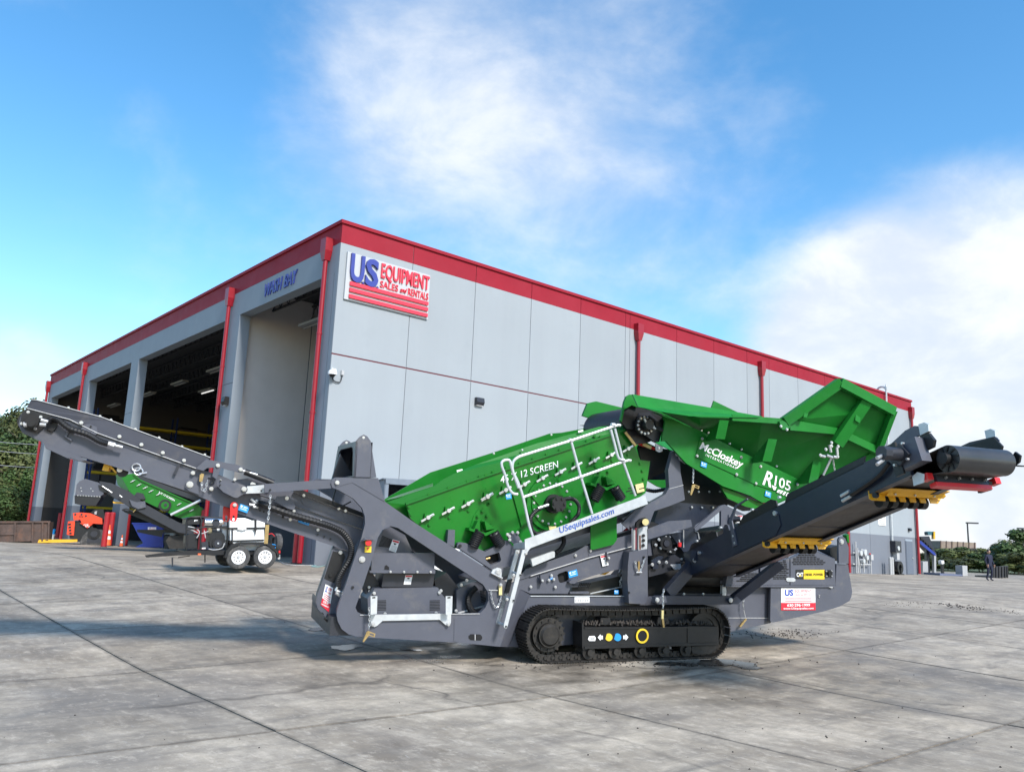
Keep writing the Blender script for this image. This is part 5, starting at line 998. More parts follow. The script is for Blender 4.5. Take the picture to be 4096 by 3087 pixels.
# yellow return-roller guards
def yguard(s):
    g=cprism('roller_guard',YELLOW,[(s-.02,.005),(s+.16,.01),(s+.17,-.002),(s-.01,-.006)],.08,CW+.1)
    pts=[]; w0,w1=.0,CW+.12; top=.03; bt=-.085; n=5
    pts=[(w0,top),(w0-.02,bt+.02),(w0+.02,bt)]
    for k in range(n):
        c=w0+.25+.155*k; pts+=[(c-.036,bt),(c-.03,bt+.055),(c,bt+.068),(c+.03,bt+.055),(c+.036,bt)]
    pts+=[(w1-.05,bt),(w1+.02,bt+.06),(w1,top)]
    MB().prism([cv(s-.02,x,h) for x,h in pts],cdir*-.012).build('guard_comb',YELLOW,g if 0 else sv_)
    MB().prism([cv(s+.1,w0+.22,.02),cv(s+.1,w1-.06,.02),cv(s+.06,w1+.02,-.02),cv(s+.03,w1-.0,-.04),cv(s+.02,w0+.2,-.04)],cn*.01).build('guard_cap',YELLOW,sv_)
    for k in range(5): MB().cyl(cv(s-.12,w0+.21+.155*k,-.06),cv(s-.12,w0+.29+.155*k,-.06),.07,16).build('return_roller',RUBBER,sv_,True)
    for k in range(3): MB().cyl(cv(s+.05,w0+.3+.3*k,-.02),cv(s+.07,w0+.3+.3*k,-.035),.012,6).build('bolt',ZINC,sv_)
    MB().cyl(cv(s+.08,w0-.04,-.06),cv(s+.08,w0,-.06),.035,10).build('roller_end',BLACK,sv_)
yguard(1.63); yguard(3.68)
# fold ram, flaps and bolts on the near rail
cprism('rubber_flap',BLACK,[(-.2,RH),(.6,RH),(.6,.42),(.5,.46),(-.1,.42)],.0,.02); cprism('rubber_flap',BLACK,[(1.1,RH),(2.05,RH),(2.05,.43),(1.95,.48),(1.3,.45)],.0,.02); cprism('rubber_flap',BLACK,[(2.2,RH),(3.7,RH),(3.75,.42),(2.3,.44)],.0,.02)
for s,h,r_ in ((.1,.24,.026),(.1,.42,.022),(1.02,.24,.018),(1.02,.14,.018),(1.55,.46,.02),(.75,.44,.02),(2.0,.27,.034),(2.15,.44,.022)): MB().cyl(cv(s,-.0,h),cv(s,-.035,h),r_,6).build('bolt',ZINC,sv_)
cprism('handle_bracket',GREY,[(.96,.1),(1.06,.1),(1.06,.45),(1.22,.6),(1.5,.62),(1.5,.64),(1.2,.63),(1.0,.48)],-.03,-.01); cprism('lug',NAVY,[(.76,RH),(.92,RH),(.9,.44),(.84,.46),(.78,.42)],0,.03)
# legs of the side conveyor
mt_=NAVY
bar('conveyor_strut',mt_,'7',(660,750),(395,1050),-1.15,.17,.12); pl('strut_head',mt_,'7',[(640,650),(660,640),(760,655),(762,710),(700,760),(610,755)],-1.3,.12); bar('base_bar',mt_,'7',(280,1105),(940,1106),-1.22,.125,.1); pl('base_foot',GREY,'7',[(270,1075),(360,1070),(372,1125),(300,1140),(270,1130)],-1.24,.1)
bar('conveyor_strut',mt_,'7',(965,1115,-1.22),(1385,790,-1.75),-1.3,.15,.1); bolts('7',[(285,1102),(935,1105),(615,752)],-1.27,.045); pl('strut_knee',mt_,'7',[(940,1100),(1000,1060),(1060,1075),(1000,1140),(945,1140)],-1.27,.12)
pl('stop_block',GALV,'7',[(862,975),(890,972),(898,1020),(895,1070),(862,1065)],-.9,.06); bar('deck_bar',DKGREY,'7',(440,1055),(860,1060),-.95,.04,.05); bolts('7',[(520,1050),(690,1050)],-1.0,.025)
chain('safety_chain','7',[(345,1010),(335,1060),(338,1120),(335,1190)],-1.32); bar('pin_tag',PALEYEL,'7',(335,1195),(333,1270),-1.32,.035,.02); bar('lock_pin',BRASS,'7',(335,1270),(345,1345),-1.32,.03,.03)

pl('feeder_upper',GREENL,'4',[(1285,40),(1330,25),(1700,90),(2209,190),('6',120,380),('6',60,480),(1900,300),(1500,110)],-.84,.03,fd)
pl('under_guard',BLACK,'6',[(-60,700),(0,745),(420,950),(520,990),(300,1010),(0,880),(-60,800)],-.4,.05,fd)

pl('feeder_back',GREENL,'4',[(1262,0),(1700,62),(2290,152),('6',420,380),('6',560,420),('6',700,780),(2000,400),(1400,100)],-.6,.03,fd)
# ------------------------------------------------------------------ things round the machine
ZF['9']=(600,1900,2.949)
class Fr:
    """a thing whose parts are laid out on vertical planes through its own origin"""
    def __init__(s,name,label,cat,org,ang,group=None):
        s.o=Vector(org); s.X=Vector((math.cos(ang),math.sin(ang),0)); s.Y=Vector((-math.sin(ang),math.cos(ang),0)); s.root=thing(name,label,cat,org,ang,group)
        d=EYE-s.o; s.e=Vector((d.dot(s.X),d.dot(s.Y),d.z))
    def p(s,z,x,y,yy=0.):
        o=ZF[z]; d=ray(o[0]+x/o[2],o[1]+y/o[2]) if z!='p' else ray(x,y)
        d=Vector((d.dot(s.X),d.dot(s.Y),d.z)); return s.e+d*((yy-s.e.y)/d.y)
    def P(s,z,pts,yy): return [s.p(z,q[0],q[1],q[2] if len(q)>2 else yy) for q in pts]
    def pl(s,name,mt,z,pts,yy,th,parent=None,holes=()): return MB().prism(s.P(z,pts,yy),(0,th,0),[s.P(z,h,yy) for h in holes]).build(name,mt,parent or s.root)
    def rod(s,name,mt,z,p0,p1,yy,r,parent=None,n=10): a,b=s.P(z,[p0,p1],yy); return MB().cyl(a,b,r,n).build(name,mt,parent or s.root,True)
    def tube(s,name,mt,z,pts,yy,r,parent=None,sm=True): P=s.P(z,pts,yy); return MB().tube(catmull(P,6) if sm else P,r,7).build(name,mt,parent or s.root,True)
    def disc(s,name,mt,z,c,yy,r,th,parent=None,n=24): P=s.p(z,*c,yy); return MB().cyl(P,P+Vector((0,th,0)),r,n).build(name,mt,parent or s.root,True)
    def txt(s,body,mt,z,p0,p1,ph,yy,parent=None,**k):
        a,b,h=s.P(z,[p0,p1,ph],yy); return link(bpy.data.objects.new('lettering',text_mesh('lettering',body,a,b-a,h-a,mt,.003,**k)),parent or s.root)
ZF['p']=(0,0,1)
WTANK=mat('white_tank_plastic',(.78,.77,.75),.45,var=.05,scale=3,dirt=(.5,.45,.4),dscale=3,dmin=.6,dmax=.8); TYRE=mat('tyre_rubber',(.05,.05,.05),.8,var=.4,scale=15,dirt=(.16,.15,.14),dscale=6,dmin=.5,dmax=.75); RUST=mat('rusty_brown_steel',(.075,.05,.042),.75,var=.35,scale=3,bump=.15,bscale=30,dirt=(.14,.07,.045),dscale=2); BOLL=mat('bollard_red',(.38,.015,.022),.5,var=.12,scale=5,dirt=(.28,.02,.03),dscale=3); ORNG=mat('orange_plastic',(.85,.13,.03),.5,var=.08); LRED=mat('loader_red',(.8,.05,.012),.35,var=.05,coat=.3); BLUEB=mat('blue_steel',(.008,.035,.28),.35,var=.1); RBLUE=mat('rack_blue',(.015,.04,.16),.5); RYEL=mat('rack_yellow',(.6,.42,.02),.5,var=.1); CHROME=mat('chrome',(.8,.8,.8),.12,metal=1.); DKG=GREY
# --- pressure-washer trailer
P1=gpt(951,2269.6); 
tr=Fr('washer_trailer','tandem-axle trailer with white water tank and caged pressure washer under the grey conveyor','trailer',P1,R(28))
ww=.19
def wheel(c,yy,near):
    P=tr.p('9',c[0],c[1],0); P.y=yy; r_=.31
    t=MB(); prof=[(.17,-.08),(.19,-.1),(.28,-.1),(.305,-.085),(.312,-.05),(.312,.05),(.305,.085),(.28,.1),(.19,.1),(.17,.08)]; n=32
    vs=[];fs=[]
    for i in range(n):
        a=2*math.pi*i/n
        for q,w_ in prof: vs.append((P.x+q*math.cos(a),P.y+w_,P.z+q*math.sin(a)))
    m_=len(prof)
    for i in range(n):
        for j in range(m_-1): fs.append((i*m_+j,((i+1)%n)*m_+j,((i+1)%n)*m_+j+1,i*m_+j+1))
    o=t.add(vs,fs).build('wheel',TYRE,tr.root,True)
    b=MB(); b.cyl(P+Vector((0,-.07,0)),P+Vector((0,.06,0)),.175,28); b.ring(P+Vector((0,-.095,0)),P+Vector((0,-.07,0)),.15,.185,28); b.build('rim',WHITED if near else DKGREY,o,True)
    if near:
        MB().cyl(P+Vector((0,-.07,0)),P+Vector((0,-.1,0)),.045,12,.03).build('hub_cap',GREYT,o,True)
        for k in range(10):
            a=2*math.pi*k/10; MB().cyl(P+Vector((.115*math.cos(a),-.071,.115*math.sin(a))),P+Vector((.115*math.cos(a),-.074,.115*math.sin(a))),.018,8).build('rim_hole',BLACKT,o)
        for k in range(5):
            a=2*math.pi*k/5+.3; MB().cyl(P+Vector((.06*math.cos(a),-.07,.06*math.sin(a))),P+Vector((.06*math.cos(a),-.09,.06*math.sin(a))),.01,6).build('wheel_nut',ZINC,o)
for c in ((1037,966),(1350,962)): wheel(c,.0,True); wheel((c[0],c[1]),1.75,False)
tr.pl('fender',BLACK,'9',[(885,975),(898,900),(960,822),(1060,790),(1385,788),(1455,825),(1502,900),(1508,960),(1485,905),(1420,852),(1370,815),(1065,815),(985,850),(935,900),(912,970)],-.13,.28)
for c in ((1037,966),(1350,962)): P=tr.p('9',c[0],c[1],0); MB().cyl((P.x,.1,P.z),(P.x,1.65,P.z),.04,8).build('axle',BLACK,tr.root)
fr_=tr.pl('frame_rail',BLACK,'9',[(220,905),(905,898),(1500,905),(1500,935),(910,938),(310,945)],.14,.08); tr.pl('frame_rail',BLACK,'9',[(220,905),(905,898),(1500,905),(1500,935),(910,938),(310,945)],1.5,.08); tr.pl('deck',BLACK,'9',[(400,890),(1500,885),(1500,903),(400,906)],.15,1.4); tr.pl('drawbar',BLACK,'9',[(-60,945),(220,905),(330,915),(330,945),(-40,970)],.7,.1); tr.pl('jack_leg',DKGREY,'9',[(255,975),(275,970),(272,1075),(258,1078)],.7,.05); tr.rod('stay',BLACK,'9',(330,970),(470,950),.7,.012); tr.rod('stay',BLACK,'9',(648,940),(648,1030),.4,.015)
tk=tr.pl('water_tank',WTANK,'9',[(945,635),(1345,632),(1348,770),(1330,880),(1110,888),(985,800),(945,770)],.2,1.25); tr.pl('tank_lid',WTANK,'9',[(940,540),(1355,530),(1355,612),(940,622)],.16,1.33,tk); tr.pl('lid_top',WTANK,'9',[(965,505),(1120,505),(1200,532),(955,540)],.5,.6,tk); tr.pl('tank_band',BLACK,'9',[(935,618),(1355,612),(1355,628),(935,634)],.15,1.35,tk); tr.pl('tank_band',BLACK,'9',[(940,768),(1345,755),(1345,772),(940,785)],.17,1.3,tk)
tr.pl('strap',BLACK,'9',[(1232,530),(1258,528),(1256,640),(1240,720),(1235,660)],.14,.02,tk); tr.pl('latch',WHT,'9',[(1035,612),(1135,610),(1135,640),(1090,648),(1035,640)],.13,.04,tk); tr.pl('strap_end',BLACK,'9',[(1225,625),(1262,625),(1262,642),(1225,642)],.125,.02,tk); tr.pl('tank_post',BLACK,'9',[(968,622),(980,622),(978,800),(966,800)],.13,.04,tk)
for pts in ([(430,880),(428,560),(440,510),(480,495),(590,490),(604,520),(592,880)],[(590,490),(870,505),(910,520),(918,560),(905,890)],[(605,615),(905,605)],[(430,640),(600,620)]): tr.tube('cage_tube',BLACK,'9',pts,.2,.022,sm=False); 
for pts in ([(440,510),(470,500)],[(910,520),(880,500)]): a=tr.p('9',*pts[0],.2); MB().cyl(a,a+Vector((0,1.0,0)),.022,7).build('cage_tube',BLACK,tr.root)
tr.pl('cage_roof',BLACK,'9',[(435,520),(480,492),(600,488),(640,500),(620,560),(600,580),(430,575)],.25,.9); tr.txt('P',WHITED,'9',(520,545),(560,548),(525,525),.24,bold=.02)
a=tr.p('9',640,560,.45); b_=tr.p('9',845,560,.45); MB().cyl(a,b_,.13,24).build('muffler',CHROME,tr.root,True); tr.disc('muffler_end',DKGREY,'9',(780,560),.28,.1,.05)
en=tr.pl('engine',BLACK,'9',[(700,700),(740,670),(860,680),(885,720),(880,850),(720,860),(700,820)],.3,.6); tr.disc('fan_cover',BLACK,'9',(803,805),.25,.15,.05,en); tr.disc('fan_ring',DKGREY,'9',(803,805),.24,.1,.02,en); tr.disc('fan_hub',GALV,'9',(805,803),.22,.025,.02,en); tr.pl('air_filter',DKGREY,'9',[(740,610),(840,605),(850,690),(735,690)],.35,.4,en); tr.pl('cap',WHT,'9',[(790,630),(820,628),(820,655),(790,656)],.33,.05,en)
tr.pl('fuel_tank',BLACK,'9',[(425,710),(470,690),(550,705),(555,860),(440,870),(420,800)],.3,.5); tr.pl('battery_box',DKGREY,'9',[(605,790),(685,785),(690,850),(665,870),(610,868)],.25,.3); tr.pl('battery_label',WHT,'9',[(612,855),(655,852),(655,868),(612,870)],.245,.01); tr.pl('pump',mat('dull_brass',(.3,.25,.15),.5,metal=.5),'9',[(690,610),(740,600),(745,690),(690,690)],.4,.3); tr.pl('red_can',REDP,'9',[(530,620),(575,612),(580,690),(535,690)],.8,.3); tr.pl('tan_panel',mat('tan_panel',(.3,.2,.15),.6),'9',[(845,535),(955,530),(945,880),(900,880),(900,560),(850,580)],1.0,.1)
for pts in ([(450,605),(520,620),(580,660),(575,700),(550,740)],[(445,640),(500,650),(560,680)],[(640,650),(655,740)],[(690,870),(760,880),(850,860),(880,800)],[(600,690),(640,680),(690,660)]): tr.tube('hose',GREYT,'9',pts,.22,.014)
tr.pl('marker_lamp',ORNG,'9',[(566,922),(602,922),(602,940),(566,940)],.12,.03); tr.pl('tail_lamp',REDP,'9',[(1518,888),(1538,888),(1538,918),(1518,918)],.1,.05); tr.pl('lamp_bracket',BLACK,'9',[(1500,890),(1520,880),(1530,960),(1505,970)],.12,.3); tr.pl('number_plate',GREYT,'9',[(1508,940),(1535,935),(1535,990),(1508,990)],.14,.02)
P=tr.p('9',1475,795,.7); b=MB(); b.ring(P+Vector((-.06,-.02,0)),P+Vector((.1,.02,0)),.14,.27,24); b.build('spare_wheel',TYRE,tr.root,True); MB().cyl(P,P+Vector((.05,0,0)),.14,20).build('spare_rim',GREYT,tr.root)
tr.tube('hose_coil',BLUED,'9',[(1440,815),(1470,820),(1500,835),(1470,860)],.5,.012); tr.tube('cable',REDP,'9',[(1400,695),(1440,690),(1470,720)],.4,.012)
# ground hose by the trailer
def ground_tube(name,label,cat,pts,r,mt):
    P=[gpt(*q)+Vector((0,0,r+.004)) for q in pts]; o=MB().tube(catmull(P,6),r,6).build(name,mt,None,True); return tag(o,label,cat)
ground_tube('grey_hose','thin grey hose running from the trailer to the red bollards','hose',[(1120,2245),(1135,2255),(1165,2261),(1230,2262),(1290,2263)],.012,GREYT)
ground_tube('green_hose','pale blue-green hose coiled beside the wash bay pillar','hose',[(1240,2262),(1262,2257),(1290,2257),(1270,2262),(1245,2266),(1275,2268),(1305,2262)],.013,mat('teal_hose',(.25,.45,.45),.5))
# --- bollards
def bollard(px,py,w,top,label,group='red bollards of the wash bays',base=None):
    """foot at pixel (px,py), pixel width w, pixel row of the top"""
    P=gpt(px,py) if base is None else base
    dpt=P.y; r_=w/F*dpt/2*1.02; h=at(px,top,dpt).z-P.z
    o=thing('bollard',label,'bollard',P,0,group); MB().cyl((0,0,0),(0,0,h-.05),r_,18).build('post',BOLL,o,True)
    b=MB(); b.cyl((0,0,h-.05),(0,0,h-.015),r_,18,r_*.85); b.cyl((0,0,h-.015),(0,0,h),r_*.85,18,r_*.4); b.build('cap',BOLL,o,True); MB().ring((0,0,0),(0,0,.03),r_,r_*1.25,18).build('collar',DKGREY,o)
bollard(1183,2253,30,2105,'red bollard left of the three beside the wash bay, nearest the trailer'); bollard(1216,2252,22,2110,'red bollard in the middle of three beside the wash bay'); bollard(1239,2258,32,2100,'red bollard right of the three, against the wash bay pillar')
bollard(800,2216,22,2037,'red bollard seen above the trailer engine, left of two'); bollard(833,2216,22,2036,'red bollard seen above the trailer engine, right of two')
bollard(414,2187,21,2047,'red bollard left of the orange cone at the middle pillar'); bollard(435,2182,20,2047,'red bollard just behind the orange cone at the middle pillar'); bollard(497,2183,22,2048,'red bollard right of the middle pillar beside a small cone')
bollard(229,2153,16,2050,'red bollard left of the pair beside the yellow beam'); bollard(246,2153,18,2050,'red bollard right of the pair beside the yellow beam'); bollard(108,2140,14,2053,'red bollard at the far left building corner behind the dumpster'); bollard(160,2138,13,2056,'thin red bollard inside the far left bay behind the dumpster')
# --- cones
def cone(px,py,top,label):
    P=gpt(px,py); h=at(px,top,P.y).z-P.z; o=thing('traffic_cone',label,'cone',P,0,'traffic cones'); s=h/.95
    MB().box(-.19*s,.19*s,-.19*s,.19*s,0,.04*s).build('base',BLACK,o); zs=[.04,.3,.44,.56,.7,.95]; rr=lambda z:(.145-.115*z/.95)*s; ms=[ORNG,WHITED,ORNG,WHITED,ORNG]
    for k in range(5): MB().cyl((0,0,zs[k]*s),(0,0,zs[k+1]*s),rr(zs[k]),18,rr(zs[k+1])).build('band' if k%2 else 'cone_body',ms[k],o,True)
cone(429,2183,2098,'tall orange cone with white bands in front of the middle pillar'); cone(484,2185,2138,'small orange cone right of the middle pillar')
# --- red track loader
lo=Fr('track_loader','red and black compact track loader parked at the open bay','loader',gpt(345,2178),R(20))
lo.pl('rear_body',BLACK,'1',[(560,1170),(730,1180),(760,1250),(690,1345),(600,1330),(560,1310),(548,1185)],.0,1.5); lo.pl('lift_arm',LRED,'1',[(585,1108),(640,1102),(725,1108),(820,1150),(822,1196),(740,1190),(660,1195),(645,1160),(592,1165)],-.15,.2); lo.pl('rear_grille',LRED,'1',[(546,1174),(602,1170),(592,1287),(536,1280)],-.1,1.5)
for k in range(4): lo.pl('grille_slot',BLACK,'1',[(548+k*3,1190+24*k),(570+k*2,1189+24*k),(569+k*2,1205+24*k),(547+k*3,1206+24*k)],-.11,.02)
lo.pl('side_panel',LRED,'1',[(640,1186),(750,1192),(702,1228)],-.12,.05); lo.txt('SVL',WHITED,'1',(668,1204),(712,1206),(672,1190),-.125,bold=.03,shear=.2); lo.txt('97-2',WHITED,'1',(682,1218),(718,1220),(684,1208),-.125,bold=.03)
lo.pl('cab',BLACK,'1',[(730,1100),(760,1078),(830,1075),(840,1160),(740,1130)],.2,1.1); lo.pl('cab_window',GREYT,'1',[(760,1095),(780,1090),(775,1118),(758,1115)],.18,.02); lo.txt('S3-2S',BLACKT,'1',(634,1140),(668,1140),(634,1130),-.16,bold=.03)
tkp=[(640,1345),(665,1290),(700,1255),(740,1238),(810,1238),(850,1260),(870,1310),(850,1355),(700,1362),(655,1360)]
for yy in (-.25,1.2):
    t_=lo.pl('track',TYRE,'1',tkp,yy,.4); lo.disc('drive_sprocket',BLACK,'1',(755,1275),yy-.02,.3,.04,t_); lo.disc('sprocket_hub',DKGREY,'1',(755,1275),yy-.05,.16,.04,t_); lo.pl('track_frame',DKGREY,'1',[(700,1310),(810,1308),(830,1345),(695,1348)],yy-.02,.05,t_)
for p in ((605,1118),(655,1118),(690,1130)): lo.disc('pin',DKGREY,'1',p,-.17,.05,.03)
for p in ((680,1290),(665,1315)): lo.pl('step',GREYT,'1',[(p[0],p[1]),(p[0]+30,p[1]+5),(p[0]+20,p[1]+12)],-.2,.15)
# --- dumpster, beam, buckets
du=Fr('roll_off_dumpster','long rust-brown open steel dumpster at the left edge','dumpster',gpt(200,2173),R(24))
du.pl('side_wall',RUST,'1',[(-90,1178),(402,1176),(385,1330),(-90,1340)],.0,.06); du.pl('rear_wall',RUST,'1',[(-90,1178),(402,1176),(385,1330),(-90,1340)],2.2,.06); du.pl('floor',RUST,'1',[(-90,1320),(388,1312),(388,1330),(-90,1338)],.06,2.1); P=du.P('1',[(402,1176),(385,1330)],.0); MB().prism([P[0]-Vector((.08,0,0)),P[0],P[1],P[1]-Vector((.08,0,0))],(0,2.2,0)).build('end_wall',RUST,du.root)
du.pl('top_rail',RUST,'1',[(-90,1172),(404,1170),(404,1184),(-90,1188)],-.08,.12)
for x in (-20,115,255,335,385): du.pl('side_rib',RUST,'1',[(x,1184),(x+14,1184),(x+10,1335),(x-4,1335)],-.08,.09)
du.pl('mid_rail',RUST,'1',[(0,1270),(112,1268),(112,1282),(0,1284)],-.06,.06); du.pl('skid',BLACK,'1',[(-80,1338),(300,1332),(300,1352),(-80,1356)],.2,1.6)
be=Fr('steel_beam','yellow steel beam with a rusty wedge end lying by the dumpster','beam',gpt(220,2173),R(22)); be.pl('beam',YELLOW,'1',[(312,1320),(622,1318),(620,1338),(560,1342),(300,1346)],-.5,.3); be.pl('wedge_end',RUST,'1',[(248,1322),(312,1316),(302,1347),(256,1344)],-.5,.3); be.pl('stencil',BLACKT,'1',[(365,1322),(388,1322),(388,1329),(365,1329)],-.505,.01)
for k,(c1,lab) in enumerate(((WHITED,'white bucket, lower of two beside the dumpster'),(BLUED,'blue bucket stacked on a white one beside the dumpster'))):
    P=gpt(206,2157); o=thing('bucket',lab,'bucket',P+Vector((0,0,.33*k)),0,'buckets by the dumpster'); MB().cyl((0,0,0),(0,0,.32),.14,16,.17).build('pail',c1,o,True); MB().ring((0,0,.28),(0,0,.31),.165,.185,16).build('rim',c1,o)
# --- blue hopper bin
bb=Fr('tipping_bin','dark blue steel tipping bin with a company label by the middle pillar','bin',gpt(590,2190),R(18)); bb.pl('body',BLUEB,'1',[(1062,1188),(1275,1190),(1312,1215),(1312,1382),(1082,1382),(1150,1348),(1112,1290)],.0,1.2); bb.pl('rim',BLUEB,'1',[(1058,1184),(1278,1186),(1278,1196),(1058,1194)],-.03,1.26); us_label([bb.p('1',x,y,-.005) for x,y in ((1188,1220),(1255,1220),(1253,1250),(1187,1250))],bb.root,(0,-1,0))
for x in (1090,1280): bb.pl('skid',BLACK,'1',[(x,1380),(x+25,1380),(x+25,1387),(x,1387)],.05,1.1)
# pallet of parts left of the trailer
pp=Fr('parts_pallet','pallet of grey machine parts in the shade left of the trailer','pallet',gpt(690,2205),0); pp.pl('deck',DKGREY,'1',[(1310,1330),(1480,1330),(1480,1345),(1310,1345)],0,1.); pp.pl('bearer',DKGREY,'1',[(1320,1345),(1350,1345),(1350,1395),(1320,1395)],0,1.); pp.pl('bearer',DKGREY,'1',[(1440,1345),(1470,1345),(1470,1395),(1440,1395)],0,1.); pp.pl('casting',GREYT,'1',[(1385,1310),(1415,1310),(1420,1330),(1412,1400),(1388,1400)],-.2,.2); pp.pl('box',DKGREY,'1',[(1320,1290),(1460,1285),(1475,1330),(1315,1330)],.1,.7); pp.rod('pipe',GREYT,'1',(1320,1275),(1470,1270),.2,.03); pp.disc('flange',GREYT,'1',(1385,1275),.15,.12,.1); pp.pl('crate',mat('tan_crate',(.25,.18,.12),.8),'1',[(1425,1345),(1478,1345),(1478,1375),(1425,1375)],-.1,.3)
# --- second screening machine
m2=Fr('screening_machine','second grey and green screening machine parked behind the trailer at the bays','screening machine',Vector((-13.,34.5,.75)),R(20))
g2=m2.pl('screen_box',GREEN,'1',[(960,805),(1070,790),(1130,842),(1600,1050),(1690,1110),(1600,1175),(1430,1142),(1050,960),(1012,930)],.0,1.4); m2.pl('screen_flange',GREEN,'1',[(1070,788),(1130,838),(1600,1046),(1600,1056),(1130,850),(1068,800)],-.06,.06,g2); m2.pl('feed_lip',mat('green_rubber',(.01,.07,.02),.5),'1',[(928,800),(965,800),(1035,925),(1010,935),(945,880)],-.1,1.4,g2)
for x,y in ((1068,850),(1118,880),(1168,903),(1215,930),(1275,955),(1440,1035),(1490,1060),(1540,1085)): P=m2.p('1',x,y,-.01); inst('wedge_bolt',WBB,g2,P,scale=(.9,.9,.9))
m2.txt('5 X 12 SCREEN',WHITED,'1',(1274,945),(1400,1012),(1280,932),-.015,g2,bold=.02); m2.disc('drive_pulley',BLACK,'1',(1325,1045),-.2,.24,.2,g2); m2.disc('pulley_face',GREEN,'1',(1325,1045),-.22,.15,.03,g2); m2.disc('pulley_hub',DKGREY,'1',(1330,1040),-.26,.06,.05,g2)
m2.pl('spring_mount',DKGREY,'1',[(1080,965),(1100,940),(1150,950),(1170,995),(1100,1000)],-.12,.1,g2)
h2=m2.pl('head_hood',GREY,'1',[(600,985),(615,880),(640,850),(685,832),(790,862),(832,900),(832,955),(800,975),(605,965)],-.3,1.2); m2.pl('hood_skirt',RUBBER,'1',[(598,970),(815,978),(770,1045),(690,1046),(600,1032)],-.28,1.1,h2); bolts_=[(625+22*k,966+1.2*k) for k in range(9)]
for x,y in bolts_+[(650,905),(655,930),(730,910),(745,930)]: m2.disc('bolt',ZINC,'1',(x,y),-.32,.022,.02,h2,6)
c2=m2.pl('tail_conveyor',DKGREY,'1',[(795,850),(900,868),(1040,935),(1175,1040),(1430,1180),(1700,1270),(1690,1300),(1430,1262),(1100,1085),(960,1012),(830,925)],-.25,.05); m2.pl('far_side',BLACK,'1',[(820,880),(1040,940),(1430,1180),(1700,1270),(1690,1300),(1430,1262),(1100,1085),(830,925)],.9,.05,c2); m2.pl('belt',BELT,'1',[(830,930),(1100,1085),(1430,1255),(1430,1262),(1100,1092),(830,938)],-.2,1.1,c2)
m2.pl('bracket',GREY,'1',[(1040,1000),(1100,1020),(1165,1010),(1172,1060),(1110,1075),(1060,1050)],-.35,.1,c2); m2.pl('drive_block',BLACK,'1',[(790,880),(840,890),(880,920),(850,945),(800,920)],-.35,.1,c2)
for p0,p1 in (((820,890),(870,925)),((860,915),(900,945)),((960,965),(980,980))): m2.rod('hydraulic_fitting',ZINC,'1',p0,p1,-.4,.03,c2)
m2.pl('upper_conveyor',DKGREY,'1',[(1090,800),(1200,830),(1660,985),(1650,1020),(1560,1005),(1150,860)],.7,.8); m2.rod('strut',GALV,'1',(1370,1122),(1612,1005),-.35,.06); m2.pl('roller_guard',YELLOW,'1',[(905,1015),(1000,1018),(1000,1032),(910,1028)],-.1,.4); m2.pl('lower_frame',BLACK,'1',[(980,1080),(1200,1120),(1500,1230),(1640,1260),(1640,1330),(1480,1300),(1000,1100)],.2,1.); m2.pl('black_chute',BLACK,'1',[(1100,1240),(1480,1240),(1480,1275),(1310,1262),(1300,1300),(1100,1260)],.6,.3); tk2=m2.pl('track',TRACKM,'1',[(1330,1330),(1360,1290),(1700,1290),(1720,1340),(1700,1395),(1360,1395)],.1,.4); m2.pl('leg',DKGREY,'1',[(1500,1180),(1540,1190),(1540,1300),(1500,1300)],.3,.2); m2.tube('hose',RUBBER,'1',[(980,1085),(1010,1075),(1060,1090),(1075,1100)],-.3,.03)
m2.rod('pin',BRASS,'1',(1070,1100),(1090,1078),-.4,.025)
# --- shipping container behind the machine
cn_=Fr('shipping_container','grey shipping container with its door open behind the green screen box','container',Vector((-3.6,24.2,gz(24.2))),R(18)); CTN=mat('container_grey_blue',(.16,.19,.23),.6,var=.1); 
zt=cn_.p('2',1040,630,0).z
MB().box(.0,2.4,0,.1,zt-.14,zt).build('top_rail',CTN,cn_.root); MB().box(-.05,2.45,0,6,zt,zt+.03).build('roof',CTN,cn_.root); MB().box(0,2.4,5.9,6,0,zt).build('end_wall',CTN,cn_.root); MB().box(0,.06,0,6,0,zt).build('side_wall',CTN,cn_.root); MB().box(2.34,2.4,0,6,0,zt).build('side_wall',CTN,cn_.root); MB().box(0,2.4,0,6,.0,.1).build('floor',CTN,cn_.root); MB().box(1.2,2.35,-.03,.05,.1,zt-.15).build('door',WTANK,cn_.root)
for x in (.02,1.12,2.28): MB().box(x,x+.1,-.02,.12,0,zt).build('post',CTN,cn_.root)
for x in (.02,2.26):
    MB().box(x,x+.14,-.04,.14,zt-.13,zt+.01).build('corner_casting',CTN,cn_.root)
for x in (1.4,1.8,2.1): MB().cyl((x,-.06,.15),(x,-.06,zt-.2),.015,6).build('lock_rod',GALV,cn_.root)
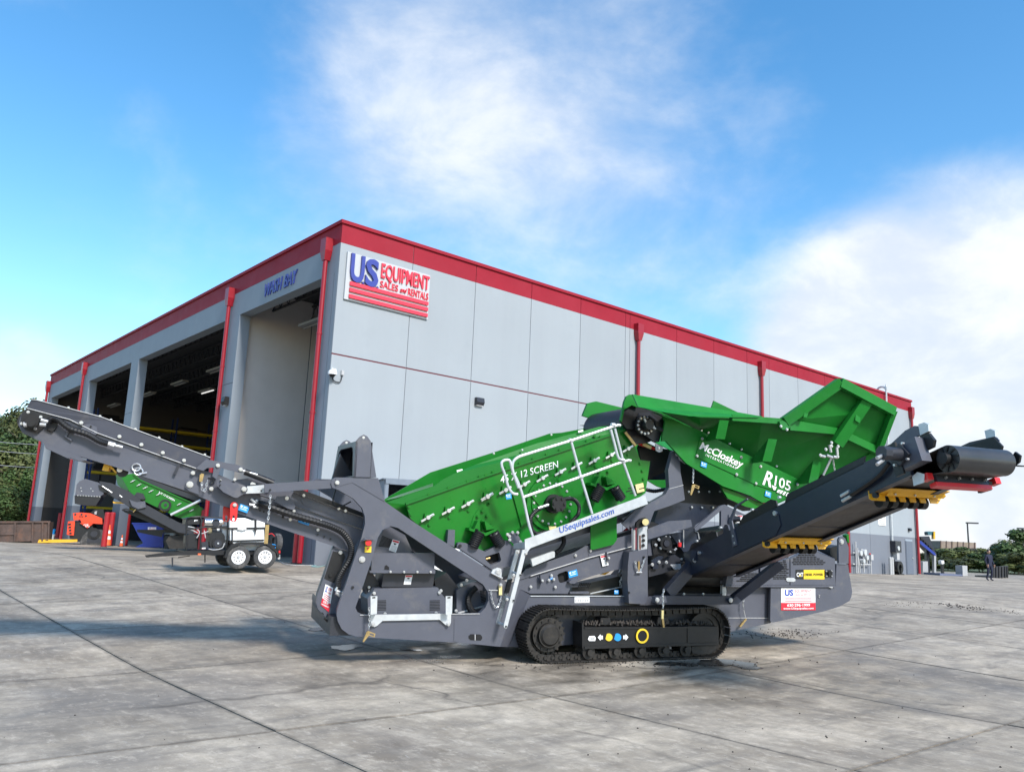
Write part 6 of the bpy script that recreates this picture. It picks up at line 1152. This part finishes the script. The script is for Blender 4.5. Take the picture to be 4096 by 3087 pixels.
# --- pallet racks inside the bays (building coordinates)
def rack(x0,y0,n,bw,levels,label,d=1.0):
    o=thing('pallet_rack',label,'rack',BC,TH); hmax=levels[-1]+1.0
    for k in range(n+1):
        x=x0+bw*k
        for yy in (y0,y0+d): MB().box(x-.05,x+.05,yy-.05,yy+.05,.012,hmax).build('upright',RBLUE,o)
        z=.4
        while z<hmax-.7:
            MB().cyl((x,y0,z),(x,y0+d,z+.6),.025,5).build('brace',RBLUE,o); MB().cyl((x,y0,z),(x,y0+d,z),.025,5).build('brace',RBLUE,o); z+=.8
    rnd=random.Random(4); nm=('bottom','second','third','top'); bn=('left end','second bay','third bay','fourth bay','right end')
    for li,z in enumerate(levels):
        for k in range(n):
            xa=x0+bw*k+.05; xb=x0+bw*(k+1)-.05
            for yy in (y0,y0+d): MB().box(xa,xb,yy-.04,yy+.04,z-.09,z+.06).build('beam',RYEL,o)
            MB().box(xa+.05,xb-.05,y0+.05,y0+d-.05,z+.06,z+.09).build('shelf',DKGREY,o)
            if (li*7+k*3)%4==0: continue
            c=thing('pallet_load','dark bundled load on the %s rack shelf, %s'%(nm[li],bn[k]),'load',BC,TH,'loads stored on the rack'); w_=bw*rnd.uniform(.5,.85); h_=rnd.uniform(.15,.5)
            MB().box(xa+.1,xa+.1+w_,y0+.05,y0+d-.1,z+.09,z+.2).build('pallet',RUST,c); b=MB(); b.box(xa+.15,xa+w_,y0+.1,y0+d-.15,z+.2,z+.2+h_*.5); b.box(xa+.3,xa+w_*.7,y0+.2,y0+d-.3,z+.2+h_*.5,z+.2+h_); b.build('bundle',BLACK,c)
    return o
rack(2.35,37.6,5,2.72,[2.2,4.6,7.0,8.0],'tall blue pallet rack with yellow beams along the far end wall of the bays')
# --- fittings on the right wall near the far corner
gm=thing('gas_meter','grey gas meter set with pipework on the lower right wall','gas meter',BC,TH)
for pts in ([(34.4,-.15,1.2),(35.0,-.15,1.2),(35.1,-.2,.4),(35.1,-.2,.05)],[(34.9,-.2,1.5),(34.9,-.2,.05)],[(35.2,-.2,.55),(36.4,-.2,.55)],[(35.3,-.2,1.4),(36.0,-.2,1.4),(36.0,-.2,.55)],[(35.6,-.2,1.35),(35.6,-.2,.1)],[(34.4,-.12,.55),(35.2,-.12,.55)],[(34.7,-.2,1.85),(34.7,-.2,.05)]): MB().tube([Vector(p) for p in pts],.04,7).build('pipe',GREYT,gm)
for c in ((35.1,1.2,.16),(35.6,1.25,.18),(35.85,.95,.14),(35.4,.75,.13)): MB().cyl((c[0],-.35,c[1]),(c[0],-.12,c[1]),c[2],14).build('meter_body',GALV,gm,True)
mb=thing('meter_post','small grey control box on a post beside the gas meter','box',BC,TH); MB().box(36.35,36.65,-.3,-.1,.82,1.15).build('box',GREYT,mb); MB().cyl((36.5,-.2,0),(36.5,-.2,.82),.035,8).build('post',GREYT,mb); MB().cyl((36.42,-.2,1.15),(36.42,-.2,1.22),.05,8).build('beacon',REDP,mb)
for k,x in enumerate((38.36,38.62)):
    o=thing('bollard','pale grey %s of two short posts by the gas meter'%('left','right')[k],'bollard',BC+Vector((x*CA+.5*SA,x*SA-.5*CA,0)),TH,'short posts by the gas meter'); MB().cyl((0,0,0),(0,0,1.0),.09,14).build('post',GREYT,o,True); MB().cyl((0,0,1.0),(0,0,1.04),.09,14,.05).build('cap',GREYT,o,True)
dr_=thing('service_door','grey steel service door near the far right corner','door',BC,TH); MB().box(41.6,42.62,-.03,.04,0,2.22).build('frame',PILL,dr_); MB().box(41.68,42.54,-.05,-.02,.02,2.15).build('leaf',PILL,dr_); MB().box(42.42,42.5,-.09,-.05,1.0,1.08).build('handle',ZINC,dr_)
vt=thing('wall_vent','white louvred wall vent above the gas meter','vent',BC,TH); MB().box(38.02,39.0,-.04,0,2.95,3.6).build('frame',WHITED,vt)
for k in range(5): MB().box(38.1,38.92,-.06,-.03,3.02+.11*k,3.07+.11*k).build('slat',GREYT,vt)
cd=thing('conduit','silver conduit running from the roof edge down to a meter box','conduit',BC,TH); MB().tube(catmull([(39.6,.5,11.6),(39.6,.3,11.85),(39.6,0,11.85),(39.6,-.18,11.6),(39.6,-.15,11.2),(39.6,-.12,2.0)],5),.06,8).build('pipe',GALV,cd,True); MB().box(39.5,40.3,-.35,-.02,1.35,2.05).build('meter_box',DKGREY,cd); MB().cyl((39.85,-.4,1.6),(39.85,-.35,1.6),.14,14).build('dial',GALV,cd); MB().box(39.75,40.1,-.3,-.02,.9,1.35).build('lower_box',GREYT,cd)
hw=thing('hose_reel','dark hose reel on the ground against the right wall','hose reel',BC+Vector((39.6*CA+.4*SA,39.6*SA-.4*CA,0)),TH); MB().ring((0,-.15,.42),(0,.15,.42),.2,.4,20).build('reel',BLACK,hw,True); MB().box(-.35,.35,-.2,.2,0,.06).build('foot',BLACK,hw); MB().box(-.05,.05,-.2,-.15,.06,.42).build('arm',BLACK,hw)
# --- far right: conveyor, container, person, poles, shrubs
fc_=Fr('mobile_conveyor','small blue conveyor with motor and yellow post beyond the right corner','conveyor',Vector((28.6,58,.75)),0); FZ=ZF['8']
fc_.pl('boom',NAVY,'8',[(203,1142),(300,1138),(350,1270),(375,1320),(350,1330),(290,1270),(205,1165)],0,1.); fc_.pl('frame',BLUEB,'8',[(203,1190),(215,1185),(360,1310),(370,1340),(345,1325),(208,1215)],-.2,.15); fc_.pl('motor',mat('teal_motor',(.03,.12,.15),.5),'8',[(283,1095),(300,1088),(350,1092),(350,1125),(290,1128)],.2,.5); fc_.pl('yellow_post',YELLOW,'8',[(345,1090),(362,1090),(362,1168),(345,1168)],.1,.3); fc_.pl('leg',GREYT,'8',[(350,1320),(370,1320),(372,1545),(352,1545)],0,.3); fc_.pl('leg',DKGREY,'8',[(270,1260),(300,1260),(310,1540),(280,1540)],.3,.3); fc_.pl('base_tank',GREYT,'8',[(235,1400),(285,1395),(290,1535),(235,1538)],-.2,.6)
for k in range(5): fc_.pl('roller',BLACK,'8',[(215+26*k,1150+26*k),(235+26*k,1155+26*k),(240+26*k,1172+26*k),(222+26*k,1172+26*k)],-.12,.1)
bx=Fr('open_container','dark open-topped container standing beyond the person','container',gpt(4000,2311),R(5)); bx.pl('front',DKGREY,'8',[(955,1452),(1108,1440),(1112,1560),(960,1568)],0,.06); bx.pl('back',DKGREY,'8',[(955,1452),(1108,1440),(1112,1560),(960,1568)],2.,.06); bx.pl('floor',BLACK,'8',[(960,1550),(1110,1545),(1110,1560),(960,1566)],.06,1.9)
for x in (957,985,1015,1045,1075,1100): bx.pl('rib',BLACK,'8',[(x,1450),(x+8,1450),(x+9,1566),(x+1,1566)],-.05,.06)
lt_=Fr('flatbed_trailer','rust-pink long trailer body beyond the shrubs at the right','trailer',Vector((56,106,.75)),R(8)); PINK=mat('faded_rust_paint',(.25,.19,.16),.8,var=.3,scale=1.2,dirt=(.25,.2,.12),dscale=.8); lt_.pl('body',PINK,'8',[(410,1185),(780,1205),(780,1262),(410,1262)],0,2.4)
for k in range(7): lt_.pl('stake',RUST,'8',[(415+58*k,1183+3.2*k),(424+58*k,1183+3.2*k),(424+58*k,1265),(415+58*k,1265)],-.06,.06)
lt_.pl('chassis',DKGREY,'8',[(410,1262),(780,1262),(780,1285),(410,1285)],.2,2.); 
for x in (450,480,700,740): lt_.disc('wheel',TYRE,'8',(x,1305),.1,.5,.3)
lf=Fr('flatbed_deck','low blue-grey flatbed deck on the ground beside the conveyor','flatbed',gpt(3805,2302),R(3)); lf.pl('deck',mat('faded_blue',(.12,.14,.22),.7),'8',[(410,1518),(640,1530),(645,1548),(410,1540)],0,2.); lf.pl('rail',BLACK,'8',[(410,1538),(645,1546),(645,1552),(410,1546)],.1,1.8); lf.pl('crate',GREYT,'8',[(640,1440),(690,1440),(695,1545),(645,1545)],.2,.8); lf.pl('drum_stack',WTANK,'8',[(425,1390),(450,1385),(455,1420),(428,1425)],.5,.4); lf.pl('post',BLACK,'8',[(432,1420),(448,1420),(455,1520),(436,1520)],.6,.2)
for k,(px,top,Y,lab) in enumerate(((3876,2088,112,'left of two tall dark light poles behind the shrubs'),(4080,2110,118,'right of two tall dark light poles, at the right edge'))):
    P=at(px,2200,Y); P.z=.75; h=at(px,top,Y).z-.75; o=thing('light_pole',lab,'light pole',P,0,'yard light poles'); MB().cyl((0,0,0),(0,0,h),.13,8,.09).build('pole',DKGREY,o); MB().box(-.1,1.4,-.25,.25,h-.18,h).build('lamp_head',DKGREY,o); MB().box(-.25,.25,-.25,.25,0,.5).build('footing',GREYT,o)
# person
def person(P,h,label):
    o=thing('person',label,'person',P,R(20)); s=h/1.75
    J={'pel':(0,0,.95,.13),'spi':(0,.0,1.15,.13),'che':(0,-.01,1.36,.15),'nec':(0,0,1.5,.06),'hl':(.09,0,.9,.1),'kl':(.1,-.06,.5,.065),'al':(.11,.06,.1,.045),'fl':(.12,-.1,.04,.04),'hr':(-.09,0,.9,.1),'kr':(-.1,.02,.5,.065),'ar':(-.11,.14,.12,.045),'fr':(-.12,0,.04,.04),'sl':(.2,0,1.42,.065),'el':(.26,.03,1.15,.045),'wl':(.25,-.1,.92,.035),'sr':(-.2,0,1.42,.065),'er':(-.27,.03,1.15,.045),'wr':(-.25,-.06,.9,.035)}
    E_=[('pel','spi'),('spi','che'),('che','nec'),('pel','hl'),('hl','kl'),('kl','al'),('al','fl'),('pel','hr'),('hr','kr'),('kr','ar'),('ar','fr'),('che','sl'),('sl','el'),('el','wl'),('che','sr'),('sr','er'),('er','wr')]
    ks=list(J); me=bpy.data.meshes.new('body'); me.from_pydata([tuple(c*s for c in J[k][:3]) for k in ks],[(ks.index(a),ks.index(b)) for a,b in E_],[])
    bo=bpy.data.objects.new('body',me); link(bo,o); bo.modifiers.new('skin','SKIN')
    if not me.skin_vertices:
        with bpy.context.temp_override(object=bo): bpy.ops.mesh.customdata_skin_add()
    for i,k in enumerate(ks): me.skin_vertices[0].data[i].radius=(J[k][3]*s,)*2
    me.skin_vertices[0].data[0].use_root=True
    bo.modifiers.new('sub','SUBSURF').levels=1; bo.modifiers['sub'].render_levels=1
    cl_=mat('navy_workwear',(.015,.018,.04),.9); me.materials.append(cl_)
    b=MB(); n=10
    vs=[];fs=[]
    for i in range(n+1):
        a=math.pi*i/n
        for j in range(12):
            t=2*math.pi*j/12; q=math.sin(a)*(.085 if i<6 else .075); vs.append(((q*math.cos(t))*s,(q*1.15*math.sin(t)-(.02 if i in (5,6) and math.sin(t)<-.9 else 0))*s,(1.63+.12*math.cos(a))*s))
    for i in range(n):
        for j in range(12): fs.append((i*12+j,i*12+(j+1)%12,(i+1)*12+(j+1)%12,(i+1)*12+j))
    b.add(vs,fs).build('head',mat('skin_tone',(.35,.2,.14),.6),o,True); MB().cyl((0,.01*s,1.66*s),(0,.01*s,1.765*s),.095*s,14,.06*s).build('cap',BLACK,o,True)
    for sx in (.25,-.25):
        hb=MB(); hb.box((sx-.02)*s,(sx+.02)*s,-.14*s,-.04*s,.83*s,.93*s)
        for f_ in range(4): hb.cyl(((sx-.018+.012*f_)*s,-.1*s,.84*s),((sx-.018+.012*f_)*s,-.12*s,.76*s),.007*s,5)
        hb.cyl(((sx+.02)*s,-.1*s,.88*s),((sx+.01)*s,-.15*s,.82*s),.008*s,5); hb.build('hand',mat('skin_hand',(.35,.2,.14),.6),o)
person(gpt(3962,2323),1.62,'person in dark navy work clothes standing at the right of the yard')
# --- trees and shrubs
def leafmat(name,c1,c2):
    M_=mat(name,c1,.6,var=.35,scale=.9,spec=.3); b=M_.node_tree.nodes['Principled BSDF']; t=M_.node_tree
    oi=nn(t,'ShaderNodeObjectInfo'); hsv=nn(t,'ShaderNodeHueSaturation'); src=b.inputs['Base Color'].links[0].from_socket; t.links.new(src,hsv.inputs['Color']); mr=nn(t,'ShaderNodeMapRange'); t.links.new(oi.outputs['Random'],mr.inputs[0]); mr.inputs[3].default_value=.75; mr.inputs[4].default_value=1.3; t.links.new(mr.outputs[0],hsv.inputs['Value']); t.links.new(hsv.outputs[0],b.inputs['Base Color'])
    b.inputs['Subsurface Weight'].default_value=0.; return M_
LEAF=leafmat('leaf_green',(.05,.085,.022),None); LEAF2=leafmat('leaf_olive',(.085,.1,.03),None); BARK=mat('bark',(.09,.07,.055),.9,var=.3,scale=8,bump=.4,bscale=30)
def crown_mesh(seed,n,leaf,mt,sx=1.,sz=1.,lobes=14):
    rnd=random.Random(seed); C=[]
    for k in range(lobes):
        a=rnd.uniform(0,2*math.pi); q=rnd.uniform(.1,.75)**.8; z=rnd.uniform(-.55,.75); C.append((Vector((math.cos(a)*q*(1-.35*abs(z)),math.sin(a)*q*(1-.35*abs(z)),z)),rnd.uniform(.22,.42)))
    vs=[];fs=[]
    for k in range(n):
        c,r_=rnd.choice(C); d=Vector((rnd.gauss(0,1),rnd.gauss(0,1),rnd.gauss(0,1))).normalized(); p=c+d*r_*rnd.uniform(.6,1.08); p=Vector((p.x*sx,p.y*sx,p.z*sz))
        nrm=(d+Vector((rnd.uniform(-.7,.7),rnd.uniform(-.7,.7),rnd.uniform(-.3,.9)))).normalized(); u=nrm.orthogonal().normalized(); u=Matrix.Rotation(rnd.uniform(0,6.28),3,nrm)@u; v=nrm.cross(u); l=leaf*rnd.uniform(.6,1.4); i=len(vs)
        vs+=[p-u*l*.5,p+v*l*.3,p+u*l*.6,p-v*l*.3]; fs.append((i,i+1,i+2,i+3))
    me=bpy.data.meshes.new('crown'); me.from_pydata([tuple(v) for v in vs],[],fs); me.materials.append(mt); me.update(); return me
CR=[crown_mesh(1,9000,.075,LEAF,1,1,20),crown_mesh(2,9000,.075,LEAF2,1,1.1,18),crown_mesh(3,9000,.07,LEAF,1,1,24)]
SH=[crown_mesh(7,2600,.13,LEAF2,1,1,12),crown_mesh(8,2600,.13,LEAF,1,1,10),crown_mesh(9,2600,.12,LEAF2,1,1,14)]
def tree(P,h,r_,k,label,group,name='tree',low=.15):
    o=thing(name,label,'tree' if name=='tree' else 'shrub',P,0,group); rnd=random.Random(int(P.x*37+P.y*11))
    pts=[Vector((0,0,0)),Vector((rnd.uniform(-.2,.2),0,h*.25)),Vector((rnd.uniform(-.4,.4),.1,h*.55)),Vector((rnd.uniform(-.3,.3),0,h*.85))]; P_=catmull(pts,4); n=len(P_); b=MB(); b.tube(P_,.1,7,[h*.022*(1-.8*i/n) for i in range(n)])
    for j in range(6):
        q=P_[min(n-1,int(n*(.3+.1*j)))]; a=rnd.uniform(0,6.28); b.tube([q,q+Vector((math.cos(a)*r_*.35,math.sin(a)*r_*.35,h*.12)),q+Vector((math.cos(a)*r_*.65,math.sin(a)*r_*.65,h*.2))],.05,5,[h*.008,h*.006,h*.002])
    b.build('trunk',BARK,o,True)
    me=(CR if name=='tree' else SH)[k%3]; c=inst('crown',me,o,(0,0,h*(low+1)/2),rot=(0,0,rnd.uniform(0,6.28)),scale=(r_*1.05,r_*1.05,h*(1-low)*.52))
    return o
rnd=random.Random(5)
for k,(px,top,Y,r_) in enumerate(((-60,1640,84,5.2),(35,1640,80,4.4),(95,1690,76,3.8),(130,1760,74,3.2),(20,1800,70,3.8),(-90,1720,72,4.6),(100,1880,68,2.8),(-20,1930,66,3.0),(60,1950,66,2.6),(150,1850,78,3.2))):
    P=at(px,2100,Y); P.z=.7; h=at(px,top,Y).z-.7; tree(P,h,r_,k,['tall leafy tree at the left edge','tall leafy tree beside the building corner','leafy tree against the far left downspout','small leafy tree hugging the building corner','dark mid-height tree under the power lines','dark tree cut by the left edge','low bushy tree near the dumpster','low dark bush behind the dumpster','low bright bush behind the dumpster','slender tree behind the building corner'][k],'trees at the left edge',low=.04)
for k,(px,top,Y,r_) in enumerate(((3700,2205,88,3.0),(3745,2198,92,3.4),(3790,2190,95,3.2),(3835,2188,90,3.0),(3870,2190,97,3.4),(3915,2185,92,3.0),(3955,2188,98,3.2),(3990,2178,90,2.8),(4030,2168,93,3.0),(4070,2150,88,3.2),(4110,2120,84,3.6),(4050,2210,78,2.4),(4095,2200,74,2.4),(3930,2215,80,2.4),(3850,2222,80,2.6),(3770,2225,82,2.6),(4150,2140,90,3.6))):
    P=at(px,2240,Y); P.z=.7; h=at(px,top,Y).z-.7; tree(P,h,r_,k,'%s shrub %s'%(('olive green','dark green','yellow green')[k%3],['behind the blue conveyor','right of the blue conveyor','under the rust-pink trailer, leftmost','under the rust-pink trailer, middle','left of the nearer light pole','right of the nearer light pole','behind the person, left','behind the person, right','right of the dark open container, far','right of the dark open container, taller','at the right edge below the far pole','in front of the right-edge shrubs, lower','lowest at the right edge','low, just left of the person','low, at the foot of the nearer pole','low, beside the flatbed deck','cut off by the right edge'][k]),'shrubs along the right boundary','shrub',low=.02)
# power lines
for k,(py,y2) in enumerate(((1752,1768),(1788,1806),(1845,1860))):
    a=at(-150,py-6,66); b_=at(330,y2+10,62); P=[a.lerp(b_,t/8)+Vector((0,0,-.25*4*(t/8)*(1-t/8))) for t in range(9)]
    tag(MB().tube(P,.022,5).build('power_line',GREYT),('topmost','middle','lowest')[k]+' of three power lines crossing the trees at the left','power line','power lines')
# --- dirt clods and grit on the concrete
b=MB(); rnd=random.Random(9)
def clod(px,py,r_):
    P=gpt(px,py); P.z=gz(P.y)+.001; b.cyl(P,P+Vector((rnd.uniform(-.3,.3)*r_,rnd.uniform(-.3,.3)*r_,r_*.8)),r_,6,r_*.4)
for k in range(230):
    t=rnd.random(); clod(3560+520*t+rnd.gauss(0,14),2398+52*t+rnd.gauss(0,5)-(8 if t<.4 else 0),rnd.uniform(.004,.022)*(1.3 if .35<t<.75 else .8))
for k in range(170): clod(rnd.gauss(3160,90),rnd.gauss(2535,9),rnd.uniform(.004,.02))
for k in range(80): clod(rnd.uniform(2350,4090),rnd.uniform(2560,3080),rnd.uniform(.003,.012))
for k in range(30): clod(rnd.uniform(0,2300),rnd.uniform(2480,3080),rnd.uniform(.003,.011))
for k in range(200): clod(rnd.gauss(2500,300),2655+rnd.gauss(0,12),rnd.uniform(.004,.018))
tag(b.build('dirt_clods',MUD),'dark dirt clods and grit scattered over the yard','dirt',None,'stuff')
